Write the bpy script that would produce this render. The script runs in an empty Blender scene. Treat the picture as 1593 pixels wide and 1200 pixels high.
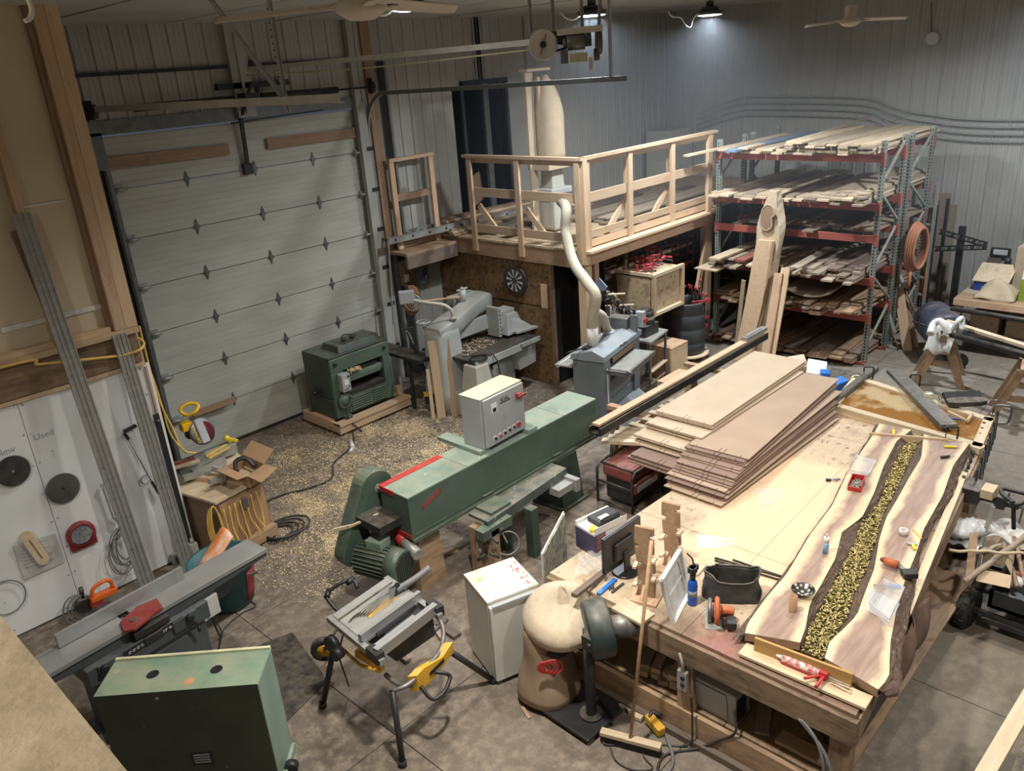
import bpy,bmesh,math,random
from mathutils import Vector as V,Matrix,Euler
SC=bpy.context.scene
COL=SC.collection
rnd=random.Random(7)
U=rnd.uniform
PI=math.pi
rad=math.radians

# ------------------------------------------------------------ camera, world, exposure
cam=bpy.data.objects.new('camera',bpy.data.cameras.new('camera'))
COL.objects.link(cam)
yaw,pitch,roll=rad(44.6516),rad(21.6315),rad(4.3293)
_f=V((math.cos(yaw)*math.cos(pitch),math.sin(yaw)*math.cos(pitch),-math.sin(pitch)))
_r=V((math.sin(yaw),-math.cos(yaw),0))
_d=_f.cross(_r)
_r2=math.cos(roll)*_r+math.sin(roll)*_d
_d2=-math.sin(roll)*_r+math.cos(roll)*_d
m=Matrix((_r2,-_d2,-_f)).transposed().to_4x4()
m.translation=V((0,0,4.75))
cam.matrix_world=m
cam.data.sensor_width=36
cam.data.lens=1265.9/1593*36
cam.data.clip_start=.02
SC.camera=cam
w=bpy.data.worlds.new('world');SC.world=w;w.use_nodes=True
w.node_tree.nodes['Background'].inputs[0].default_value=(.62,.72,.9,1)
w.node_tree.nodes['Background'].inputs[1].default_value=.09
SC.view_settings.view_transform='Standard'
SC.view_settings.look='None'
SC.view_settings.exposure=.15
SC.view_settings.gamma=1
SC.view_settings.use_curve_mapping=False
CEIL=5.47
ORD='zeroth first second third fourth fifth sixth seventh eighth ninth tenth eleventh twelfth thirteenth fourteenth fifteenth sixteenth seventeenth eighteenth nineteenth twentieth 21st 22nd'.split()
# three high bay lamps in view, more assumed; last two added to brighten drywall, parapet
LAMPS=[(4.95,5.75,5.25),(8.2,6.35,5.215),(10.6,6.22,5.18),
         (6.6,2.4,5.15),(12.2,2.2,5.15),(3.0,3.0,5.15),(3.2,-.6,5.15),(7.2,-1.2,5.15),(-1.1,3.3,5.2),(-.9,.9,5.3)]
LAMPW=[66,105,150,46,185,112,66,72,90,14]
for(lx,ly,lz),lw in zip(LAMPS,LAMPW):
    ld=bpy.data.lights.new('lamp_light','AREA');ld.shape='DISK';ld.size=.26;ld.energy=lw
    ld.color=(.90,.95,1.0)if lx>8 else(1.0,.95,.875)
    ld.spread=rad(165 if lx>8 or lx<0 else 128)
    lo=bpy.data.objects.new('lamp_light',ld);lo.location=(lx,ly,lz-.075);COL.objects.link(lo)

# ------------------------------------------------------------ materials
MATS={}
def nmat(name):
    m=bpy.data.materials.new(name);m.use_nodes=True
    nt=m.node_tree;b=nt.nodes['Principled BSDF']
    MATS[name]=m
    return m,nt,b
def N(nt,t,**k):
    n=nt.nodes.new(t)
    for a,v in k.items():
        if a.startswith('i_'):
            n.inputs[int(a[2:])].default_value=v
        else:
            setattr(n,a,v)
    return n
def mixc(nt,fac,a,b,mode='MIX'):
    n=nt.nodes.new('ShaderNodeMix');n.data_type='RGBA';n.blend_type=mode
    for i,x in((0,fac),(6,a),(7,b)):
        if hasattr(x,'is_output')or isinstance(x,bpy.types.NodeSocket):nt.links.new(x,n.inputs[i])
        elif i==0:n.inputs[0].default_value=x
        else:n.inputs[i].default_value=(*x[:3],1)
    return n.outputs[2]
def mth(nt,op,a,b=.0,clamp=False):
    n=nt.nodes.new('ShaderNodeMath');n.operation=op;n.use_clamp=clamp
    for i,x in((0,a),(1,b)):
        if isinstance(x,bpy.types.NodeSocket):nt.links.new(x,n.inputs[i])
        else:n.inputs[i].default_value=x
    return n.outputs[0]
def rng(nt,x,a,b,c=.0,d=1.0):
    n=nt.nodes.new('ShaderNodeMapRange');nt.links.new(x,n.inputs[0])
    for i,v in zip((1,2,3,4),(a,b,c,d)):n.inputs[i].default_value=v
    return n.outputs[0]
def coords(nt,scale=(1,1,1),rand=True):
    tc=nt.nodes.new('ShaderNodeTexCoord');mp=nt.nodes.new('ShaderNodeMapping')
    nt.links.new(tc.outputs['Object'],mp.inputs[0]);mp.inputs['Scale'].default_value=scale
    if rand:
        oi=nt.nodes.new('ShaderNodeObjectInfo');vm=nt.nodes.new('ShaderNodeVectorMath');vm.operation='SCALE'
        vm.inputs[0].default_value=(37,53,71)
        nt.links.new(oi.outputs['Random'],vm.inputs['Scale']);nt.links.new(vm.outputs[0],mp.inputs[1])
    return mp.outputs[0]
def noise(nt,vec,sc,det=4,rough=.55,dist=0):
    n=N(nt,'ShaderNodeTexNoise');n.inputs['Scale'].default_value=sc;n.inputs['Detail'].default_value=det
    n.inputs['Roughness'].default_value=rough;n.inputs['Distortion'].default_value=dist
    nt.links.new(vec,n.inputs['Vector'])
    return n.outputs['Fac']
def bumpn(nt,b,h,strength=.3,dist=.01):
    n=nt.nodes.new('ShaderNodeBump');n.inputs['Strength'].default_value=strength;n.inputs['Distance'].default_value=dist
    nt.links.new(h,n.inputs['Height']);nt.links.new(n.outputs[0],b.inputs['Normal'])
DUST=(.50,.40,.27)
def M(name,col,rough=.6,metal=0.,col2=None,sc=6.,amt=.5,dust=0.,bump=0.,stretch=(1,1,1),spot=None,spsc=20.,spth=.62,vary=0.):
    """general surface: two tones by noise, optional spots, optional settled sawdust on what faces up"""
    m,nt,b=nmat(name)
    vec=coords(nt,stretch)
    n1=noise(nt,vec,sc,5)
    c2=col2 or tuple(c*.72 for c in col)
    f=rng(nt,n1,.5-.2*amt-.02,.5+.35*amt+.02)
    c=mixc(nt,f,col,c2)
    if spot:
        n2=noise(nt,vec,spsc,3,.6)
        c=mixc(nt,rng(nt,n2,spth,spth+.06),c,spot)
    if vary:
        oi=nt.nodes.new('ShaderNodeObjectInfo')
        hs=nt.nodes.new('ShaderNodeHueSaturation')
        nt.links.new(rng(nt,oi.outputs['Random'],0,1,1-vary,1+vary),hs.inputs['Value'])
        nt.links.new(c,hs.inputs['Color']);c=hs.outputs[0]
    if dust:
        g=nt.nodes.new('ShaderNodeNewGeometry');sx=nt.nodes.new('ShaderNodeSeparateXYZ')
        nt.links.new(g.outputs['Normal'],sx.inputs[0])
        up=rng(nt,sx.outputs[2],.3,.9)
        n3=noise(nt,vec,sc*1.7,5,.7)
        c=mixc(nt,mth(nt,'MULTIPLY',mth(nt,'MULTIPLY',up,rng(nt,n3,.35,.7)),dust),c,DUST)
    nt.links.new(c,b.inputs['Base Color'])
    b.inputs['Roughness'].default_value=rough;b.inputs['Metallic'].default_value=metal
    if bump:bumpn(nt,b,n1,bump)
    return m
def WOOD(name,c1,c2,dark=None,sc=1.,rough=.65,vary=.15,dirt=0.,knots=False):
    """long grain along the local X axis"""
    m,nt,b=nmat(name)
    vec=coords(nt,(1.2*sc,22*sc,22*sc))
    n1=noise(nt,vec,1.6,5,.6,.6)
    c=mixc(nt,rng(nt,n1,.35,.68),c1,c2)
    vec2=coords(nt,(1,3,3))
    if dark:
        n2=noise(nt,vec2,3.2*sc,4,.7)
        c=mixc(nt,rng(nt,n2,.56-dirt*.3,.75),c,dark)
    oi=nt.nodes.new('ShaderNodeObjectInfo');hs=nt.nodes.new('ShaderNodeHueSaturation')
    nt.links.new(rng(nt,oi.outputs['Random'],0,1,1-vary,1+vary),hs.inputs['Value'])
    nt.links.new(c,hs.inputs['Color'])
    nt.links.new(hs.outputs[0],b.inputs['Base Color'])
    b.inputs['Roughness'].default_value=rough
    bumpn(nt,b,n1,.15,.004)
    return m
def OSB(name,c1,c2,c3,sc=28.,dirt=None):
    m,nt,b=nmat(name)
    vec=coords(nt,(1,1,1),False)
    nz=N(nt,'ShaderNodeTexNoise');nz.inputs['Scale'].default_value=5;nt.links.new(vec,nz.inputs['Vector'])
    v2=mixc(nt,.12,vec,nz.outputs['Color'])
    vo=N(nt,'ShaderNodeTexVoronoi');vo.inputs['Scale'].default_value=sc;nt.links.new(v2,vo.inputs['Vector'])
    sx=nt.nodes.new('ShaderNodeSeparateColor');nt.links.new(vo.outputs['Color'],sx.inputs[0])
    c=mixc(nt,sx.outputs[0],c1,c2)
    c=mixc(nt,rng(nt,sx.outputs[1],.7,.9),c,c3)
    if dirt:
        c=mixc(nt,mth(nt,'MULTIPLY',rng(nt,noise(nt,vec,1.6,5,.7),.5,.68),.8),c,dirt)
    nt.links.new(c,b.inputs['Base Color']);b.inputs['Roughness'].default_value=.75
    bumpn(nt,b,sx.outputs[0],.25,.004)
    return m
def GLASSY(name,col,alpha=.25,rough=.12):
    m,nt,b=nmat(name)
    b.inputs['Base Color'].default_value=(*col,1);b.inputs['Roughness'].default_value=rough
    b.inputs['Alpha'].default_value=alpha
    return m

# walls, floor
M('ribbed_steel',(.47,.465,.43),.45,.0,(.38,.375,.345),1.2,.6)
M('ceiling_steel',(.52,.53,.52),.55,.0,(.42,.42,.41),.8)
M('door_panel',(.55,.555,.49),.55,0,(.47,.47,.41),1.1,.5,stretch=(1,1,5),spot=(.40,.40,.36),spsc=9,spth=.68)
M('white_board',(.84,.86,.86),.35,0,(.76,.78,.78),1.5,.5,spot=(.58,.58,.56),spsc=14,spth=.72)
M('drywall',(.64,.55,.40),.85,0,(.56,.48,.35),1.0,.6)
M('tape_white',(.75,.74,.70),.8)
M('plaster',(.70,.57,.39),.9,0,(.50,.40,.26),26,.6,bump=.6)
M('black_hole',(.008,.008,.01),.9)
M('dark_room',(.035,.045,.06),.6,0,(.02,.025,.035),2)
M('grey_steel',(.20,.21,.21),.45,.5,(.13,.14,.14),9,dust=.5)
M('galv',(.42,.43,.40),.42,.35,(.30,.31,.30),7,.7,dust=.25)
M('alu',(.40,.40,.385),.40,.45,(.31,.31,.30),4,.6,stretch=(1,6,6))
M('dark_metal',(.055,.055,.055),.5,.4,(.03,.03,.03),8,dust=.3)
M('black_plastic',(.018,.018,.02),.45,0,(.03,.03,.03),8)
M('black_dusty',(.03,.03,.032),.6,0,(.06,.055,.05),10,dust=.35)
M('rubber',(.02,.02,.02),.75,0,(.035,.035,.033),12,bump=.3,dust=.15)
M('white_plastic',(.72,.72,.70),.4,0,(.62,.62,.58),4)
M('white_enamel',(.74,.74,.71),.35,0,(.62,.60,.52),2.5,.6)
M('fan_white',(.68,.62,.52),.5,0,(.56,.51,.42),3)
M('green_enamel',(.095,.145,.110),.45,0,(.065,.10,.075),3.2,.7,dust=.35,spot=(.045,.08,.055),spsc=7,spth=.64)
M('green_pale',(.25,.34,.28),.5,0,(.16,.235,.19),3.0,.8,dust=.35,spot=(.46,.47,.37),spsc=9,spth=.66)
M('green_dark',(.055,.085,.065),.5,0,(.035,.052,.042),4,dust=.3)
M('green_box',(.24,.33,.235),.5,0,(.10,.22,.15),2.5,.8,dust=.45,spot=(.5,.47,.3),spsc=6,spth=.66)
M('green_box_shaded',(.055,.07,.05),.5,0,(.035,.045,.035),3,spot=(.10,.14,.10),spsc=16,spth=.7)  # cabinet body: shade of the front, turned from the lamps, put into the colour
M('cream_edge',(.68,.66,.42),.5)
M('machine_grey',(.34,.37,.37),.45,0,(.27,.295,.295),3,dust=.35)
M('shaper_grey',(.40,.42,.40),.5,0,(.33,.345,.33),3,dust=.35)
M('shaper_cream',(.50,.49,.42),.5,0,(.42,.41,.35),3,dust=.3)
M('sander_blue',(.155,.185,.205),.45,0,(.12,.145,.16),3,dust=.3)
M('sander_top',(.28,.335,.38),.45,0,(.21,.25,.285),3,dust=.3)
M('control_grey',(.40,.42,.44),.42,0,(.34,.36,.37),3)
M('peach_dust',(.78,.58,.38),.9,0,(.68,.52,.36),3)
M('jointer_grey',(.085,.10,.11),.45,0,(.06,.07,.075),3,dust=.2)
M('cast_iron',(.40,.41,.41),.33,.35,(.28,.285,.285),3,.7,dust=.2)
M('cast_dark',(.08,.08,.085),.45,.6,(.05,.05,.05),3,dust=.35)
M('red_guard',(.30,.035,.035),.45,0,(.22,.03,.03),6,dust=.15)
M('red_paint',(.55,.03,.03),.45,0,(.42,.03,.03),8,dust=.15)
M('red_faded',(.28,.07,.06),.6,0,(.18,.05,.045),7,dust=.3)
M('red_handle',(.38,.02,.06),.4)
M('rack_red',(.36,.085,.055),.6,0,(.27,.075,.055),3,dust=.4,spot=(.5,.2,.14),spsc=4,spth=.68)
M('rack_green',(.21,.245,.215),.5,.1,(.33,.34,.30),5,dust=.4)
M('orange',(.85,.16,.02),.4)
M('orange_dirty',(.55,.14,.05),.5,0,(.36,.10,.04),9)
M('yellow',(.75,.42,.03),.45,0,(.60,.33,.03),5,dust=.2)
M('yellow_bright',(.85,.70,.04),.4)
M('yellow_cord',(.78,.52,.12),.55,0,(.6,.4,.1),14)
M('blue_bottle',(.01,.09,.42),.3)
M('blue_bright',(.04,.22,.70),.45,0,(.03,.15,.5),8)
M('blue_barrel',(.045,.065,.12),.5,0,(.03,.04,.075),3,dust=.35)
M('blue_box',(.02,.06,.30),.5,dust=.15)
M('drum_dark',(.03,.035,.042),.55,0,(.055,.06,.065),3,dust=.3)
M('bucket_green',(.03,.12,.13),.5,0,(.02,.085,.09),4)
M('bucket_red',(.30,.035,.04),.6,0,(.15,.02,.025),26,.9)
M('cardboard',(.42,.26,.14),.8,0,(.36,.22,.12),4)
M('canvas_bag',(.52,.42,.29),.9,0,(.43,.34,.23),7,.7,bump=.25)
M('canvas_dust',(.60,.50,.37),.9,0,(.50,.41,.29),22,.7,bump=.4)
M('paper_bag',(.36,.26,.17),.85,0,(.29,.21,.14),4,bump=.2)
M('hose_cream',(.58,.52,.40),.6,0,(.50,.45,.35),8)
M('hose_orange',(.42,.18,.09),.6,0,(.34,.14,.08),8)
M('hose_grey',(.20,.20,.20),.5,0,(.14,.14,.14),8)
M('bark',(.13,.085,.06),.95,0,(.055,.036,.028),18,.8,bump=1.0,spot=(.24,.19,.15),spsc=30)
M('brass',(.56,.47,.20),.33,.65,(.34,.28,.12),60)
M('river_bed',(.10,.075,.035),.8)
M('blackened',(.025,.025,.027),.5,.5,(.05,.05,.05),6,dust=.25)
M('steel_bar',(.17,.17,.16),.5,.5,(.11,.11,.105),6,dust=.3)
M('blue_haze_cloth',(.35,.4,.5),.8)
M('cloth_white',(.68,.68,.66),.9,0,(.52,.50,.45),10,.7,bump=.3)
M('plastic_bag',(.74,.76,.78),.3,0,(.60,.62,.64),10,.7,bump=.5)
M('shaving',(.80,.66,.42),.9,0,(.62,.48,.28),30)
M('green_cloth',(.10,.16,.06),.9)
M('lime_box',(.30,.40,.05),.6)
M('paper',(.66,.65,.62),.8)
M('bench_dark',(.03,.03,.032),.8,0,(.05,.045,.04),5,dust=.4)
M('dirt_grey',(.22,.19,.16),.9)
M('label_white',(.8,.8,.8),.6)
M('ink',(.02,.02,.025),.6)
M('ink_grey',(.35,.36,.38),.6)
M('ink_orange',(.75,.25,.05),.6)
M('screen_black',(.012,.012,.014),.3)
M('monitor_back',(.02,.02,.024),.35,0,(.035,.035,.04),5)
M('purple_box',(.055,.05,.11),.45,0,(.03,.03,.07),5)
M('photo_print',(.30,.12,.08),.4,0,(.04,.03,.05),26,.9)
M('dusty_blue',(.18,.25,.36),.6)
M('leather',(.03,.03,.03),.7,0,(.06,.055,.05),9,dust=.4,bump=.4)
M('brown_cloth',(.16,.10,.07),.9,0,(.08,.05,.04),5,bump=.5)
M('mdf_face',(.42,.305,.215),.7,0,(.37,.265,.185),3,.6,vary=.07)
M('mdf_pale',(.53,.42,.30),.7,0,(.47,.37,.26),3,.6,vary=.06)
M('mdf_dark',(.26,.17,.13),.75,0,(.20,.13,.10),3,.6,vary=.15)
GLASSY('clear_plastic',(.85,.87,.88),.32,.15)
GLASSY('shield',(.5,.5,.5),.3,.2)
WOOD('pine',(.60,.44,.285),(.50,.355,.22),(.45,.28,.15))
WOOD('pine_pale',(.66,.54,.37),(.57,.45,.30),(.5,.36,.22))
WOOD('pine_pink',(.62,.42,.27),(.52,.34,.21),(.36,.23,.15))
WOOD('old_beam',(.30,.20,.12),(.20,.13,.08),(.10,.06,.04),dirt=.4)
WOOD('bench_wood',(.34,.235,.145),(.22,.15,.095),(.05,.035,.026),dirt=.35,sc=1.0)
WOOD('bench_leg',(.40,.27,.16),(.30,.20,.12),(.15,.10,.07),dirt=.4)
WOOD('rough_grey',(.38,.31,.23),(.29,.235,.175),(.19,.155,.12),vary=.25)
WOOD('rough_pale',(.60,.49,.34),(.48,.38,.26),(.33,.26,.18),vary=.2)
WOOD('rough_dark',(.20,.15,.115),(.14,.105,.08),(.08,.06,.05),vary=.3)
WOOD('rough_brown',(.36,.235,.145),(.27,.175,.11),(.16,.105,.07),vary=.25)
WOOD('stick',(.44,.30,.17),(.34,.22,.12),(.22,.14,.08))
WOOD('walnut_stick',(.20,.12,.07),(.13,.08,.05),(.08,.05,.03))
WOOD('ply_birch',(.70,.55,.36),(.64,.49,.31),(.5,.38,.25),vary=.06)
WOOD('honey_board',(.50,.30,.10),(.38,.22,.07),(.2,.11,.04),vary=.05)
OSB('osb_wall',(.26,.155,.07),(.19,.11,.05),(.11,.065,.035),26)
OSB('osb_bench',(.66,.46,.27),(.58,.40,.23),(.48,.32,.18),30,dirt=(.30,.20,.13))
OSB('osb_pale',(.52,.40,.26),(.44,.33,.21),(.32,.23,.14),24)
OSB('particle',(.50,.31,.16),(.40,.24,.12),(.26,.15,.08),60)
OSB('leopard',(.46,.44,.34),(.18,.15,.10),(.30,.32,.28),22)

def concrete(name,shav):
    m,nt,b=nmat(name)
    g=nt.nodes.new('ShaderNodeNewGeometry');p=g.outputs['Position']
    n1=noise(nt,p,.7,6,.6);n2=noise(nt,p,9,5,.7);n3=noise(nt,p,60,3,.7)
    c=mixc(nt,rng(nt,n1,.35,.65),(.185,.150,.118),(.115,.092,.072))
    c=mixc(nt,rng(nt,n2,.45,.62),c,(.245,.200,.152))
    c=mixc(nt,rng(nt,n3,.60,.70),c,(.085,.068,.052))
    sx=nt.nodes.new('ShaderNodeSeparateXYZ');nt.links.new(p,sx.inputs[0])
    # towards the sanding bay the slab is a colder, cleaner grey
    cold=rng(nt,mth(nt,'SUBTRACT',sx.outputs[0],sx.outputs[1]),2.2,4.5)
    c=mixc(nt,mth(nt,'MULTIPLY',cold,.5),c,(.235,.21,.17))
    # fine wood dust trodden into the slab round the planer and the sander
    d=nt.nodes.new('ShaderNodeVectorMath');d.operation='DISTANCE';nt.links.new(p,d.inputs[0]);d.inputs[1].default_value=(5.2,8.1,0)
    near=rng(nt,d.outputs['Value'],2.6,.6)
    f=mth(nt,'MULTIPLY',near,rng(nt,noise(nt,p,3.2,6,.75),.46,.66))
    c=mixc(nt,mth(nt,'MULTIPLY',f,.6),c,(.42,.31,.18))
    nt.links.new(c,b.inputs['Base Color']);b.inputs['Roughness'].default_value=.8
    bumpn(nt,b,n2,.25,.01)
concrete('concrete',0)

def walnut():
    m,nt,b=nmat('walnut_slab')
    at=nt.nodes.new('ShaderNodeAttribute');at.attribute_name='heart'
    vec=coords(nt,(1.0,9,9),False)
    n1=noise(nt,vec,2.2,6,.6,.8)
    heart=mixc(nt,rng(nt,n1,.35,.65),(.38,.265,.205),(.26,.17,.13))
    sap=mixc(nt,rng(nt,n1,.35,.65),(.72,.58,.38),(.62,.48,.30))
    vec2=coords(nt,(1,1,1),False)
    f=mth(nt,'ADD',at.outputs['Fac'],mth(nt,'MULTIPLY',mth(nt,'SUBTRACT',noise(nt,vec2,3.5,4),.5),.55))
    c=mixc(nt,rng(nt,f,.32,.52),sap,heart)
    nt.links.new(c,b.inputs['Base Color']);b.inputs['Roughness'].default_value=.5
walnut()

def bench_top():
    m,nt,b=nmat('bench_top')
    vec=coords(nt,(1,1,1),False)
    n1=noise(nt,coords(nt,(3,14,14),False),2,5,.6,.5)
    c=mixc(nt,rng(nt,n1,.35,.65),(.56,.44,.30),(.48,.365,.245))
    n2=noise(nt,vec,2.2,6,.7)
    c=mixc(nt,rng(nt,n2,.50,.68),c,(.37,.27,.185))
    n3=noise(nt,vec,16,4,.6)
    c=mixc(nt,rng(nt,n3,.60,.66),c,(.24,.165,.12))
    # a freshly sanded, orange-stained field in the middle of the top
    tc=nt.nodes.new('ShaderNodeTexCoord');sx=nt.nodes.new('ShaderNodeSeparateXYZ');nt.links.new(tc.outputs['Object'],sx.inputs[0])
    wob=mth(nt,'MULTIPLY',mth(nt,'SUBTRACT',noise(nt,vec,2.6,4),.5),.5)
    y=mth(nt,'ADD',sx.outputs[1],wob);x=mth(nt,'ADD',sx.outputs[0],wob)
    m1=mth(nt,'MULTIPLY',rng(nt,y,2.0,2.12),rng(nt,y,3.28,3.10))
    m2=mth(nt,'MULTIPLY',rng(nt,x,4.75,4.95),rng(nt,x,7.25,7.0))
    c=mixc(nt,mth(nt,'MULTIPLY',mth(nt,'MULTIPLY',m1,m2),.8),c,(.78,.54,.34))
    # old glue and finish spills along the front edge
    fr=mth(nt,'MULTIPLY',rng(nt,mth(nt,'ADD',sx.outputs[0],wob),4.42,4.2),rng(nt,sx.outputs[1],3.0,2.6))
    c=mixc(nt,mth(nt,'MULTIPLY',fr,.85),c,(.17,.105,.075))
    rd=mth(nt,'MULTIPLY',rng(nt,x,4.5,4.2),mth(nt,'MULTIPLY',rng(nt,y,2.0,2.2),rng(nt,y,2.55,2.35)))
    c=mixc(nt,mth(nt,'MULTIPLY',rd,.35),c,(.42,.13,.13))
    nt.links.new(c,b.inputs['Base Color']);b.inputs['Roughness'].default_value=.6
bench_top()
def honeycomb():
    m,nt,b=nmat('honeycomb')
    vec=coords(nt,(1,1,1),False)
    c=mixc(nt,rng(nt,noise(nt,vec,1.7,4,.6),.42,.50),(.70,.58,.38),(.46,.24,.06))
    c=mixc(nt,rng(nt,noise(nt,vec,2.6,4,.7),.62,.70),c,(.10,.06,.03))
    nt.links.new(c,b.inputs['Base Color']);b.inputs['Roughness'].default_value=.5
honeycomb()
def emis(name,col,st):
    m,nt,b=nmat(name)
    b.inputs['Emission Color'].default_value=(*col,1);b.inputs['Emission Strength'].default_value=st
    b.inputs['Base Color'].default_value=(*col,1)
emis('lamp_lens',(.93,.97,1),14)

# ------------------------------------------------------------ mesh helpers
WM={}
def frame(z):
    z=V(z).normalized()
    a=V((0,0,1))if abs(z.z)<.95 else V((1,0,0))
    x=a.cross(z).normalized();y=z.cross(x)
    return Matrix((x,y,z)).transposed()
class MB:
    def __init__(s):s.bm=bmesh.new()
    def mat4(s,co,faces,sm=False):
        vs=[s.bm.verts.new(c)for c in co]
        for f in faces:
            try:
                ff=s.bm.faces.new([vs[i]for i in f]);ff.smooth=sm
            except ValueError:pass
        return s
    def box(s,c,d,rot=None,taper=1.,taper_y=None):
        """box centred at c with size d; taper shrinks the top"""
        ty=taper if taper_y is None else taper_y
        co=[]
        for z in(-1,1):
            for x,y in((-1,-1),(1,-1),(1,1),(-1,1)):
                k=(taper,ty)if z>0 else(1,1)
                p=V((x*d[0]/2*k[0],y*d[1]/2*k[1],z*d[2]/2))
                if rot is not None:p=rot@p
                co.append(V(c)+p)
        return s.mat4(co,[(3,2,1,0),(4,5,6,7),(0,1,5,4),(1,2,6,5),(2,3,7,6),(3,0,4,7)])
    def bb(s,x0,x1,y0,y1,z0,z1):
        return s.box(((x0+x1)/2,(y0+y1)/2,(z0+z1)/2),(abs(x1-x0),abs(y1-y0),abs(z1-z0)))
    def bar(s,p,q,w,h,up=(0,0,1)):
        p,q=V(p),V(q);x=(q-p).normalized();u=V(up);y=u.cross(x)
        if y.length<1e-4:y=V((0,1,0)).cross(x)
        y.normalize();z=x.cross(y)
        R=Matrix((x,y,z)).transposed()
        return s.box((p+q)/2,((q-p).length,w,h),R)
    def cyl(s,p,q,r,r2=None,n=16,caps=True,sm=True):
        p,q=V(p),V(q);r2=r if r2 is None else r2;F=frame(q-p)
        co=[p+F@V((r*math.cos(2*PI*i/n),r*math.sin(2*PI*i/n),0))for i in range(n)]
        co+=[q+F@V((r2*math.cos(2*PI*i/n),r2*math.sin(2*PI*i/n),0))for i in range(n)]
        vs=[s.bm.verts.new(c)for c in co]
        for i in range(n):
            f=s.bm.faces.new((vs[i],vs[(i+1)%n],vs[n+(i+1)%n],vs[n+i]));f.smooth=sm
        if caps:
            s.bm.faces.new(vs[:n][::-1]);s.bm.faces.new(vs[n:])
        return s
    def tube(s,pts,r,n=8,closed=False,smooth=0,rr=None):
        pts=[V(p)for p in pts]
        if smooth:pts=spline(pts,smooth,closed)
        k=len(pts);rings=[];prev=None
        for i,p in enumerate(pts):
            if closed:t=pts[(i+1)%k]-pts[i-1]
            else:t=pts[min(i+1,k-1)]-pts[max(i-1,0)]
            if t.length<1e-7:t=V((0,0,1))
            t.normalize()
            if prev is None:F=frame(t);x=F.col[0]
            else:
                x=prev-t*prev.dot(t)
                if x.length<1e-5:x=frame(t).col[0]
                x.normalize()
            prev=x;y=t.cross(x)
            rad_=rr(i/max(1,k-1))if rr else r
            rings.append([s.bm.verts.new(p+(x*math.cos(2*PI*j/n)+y*math.sin(2*PI*j/n))*rad_)for j in range(n)])
        for i in range(k if closed else k-1):
            a,b=rings[i],rings[(i+1)%k]
            for j in range(n):
                try:
                    f=s.bm.faces.new((a[j],a[(j+1)%n],b[(j+1)%n],b[j]));f.smooth=True
                except ValueError:pass
        if not closed:
            s.bm.faces.new(rings[0][::-1]);s.bm.faces.new(rings[-1])
        return s
    def lathe(s,prof,c=(0,0,0),n=24,rot=None,sm=True):
        c=V(c);rings=[]
        for r,z in prof:
            ring=[]
            for i in range(n if r>1e-5 else 1):
                p=V((r*math.cos(2*PI*i/n),r*math.sin(2*PI*i/n),z))
                if rot is not None:p=rot@p
                ring.append(s.bm.verts.new(c+p))
            rings.append(ring)
        for a,b in zip(rings,rings[1:]):
            if len(a)==1 and len(b)==1:continue
            for i in range(n):
                if len(a)==1:q=(a[0],b[(i+1)%n],b[i])
                elif len(b)==1:q=(a[i],a[(i+1)%n],b[0])
                else:q=(a[i],a[(i+1)%n],b[(i+1)%n],b[i])
                f=s.bm.faces.new(q);f.smooth=sm
        return s
    def prism(s,pts,vec,sm=False):
        pts=[V(p)for p in pts];vec=V(vec);n=len(pts)
        a=[s.bm.verts.new(p)for p in pts];b=[s.bm.verts.new(p+vec)for p in pts]
        s.bm.faces.new(a[::-1]);s.bm.faces.new(b)
        for i in range(n):
            f=s.bm.faces.new((a[i],a[(i+1)%n],b[(i+1)%n],b[i]));f.smooth=sm
        return s
    def loft(s,rings,sm=True,caps=True):
        R_=[[s.bm.verts.new(V(p))for p in r]for r in rings];n=len(R_[0])
        for a,b in zip(R_,R_[1:]):
            for i in range(n):
                f=s.bm.faces.new((a[i],a[(i+1)%n],b[(i+1)%n],b[i]));f.smooth=sm
        if caps:s.bm.faces.new(R_[0][::-1]);s.bm.faces.new(R_[-1])
        return s
    def grid(s,fn,nu,nv,sm=True,thick=0.):
        g=[[s.bm.verts.new(fn(i/nu,j/nv))for j in range(nv+1)]for i in range(nu+1)]
        for i in range(nu):
            for j in range(nv):
                f=s.bm.faces.new((g[i][j],g[i+1][j],g[i+1][j+1],g[i][j+1]));f.smooth=sm
        return s
    def ball(s,c,r,n=12,sc=(1,1,1),rot=None):
        prof=[(max(0,math.sin(PI*i/n)),-math.cos(PI*i/n))for i in range(n+1)]
        prof[0]=(0,-1);prof[-1]=(0,1)
        S_=Matrix.Diagonal(V(sc)*r)
        return s.lathe(prof,c,n*2,(rot@S_)if rot is not None else S_)
    def build(s,name,mat,parent=None,world=False,bevel=0.,sm=False,solid=0.,kind=None,label=None,twosided=False):
        if sm:
            for f in s.bm.faces:f.smooth=True
        if not twosided:bmesh.ops.recalc_face_normals(s.bm,faces=s.bm.faces)
        loc=V((0,0,0))
        if parent is None:
            xs=[v.co for v in s.bm.verts]
            lo=V([min(c[i]for c in xs)for i in range(3)]);hi=V([max(c[i]for c in xs)for i in range(3)])
            loc=V(((lo.x+hi.x)/2,(lo.y+hi.y)/2,lo.z))
            s.bm.transform(Matrix.Translation(-loc))
        elif world:
            s.bm.transform(WM.get(parent.name,Matrix()).inverted())
        me=bpy.data.meshes.new(name);s.bm.to_mesh(me);s.bm.free()
        me.materials.append(MATS[mat])
        o=bpy.data.objects.new(name,me);COL.objects.link(o)
        if parent is None:o.location=loc;WM[o.name]=Matrix.Translation(loc)
        else:o.parent=parent;WM[o.name]=WM.get(parent.name,Matrix())
        if bevel:
            b=o.modifiers.new('bevel','BEVEL');b.width=bevel;b.segments=2;b.limit_method='ANGLE';b.angle_limit=rad(40)
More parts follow.
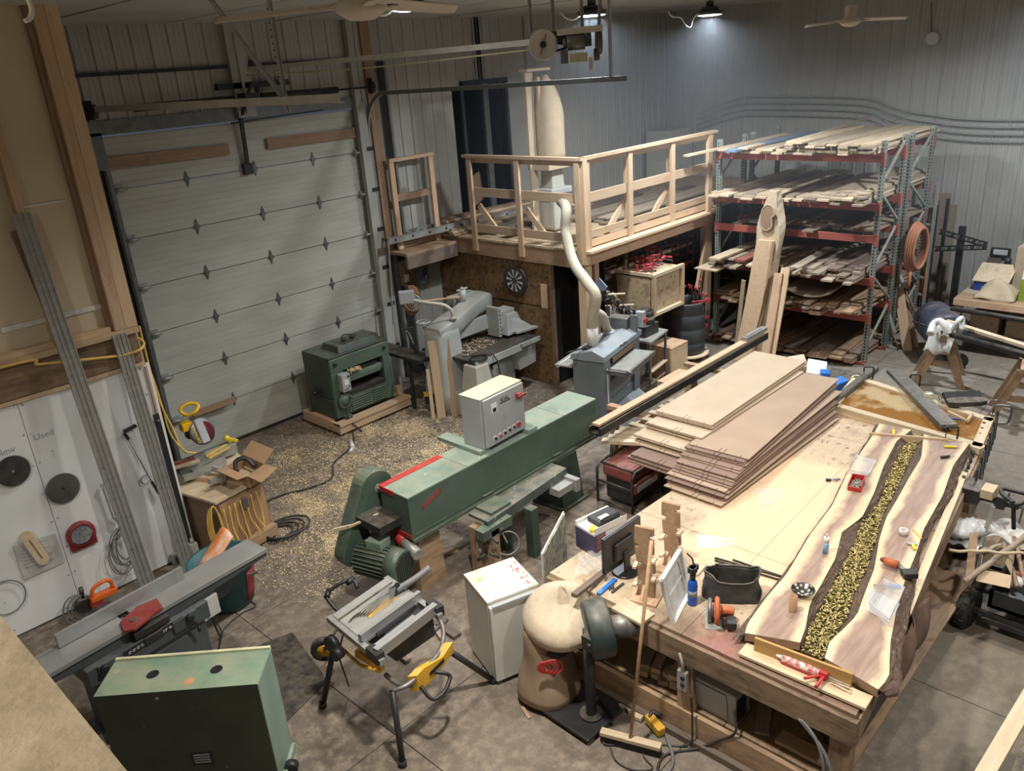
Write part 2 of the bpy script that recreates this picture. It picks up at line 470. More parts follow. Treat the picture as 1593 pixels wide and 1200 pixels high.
        if solid:
            b=o.modifiers.new('solid','SOLIDIFY');b.thickness=solid;b.offset=0
        if kind:o['kind']=kind
        if label:o['label']=label
        return o
def spline(pts,k,closed=False):
    pts=[V(p)for p in pts];n=len(pts);out=[]
    for i in range(n if closed else n-1):
        if closed:p0,p1,p2,p3=pts[i-1],pts[i],pts[(i+1)%n],pts[(i+2)%n]
        else:p0,p1,p2,p3=pts[max(i-1,0)],pts[i],pts[i+1],pts[min(i+2,n-1)]
        for j in range(k):
            t=j/k
            out.append(.5*((2*p1)+(p2-p0)*t+(2*p0-5*p1+4*p2-p3)*t*t+(3*p1-p0-3*p2+p3)*t**3))
    if not closed:out.append(pts[-1])
    return out
def tag(o,label,cat,group=None):
    o['label']=label;o['category']=cat
    if group:o['group']=group
    return o
def thing(name,label,cat,loc=(0,0,0),rz=0.,group=None,rot=None):
    o=bpy.data.objects.new(name,None);COL.objects.link(o);o.empty_display_size=.1
    o.location=loc;o.rotation_euler=rot or(0,0,rz)
    WM[o.name]=Matrix.Translation(V(loc))@Euler(rot or(0,0,rz)).to_matrix().to_4x4()
    return tag(o,label,cat,group)
def struct(name,loc=(0,0,0)):
    o=bpy.data.objects.new(name,None);COL.objects.link(o);o.location=loc;o['kind']='structure'
    WM[o.name]=Matrix.Translation(V(loc));return o
BOXM={}
def lum(name,p,q,w,h,mat,parent=None,up=(0,0,1),world=True,label=None,mesh=None):
    """one length of timber from p to q (w across, h along up), grain along its own X axis"""
    p,q=V(p),V(q);x=(q-p).normalized();y=V(up).cross(x)
    if y.length<1e-4:y=V((0,1,0)).cross(x)
    y.normalize();z=x.cross(y)
    Mx=Matrix((x,y,z)).transposed().to_4x4();Mx.translation=(p+q)/2
    L=round((q-p).length,3);key=(mat,L,round(w,4),round(h,4))
    if mesh is None:
        mesh=BOXM.get(key)
        if mesh is None:
            b=MB();b.box((0,0,0),(L,w,h));bmesh.ops.recalc_face_normals(b.bm,faces=b.bm.faces)
            mesh=bpy.data.meshes.new(name);b.bm.to_mesh(mesh);b.bm.free();mesh.materials.append(MATS[mat]);BOXM[key]=mesh
    o=bpy.data.objects.new(name,mesh);COL.objects.link(o)
    if parent is not None:
        o.parent=parent
        pm=WM.get(parent.name,Matrix())
        o.matrix_local=(pm.inverted()@Mx)if world else Mx
        WM[o.name]=pm@(pm.inverted()@Mx if world else Mx)
    else:
        o.matrix_world=Mx;WM[o.name]=Mx
    if label:o['label']=label
    return o
def text(body,size,loc,rot,mat,parent,ext=.001,name='lettering'):
    """flat lettering turned into a mesh"""
    cu=bpy.data.curves.new(name,'FONT');cu.body=body;cu.size=size;cu.extrude=ext;cu.align_x='CENTER';cu.align_y='CENTER'
    t=bpy.data.objects.new(name,cu);COL.objects.link(t)
    dg=bpy.context.evaluated_depsgraph_get();me=bpy.data.meshes.new_from_object(t.evaluated_get(dg))
    bpy.data.objects.remove(t);o=bpy.data.objects.new(name,me);COL.objects.link(o)
    me.materials.clear();me.materials.append(MATS[mat])
    o.parent=parent
    Mx=(rot if isinstance(rot,Matrix)else Euler(rot).to_matrix()).to_4x4();Mx.translation=V(loc)
    o.matrix_local=Mx
    return o
def cord(name,label,pts,r,mat='rubber',smooth=6,cat='cable',group=None,n=6):
    return tag(MB().tube(pts,r,n,smooth=smooth).build(name,mat),label,cat,group)
def copy_tree(o,parent=None):
    c=o.copy();COL.objects.link(c)
    if parent is not None:c.parent=parent
    for ch in list(o.children):copy_tree(ch,c)
    return c
def fridge_top():
    m,nt,b=nmat('fridge_top');vec=coords(nt,(1,1,1),False)
    n1=noise(nt,vec,5,6,.7)
    c=mixc(nt,rng(nt,n1,.46,.62),(.76,.75,.70),(.62,.45,.26))
    c=mixc(nt,rng(nt,n1,.60,.72),c,(.30,.14,.05))
    nt.links.new(c,b.inputs['Base Color']);b.inputs['Roughness'].default_value=.45
fridge_top()
M('red_white_print',(.78,.75,.72),.5,0,(.65,.12,.10),34,.3)
M('chrome',(.62,.60,.55),.15,1.0,(.5,.48,.44),3)
M('blue_label',(.10,.28,.55),.4,0,(.5,.6,.7),18,.6)
M('yellow_pencil',(.85,.55,.05),.4)
M('tin_label',(.62,.50,.06),.4,0,(.75,.72,.55),6,.5)
GLASSY('film',(.8,.8,.8),.16,.15)
M('blue_paint',(.03,.20,.62),.4,0,(.02,.13,.45),8)
M('grey_print',(.35,.35,.36),.5,0,(.08,.09,.14),40,.7)
M('green_black',(.03,.05,.05),.45,0,(.02,.035,.035),4,dust=.3)
WOOD('bench_stand',(.42,.27,.16),(.30,.19,.11),(.20,.12,.07),dirt=.2)
M('orange_spot',(.62,.30,.14),.6)
M('blade_steel',(.24,.24,.24),.35,.7,(.15,.15,.15),5)
M('paper_wall',(.60,.59,.56),.5)
M('pencil',(.45,.46,.47),.8)
M('yellow_tool',(.85,.50,.02),.4)
M('sack',(.80,.24,.03),.5,0,(.8,.7,.6),9,.5)
M('cardboard_pale',(.60,.47,.32),.8,0,(.52,.40,.27),4)
def haze():
    m,nt,b=nmat('haze')
    nt.nodes.remove(b);v=nt.nodes.new('ShaderNodeVolumeScatter');v.inputs['Density'].default_value=.012;v.inputs['Anisotropy'].default_value=.35
    v.inputs['Color'].default_value=(.78,.88,1,1)
    nt.links.new(v.outputs[0],nt.nodes['Material Output'].inputs['Volume'])
haze()
M('track_pale_lit',(.72,.72,.64),.5,0,(.60,.60,.53),5)  # pale steel, brightened in the base colour for light from below and the side
M('bench_iron',(.12,.15,.13),.5,.2,(.07,.08,.075),4,.8,dust=.5,spot=(.3,.33,.28),spsc=9,spth=.62)
M('jaw_red',(.42,.04,.05),.45,0,(.3,.03,.04),9,dust=.2)
M('dark_red',(.13,.02,.03),.3,0,(.06,.015,.02),9)

# ============================================================ THE SETTING
XL,XR,YN,YB=-4.0,15.8,-5.0,10.3
# floor: cast slabs with saw-cut joints left between them
fl=struct('floor')
MB().bb(XL,XR,YN,YB+.3,-.12,-.012).build('subfloor','dirt_grey',fl)
xs=[XL,-.6,2.69,5.69,8.2,10.2,12.45,XR]
ys=[YN,-1.9,.5,2.45,4.21,6.4,8.4,YB+.02]
for i in range(len(xs)-1):
    for j in range(len(ys)-1):
        MB().bb(xs[i]+.004,xs[i+1]-.004,ys[j]+.004,ys[j+1]-.004,-.1,0).build('slab','concrete',fl)
# ceiling of pressed sheets
ce=struct('ceiling')
x=XL
while x<XR:
    MB().bb(x,min(x+2.97,XR),YN,YB,CEIL,CEIL+.03).bb(x+1.4,x+1.46,YN,YB,CEIL-.012,CEIL).build('ceiling_sheet','ceiling_steel',ce)
    x+=3.0
MB().bb(XL,XR,YN,YB,CEIL+.04,CEIL+.06).build('roof_liner','dark_metal',ce)

def rib_panel_mesh(h,wid=.914):
    """ribbed steel sheet in the XZ plane, ribs standing out towards -Y"""
    pr=[]
    step=wid/4
    for k in range(4):
        o=k*step
        pr+=[(o,0),(o+.012,-.019),(o+.032,-.019),(o+.044,0),(o+.10,0),(o+.105,-.004),(o+.115,-.004),(o+.12,0),
               (o+.165,0),(o+.17,-.004),(o+.18,-.004),(o+.185,0)]
    pr.append((wid-.003,0))
    b=MB();lo=[b.bm.verts.new((x,y,0))for x,y in pr];hi=[b.bm.verts.new((x,y,h))for x,y in pr]
    for i in range(len(pr)-1):b.bm.faces.new((lo[i],lo[i+1],hi[i+1],hi[i]))
    me=bpy.data.meshes.new('rib_panel');b.bm.to_mesh(me);b.bm.free();me.materials.append(MATS['ribbed_steel'])
    return me
full=rib_panel_mesh(CEIL);above=rib_panel_mesh(CEIL-4.45)
def panels(parent,mesh,org,n,rz,z=0,cut=None):
    for k in range(n):
        o=bpy.data.objects.new('rib_panel',mesh);COL.objects.link(o);o.parent=parent
        d=V((math.cos(rz),math.sin(rz),0))*(.914*k)
        o.location=V(org)+d+V((0,0,z));o.rotation_euler=(0,0,rz)
wb=struct('wall_back')
DX0,DX1,DZ=3.93,7.62,4.27
b=MB();b.bb(XL,DX0-.02,YB+.02,YB+.14,0,CEIL);b.bb(DX1+.02,8.9+.9,YB+.02,YB+.14,0,CEIL)
b.bb(DX0-.02,DX1+.02,YB+.02,YB+.14,DZ+.02,CEIL)
b.bb(DX1+.9,XR,YB+.02,YB+.14,0,2.2)
# the dark doorway over the loft is left open in the wall
hx0,hx1=(9.784,10.300,3.778)[0],(10.790,10.300,3.676)[0]
b.bb(8.5,hx0,YB+.02,YB+.14,2.2,CEIL);b.bb(hx1,XR,YB+.02,YB+.14,2.2,CEIL);b.bb(hx0,hx1,YB+.02,YB+.14,4.45,CEIL)
b.build('backing','ribbed_steel',wb)
panels(wb,full,(DX0-.914*8-.1,YB,0),8,0)
panels(wb,above,(DX0-.1,YB,0),4,0,4.45)
panels(wb,full,(DX1+.1,YB,0),1,0)
low=rib_panel_mesh(2.2);hi_=rib_panel_mesh(CEIL-2.2);lint=rib_panel_mesh(CEIL-4.45,.914)
k=0;xx=DX1+.1+.914
while xx<XR-.05:
    if hx0-.9<xx<hx1-.05:
        pass
    else:
        panels(wb,hi_,(xx,YB,0),1,0,2.2)
    panels(wb,low,(xx,YB,0),1,0,0)
    xx+=.914
for q in range(3):panels(wb,lint,(hx0-.35+q*.62,YB-.002,0),1,0,4.45)if q<2 else None
wr=struct('wall_right')
MB().bb(XR,XR+.1,YN,YB+.1,0,CEIL).build('backing','ribbed_steel',wr)
panels(wr,full,(XR-.001,YB,0),17,-PI/2)
for k in range(9):   # capped seams of the liner
    pass
# far sides of the shop, behind and beside the viewer
wf=struct('wall_front');MB().bb(XL,XR,YN-.1,YN,0,CEIL).build('backing','ribbed_steel',wf)
wv=struct('wall_far_left');MB().bb(XL-.1,XL,YN,YB,0,CEIL).build('backing','ribbed_steel',wv)
# steel columns and girts on the back wall
t=struct('trim_1')
for cx in((5.807,10.300,5.128)[0],(7.684,10.300,5.053)[0]):
    MB().bb(cx-.13,cx+.13,YB-.10,YB-.01,CEIL-1.15 if cx<7 else 0,CEIL).bb(cx-.02,cx+.02,YB-.12,YB-.1,CEIL-1.1,CEIL).build('column','ribbed_steel',t)
MB().bb(XL,DX1+.1,YB-.05,YB-.02,4.93,4.97).build('conduit','dark_metal',t)
MB().cyl((6.0,YB-.06,4.95),(6.0,YB-.12,4.95),.07,n=12).build('junction_box','dark_metal',t)
# brown timber post in the corner beside the door
lum('post',((7.834,10.200,3.975)[0],YB-.12,2.1),((7.834,10.200,3.975)[0],YB-.12,CEIL),.16,.05,'red_post' if 0 else 'rough_brown',t,up=(0,1,0))
# dark doorway
d2=struct('door_2')
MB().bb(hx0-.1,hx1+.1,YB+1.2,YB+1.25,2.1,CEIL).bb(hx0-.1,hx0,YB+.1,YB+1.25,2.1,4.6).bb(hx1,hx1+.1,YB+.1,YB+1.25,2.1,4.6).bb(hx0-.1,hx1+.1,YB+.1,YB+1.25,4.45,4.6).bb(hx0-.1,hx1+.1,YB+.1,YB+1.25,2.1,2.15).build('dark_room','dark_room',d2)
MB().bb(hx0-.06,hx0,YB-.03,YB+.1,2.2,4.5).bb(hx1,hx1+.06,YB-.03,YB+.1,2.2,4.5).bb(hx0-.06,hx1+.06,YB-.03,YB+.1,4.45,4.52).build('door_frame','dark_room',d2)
MB().bb(hx1-.42,hx1-.3,YB+.1,YB+.16,2.2,4.45).build('door_post','grey_steel',d2)
lum('threshold_board',(hx0,YB+.2,2.6),(hx1-.4,YB+.35,2.75),.03,.5,'rough_brown',d2)

# ---------------- garage door
gd=struct('door_1')
secs=[i*.61 for i in range(8)]
seam=[(7.635,10.300,1.223)[2],(7.610,10.300,1.861)[2],(7.620,10.300,2.449)[2],(7.575,10.300,3.065)[2],(7.616,10.300,3.656)[2]]
for i in range(7):
    z0,z1=secs[i]+.004,secs[i+1]-.006
    b=MB();y=YB+.05
    n=8;hh=(z1-z0)
    pts=[]
    for q in range(n):   # shallow horizontal pinstripes pressed into each section
        a=z0+hh*q/n
        pts+=[(y,a),(y,a+hh/n*.86),(y+.004,a+hh/n*.9),(y+.004,a+hh/n*.96)]
    pts+=[(y,z1),(y+.05,z1),(y+.05,z0)]
    b.prism([(DX0,py,pz)for py,pz in pts],(DX1-DX0,0,0))
    b.build('door_section','door_panel',gd)
MB().bb(DX0,DX1,YB+.03,YB+.1,-.0,.03).build('bottom_seal','rubber',gd)
hxs=[(4.869,10.300,2.487)[0],(5.844,10.300,2.499)[0],(6.775,10.300,2.486)[0]]
def hinge(x,z,half=False):
    b=MB();y=YB+.048;s=.035
    b.prism([(x-s,y,z),(x,y,z-.105),(x+s,y,z),(x,y,z+.105)],(0,-.008,0))
    b.bb(x-s,x+s,y-.028,y,z-.016,z+.016)
    for dz in(-.065,.065):b.cyl((x,y-.018,z+dz),(x,y,z+dz),.008,n=8)
    b.build('hinge','grey_steel',gd)
for z in secs[1:7]:
    for x in hxs:hinge(x,z)
    for x in(DX0+.07,DX1-.07):
        MB().bb(x-.05,x+.05,YB+.01,YB+.05,z-.05,z+.05).cyl((x-.08,YB-.02,z),(x+.08,YB-.02,z),.02,n=8).bb(x-.03,x+.03,YB-.03,YB+.04,z-.02,z+.02).build('end_hinge','galv',gd)
# planks screwed across the top section, one per side, plus one low offcut
lum('plank',((3.900,10.250,4.157)[0],YB+.02,3.97),((5.505,10.250,4.115)[0],YB+.02,3.95),.04,.14,'rough_brown',gd)
lum('plank',((6.073,10.250,4.112)[0],YB+.02,3.95),((7.630,10.250,4.023)[0],YB+.02,3.95),.04,.14,'rough_brown',gd)
lum('plank',(4.209,10.240,.640),(4.842,10.240,.642),.03,.08,'rough_brown',gd)
# lift bracket and arm at the top middle
MB().bar((5.72,YB+.0,3.66),(5.72,YB-.05,4.3),.05,.03).bar((5.72,YB-.05,4.3),(5.78,YB-.35,4.72),.04,.02).bb(5.66,5.78,YB-.02,YB+.05,3.6,3.74).build('lift_arm','dark_metal',gd)
MB().bar((5.6,YB-.02,4.27),(7.0,YB-.02,4.31),.05,.02).build('top_strut','dark_metal',gd)
# jambs
MB().bb(DX0-.16,DX0,YB-.03,YB+.12,0,DZ+.05).build('door_jamb','grey_steel',gd)
MB().bb(DX1,DX1+.1,YB-.03,YB+.12,0,DZ+.05).build('door_jamb','grey_steel',gd)
MB().bb(DX0-.16,DX1+.1,YB-.03,YB+.12,DZ+.02,DZ+.18).build('door_header','grey_steel',gd)
lum('post',(DX0-.3,YB-.08,1.2),(DX0-.3,YB-.08,2.45),.2,.09,'rough_brown',gd,up=(0,1,0))

# tracks, springs, opener: things fixed to the building
t=thing('door_track','dark curved steel track running up the right side of the big door and out overhead','track',(DX1+.12,YB-.08,0))
def track(x,yend,zend):
    pts=[(x,YB-.08,0),(x,YB-.08,3.95)]
    for k in range(1,9):
        a=PI/2*k/8;pts.append((x,YB-.08-.45*(1-math.cos(a)),3.95+.45*math.sin(a)+.07*k/8))
    pts.append((x,yend,zend))
    return pts
def cchan(pts,w=.055,h=.035):
    """a C-shaped track swept in a plane of constant x"""
    b=MB();P=[V(p)for p in pts];rings=[]
    for i,p in enumerate(P):
        tt=(P[min(i+1,len(P)-1)]-P[max(i-1,0)]).normalized();nn=V((1,0,0)).cross(tt)
        prof=[(-h,-w/2),(0,-w/2),(0,w/2),(-h,w/2),(-h,w/2-.006),(-.006,w/2-.006),(-.006,-w/2+.006),(-h,-w/2+.006)]
        rings.append([p+V((1,0,0))*a+nn*c for a,c in prof])
    b.loft(rings,sm=False)
    return b
cchan(track(7.75,5.55,4.50)).build('track','galv',t,world=True)
for z in(.6,1.3,1.9,2.5,3.1,3.7):
    MB().bb(DX1+.02,DX1+.16,YB-.11,YB-.03,z-.03,z+.03).build('bracket','dark_metal',t,world=True)
MB().bar((7.73,5.75,CEIL),(7.73,5.75,4.5),.03,.03,up=(1,0,0)).build('hanger','galv',t,world=True)
t=thing('door_track','pale steel track and angle hanging by the left side of the big door','track',(3.85,YB-.08,0))
cchan([(3.85,YB-.08,0),(3.85,YB-.08,3.9)]).build('track','dark_metal',t,world=True)
b=MB();b.bb(3.83,3.87,5.37,10.1,4.555,4.56).bb(3.83,3.835,5.37,10.1,4.56,4.615).bb(3.83,3.87,5.37,10.1,4.615,4.62)
b.build('horizontal_track','track_pale_lit',t,world=True)
hp=(3.830,6.168,4.613)
def perforated(b,p,q,w=.038,n=12):
    b.bar(p,q,w,.003,up=(0,1,0));b.bar(V(p)+V((w/2,0,0)),V(q)+V((w/2,0,0)),.003,w,up=(0,1,0))
b=MB();perforated(b,(3.86,hp[1],4.5),(3.86,hp[1],CEIL));b.build('hanger','galv',t,world=True)
b=MB();perforated(b,(3.84,hp[1],4.62),(3.35,hp[1]+.1,CEIL));b.build('hanger_brace','galv',t,world=True)
b=MB()
for k in range(14):
    b.cyl((3.838,hp[1]-.004,4.62+k*.05),(3.838,hp[1]+.002,4.62+k*.05),.006,n=6,sm=False)
b.build('bolt_holes','black_hole',t,world=True)
t=thing('spring_shaft','dark torsion spring shaft above the big door','spring',(5.8,YB-.18,4.55))
MB().cyl((3.75,YB-.18,4.56),(7.85,YB-.18,4.56),.013,n=8).build('shaft','dark_metal',t,world=True)
MB().cyl((4.3,YB-.18,4.56),(5.6,YB-.18,4.56),.045,n=12).cyl((6.0,YB-.18,4.56),(7.2,YB-.18,4.56),.045,n=12).build('spring','dark_metal',t,world=True)
for x in(3.82,7.78):
    MB().cyl((x,YB-.18,4.56),(x+.05,YB-.18,4.56),.08,n=16).bb(x-.01,x,YB-.25,YB,4.47,4.68).build('cable_drum','dark_metal',t,world=True)
MB().bb(5.7,5.9,YB-.3,YB-.02,4.5,4.62).bb(5.45,6.5,YB-.1,YB-.02,4.68,4.75).bb(5.78,5.82,YB-.1,YB-.05,4.6,4.75).bb(6.0,6.04,YB-.1,YB-.05,4.6,4.75).build('centre_bracket','dark_metal',t,world=True)
t=thing('door_opener','door opener rail with pulley wheel, motor and control box under the ceiling','opener',(5.8,5.0,4.8))
b=MB();b.bb(5.785,5.815,5.1,YB-.3,4.875,4.925).build('rail','track_pale_lit',t,world=True)
MB().tube([(5.77,5.1,4.84),(5.77,7.6,4.80),(5.77,YB-.3,4.83)],.008,6,smooth=5).build('chain','cream_edge',t,world=True)
wc=V((5.76,5.0,4.87))
MB().lathe([(0,-.01),(.115,-.01),(.122,-.016),(.127,0),(.122,.016),(.115,.01),(0,.01)],wc,28,frame((-.75,-.66,0))).build('pulley_wheel','white_enamel',t,world=True)
F_=frame((-.75,-.66,0))
b=MB()
for a in(rad(70),rad(250)):
    b.bar(wc+F_@V((0,0,.014)),wc+F_@V((math.cos(a)*.09,math.sin(a)*.09,.014)),.008,.004)
b.build('wheel_slot','dark_metal',t,world=True)
MB().cyl(wc+F_@V((0,0,.012)),wc+F_@V((0,0,.03)),.028,n=10).build('hub','dark_metal',t,world=True)
mc=V((6.05,4.72,4.8))
MB().bar((5.84,4.90,4.955),(6.06,4.58,4.965),.12,.05).build('motor_plate','track_pale_lit',t,world=True)
MB().cyl((5.87,4.82,4.87),(5.96,4.70,4.87),.065,n=18).cyl((5.85,4.85,4.87),(5.87,4.82,4.87),.04,n=14).bb(5.93,6.0,4.66,4.72,4.83,4.94).build('motor','grey_steel',t,world=True)
MB().bar((5.79,4.97,4.93),(5.88,4.84,4.90),.01,.10).bar((5.79,4.97,4.80),(5.88,4.84,4.83),.01,.02).build('drive_belt','rubber',t,world=True)
MB().cyl((6.04,4.64,4.86),(6.07,4.61,4.86),.10,n=20).cyl((6.02,4.65,4.76),(6.05,4.62,4.76),.05,n=16).build('chain_guard','rough_dark',t,world=True)
MB().bar((5.86,4.79,4.745),(5.95,4.67,4.745),.05,.075).build('control_box','cream_edge',t,world=True,bevel=.006)
MB().bar((5.82,4.86,4.76),(5.86,4.81,4.76),.08,.11).build('gear_case','grey_steel',t,world=True)
MB().bb(5.96,5.985,4.64,4.665,4.64,4.74).build('cable_gland','white_plastic',t,world=True)
for(hx,hy)in((5.74,5.12),(5.84,4.95),(5.97,4.74),(6.05,4.62)):
    b=MB();perforated(b,(hx,hy,4.98),(hx+(.05 if hx>6.0 else 0),hy,CEIL),.028);b.build('hanger','galv',t,world=True)

# ---------------- the white-board partition on the left
wl=struct('wall_left')
PYW=8.0;XE=2.93
sx=[(1.759,8.000,2.243)[0],XE]
b=MB().bb(XL,XE,PYW+.03,PYW+.13,0,CEIL).build('core','drywall',wl)
xsm=[XL,sx[0]-1.22,sx[0],sx[0]+1.22,XE]
ztop=2.22
for a,c in zip(xsm,xsm[1:]):
    if c-a>.05:MB().bb(a+.003,c-.003,PYW,PYW+.028,.02,ztop).build('panel','white_board',wl)
lum('strip',(XL,PYW-.005,ztop+.02),(XE,PYW-.005,ztop+.02),.05,.04,'pine',wl)
lum('header_beam',(XL,PYW-.0,ztop+.20),(XE-.02,PYW-.0,ztop+.20),.08,.30,'old_beam',wl)
lum('ledge',(XL,PYW-.02,ztop+.385),(XE,PYW-.02,ztop+.385),.13,.06,'pine',wl)
zt=ztop+.42
for x0,mm,ww in((XE-.055,'pine',.11),(XE-.163,'pine',.10),((2.214,8.000,4.227)[0],'pine',.07)):
    lum('stud',(x0,PYW-.02,zt),(x0,PYW-.02,CEIL),ww,.12,mm,wl,up=(0,1,0))
lum('stud',(XE-.235,PYW+.01,zt),(XE-.235,PYW+.01,CEIL),.04,.08,'rough_brown',wl,up=(0,1,0))
lum('sill',(XL,PYW-.01,zt+.02),(XE-.24,PYW-.01,zt+.02),.08,.05,'pine',wl)
lum('end_post',(XE-.0,PYW+.08,0),(XE,PYW+.08,CEIL),.14,.03,'pine',wl,up=(1,0,0))
MB().bb((1.820,8.020,2.867)[0],(2.683,8.020,2.870)[0],PYW+.012,PYW+.028,2.86,2.905).build('joint_tape','tape_white',wl)
MB().bb((2.271,8.020,4.288)[0],(2.622,8.020,4.282)[0],PYW+.018,PYW+.028,3.87,3.89).build('joint_tape','tape_white',wl)
lum('gap_stud',(2.126,7.950,3.702),(2.242,7.950,2.678),.06,.05,'old_beam',wl,up=(0,1,0))

# fine wood dust hanging in the air of the shop
hz_=MB().bb(6.9,XR-.05,-2.0,YB-.15,2.75,CEIL-.05).build('dust_haze','haze',kind='stuff');tag(hz_,'thin bluish haze of wood dust hanging under the lamps in the upper part of the shop','haze')

# ---------------- storage loft
LX,LY,LZ=8.85,7.14,2.24
LXE=12.36
lf=thing('storage_loft','timber storage loft with pine railing above the particle-board room','loft',(LX,LY,0))
lum('front_beam',(LX+.02,LY,2.06),(LX+.02,YB,2.06),.06,.22,'rough_brown',lf)
lum('side_beam',(LX,LY+.02,2.08),(LXE,LY+.02,2.08),.07,.20,'pine_pink',lf)
lum('edge_board',(LX-.02,LY-.06,2.20),(LXE,LY-.06,2.20),.20,.035,'pine',lf)
for k in range(8):
    y0=LY+.04+k*.39
    MB().bb(LX-.02,15.7,y0+.003,y0+.387,2.18,2.215).build('deck_sheet','osb_pale',lf,world=True)
for y in(8.0,8.9,9.8):
    lum('joist',(LX+.1,y,2.05),(15.6,y,2.05),.05,.2,'rough_dark',lf)
lum('post',(LX+.06,LY+.03,0),(LX+.06,LY+.03,1.98),.14,.14,'pine',lf,up=(0,1,0))
lum('post',(LX+.32,LY+.06,0),(LX+.32,LY+.06,1.98),.10,.09,'pine_pink',lf,up=(0,1,0))
lum('post',(LXE-.1,LY+.05,0),(LXE-.1,LY+.05,1.98),.14,.14,'pine_pink',lf,up=(0,1,0))
lum('brace',(LXE-.45,LY,.9),(LXE-.08,LY,1.98),.1,.05,'pine_pink',lf,up=(0,1,0))
lum('post',(10.5,LY+.5,0),(10.5,LY+.5,1.98),.1,.1,'rough_brown',lf,up=(0,1,0))
# back of the bay under the loft, with shelves
MB().bb(LX+.25,LXE,LY+1.0,LY+1.03,0,1.98).build('back_panel','rough_dark',lf,world=True)
for x in(9.5,9.95,10.4,10.85,11.3,11.75,12.15):
    lum('stud',(x,LY+.95,0),(x,LY+.95,1.98),.05,.09,'rough_brown',lf,up=(0,1,0))
for z in(1.62,1.30):
    lum('clamp_shelf',(9.9,LY+.35,z),(12.25,LY+.35,z),.06,.04,'pine_pink',lf)
    lum('clamp_shelf',(9.9,LY+.6,z),(12.25,LY+.6,z),.06,.04,'rough_brown',lf)
# particle board wall, in sheets
oy=[YB-.02,9.35,8.45,7.83]
for a,c in zip(oy,oy[1:]):
    for z0,z1 in((0,1.24),(1.25,1.96)):
        MB().bb(LX+.05,LX+.07,c+.004,a-.004,z0+.01,z1).build('wall_sheet','osb_wall',lf,world=True)
MB().bb(LX+.03,LX+.11,7.80,7.83,0,1.96).build('door_casing','rough_brown',lf,world=True)
lum('patch_board',(LX+.03,7.95,1.25),(LX+.03,7.95,1.62),.12,.015,'pine_pink',lf,up=(1,0,0))
MB().bb(LX+.6,LX+.62,LY+.1,8.3,0,1.98).bb(LX+.1,LX+.6,7.84,7.86,0,1.98).build('doorway_shade','black_hole',lf,world=True)  # black sheets stand in for the unlit interior behind the opening
# railing
TOP=3.47
def rail_post(x,y,z0=2.02,z1=TOP,w=.09,h=.04,up=(1,0,0),mat='pine'):
    lum('rail_post',(x,y,z0),(x,y,z1),w,h,mat,lf,up=up)
fx=LX-.03
py_=[(8.820,9.281,2.922)[1],(8.820,8.289,2.970)[1],LY+.03]
rail_post(fx,py_[0],mat='pine_pink');rail_post(fx,py_[1]);rail_post(fx,py_[2]);rail_post(LX+.02,LY-.03,w=.09,h=.09)
lum('top_rail',(fx+.02,py_[0]+.12,TOP),(fx+.02,LY-.07,TOP),.10,.04,'pine',lf)
lum('top_rail',(fx+.07,py_[0]+.12,TOP-.06),(fx+.07,LY,TOP-.06),.04,.08,'pine',lf)
lum('mid_rail',(fx+.05,py_[0],2.93),(fx+.05,LY,2.93),.035,.13,'pine',lf)
lum('toe_rail',(fx+.05,py_[0],2.37),(fx+.05,LY+.14,2.37),.035,.12,'pine',lf)
for yy in(py_[0],py_[1]):
    lum('brace',(fx+.1,yy-.05,2.72),(fx+.1,yy-.38,2.38),.09,.035,'pine',lf,up=(1,0,0))
sy=LY-.03
pxs=[LX+.1,(9.956,7.110,2.944)[0],(11.083,7.110,2.874)[0],(12.176,7.110,2.923)[0]]
for x in pxs[1:3]:rail_post(x,sy,2.2,up=(0,1,0),w=.10,h=.04);rail_post(x,sy+.06,2.2,up=(0,1,0),w=.04,h=.08)
rail_post(pxs[0],sy,2.02,up=(0,1,0),w=.09,h=.04);rail_post(pxs[3],sy,2.05,up=(0,1,0),w=.12,h=.06)
lum('top_rail',(LX-.02,sy+.01,TOP),(LXE+.02,sy+.01,TOP),.10,.04,'pine',lf)
lum('top_rail',(LX+.05,sy+.03,TOP-.06),(LXE,sy+.03,TOP-.06),.04,.08,'pine',lf)
lum('mid_rail',(LX+.05,sy+.03,2.93),(LXE,sy+.03,2.93),.035,.13,'pine',lf)
lum('toe_rail',(LX+.05,sy+.03,2.42),(LXE,sy+.03,2.42),.035,.10,'pine',lf)
lum('toe_rail',(LX+.05,sy+.03,2.29),(LXE,sy+.03,2.29),.035,.10,'pine',lf)
for x in pxs[1:3]:
    lum('brace',(x-.5,sy+.09,2.32),(x-.05,sy+.09,2.72),.09,.035,'pine',lf,up=(0,1,0))

# separate railing frame at the far end and the roller conveyor
t=thing('railing_frame','small brown timber railing frame standing beside the big door track','railing',(8.4,10.0,2.15))
gx0,gx1,gz0,gz1=7.93,8.72,2.2,3.5
for x in(gx0,gx1):lum('post',(x,10.05,gz0-.05),(x,10.05,gz1),.09,.05,'pine_pink',t,up=(0,1,0))
lum('top_rail',(gx0-.05,10.05,gz1),(gx1+.05,10.05,gz1),.09,.05,'pine_pink',t)
lum('mid_rail',(gx0,10.08,2.93),(gx1,10.08,2.93),.04,.10,'rough_brown',t)
lum('bottom_rail',(gx0,10.08,2.25),(gx1,10.08,2.25),.05,.18,'rough_brown',t)
t=thing('side_shelf','short timber ledge of the loft beside the big door track','shelf',(8.3,9.9,2.0))
lum('shelf_board',(7.75,9.95,2.12),(LX-.05,9.95,2.12),.5,.04,'rough_brown',t)
lum('shelf_beam',(7.75,9.72,2.0),(LX-.05,9.72,2.0),.05,.2,'rough_dark',t)
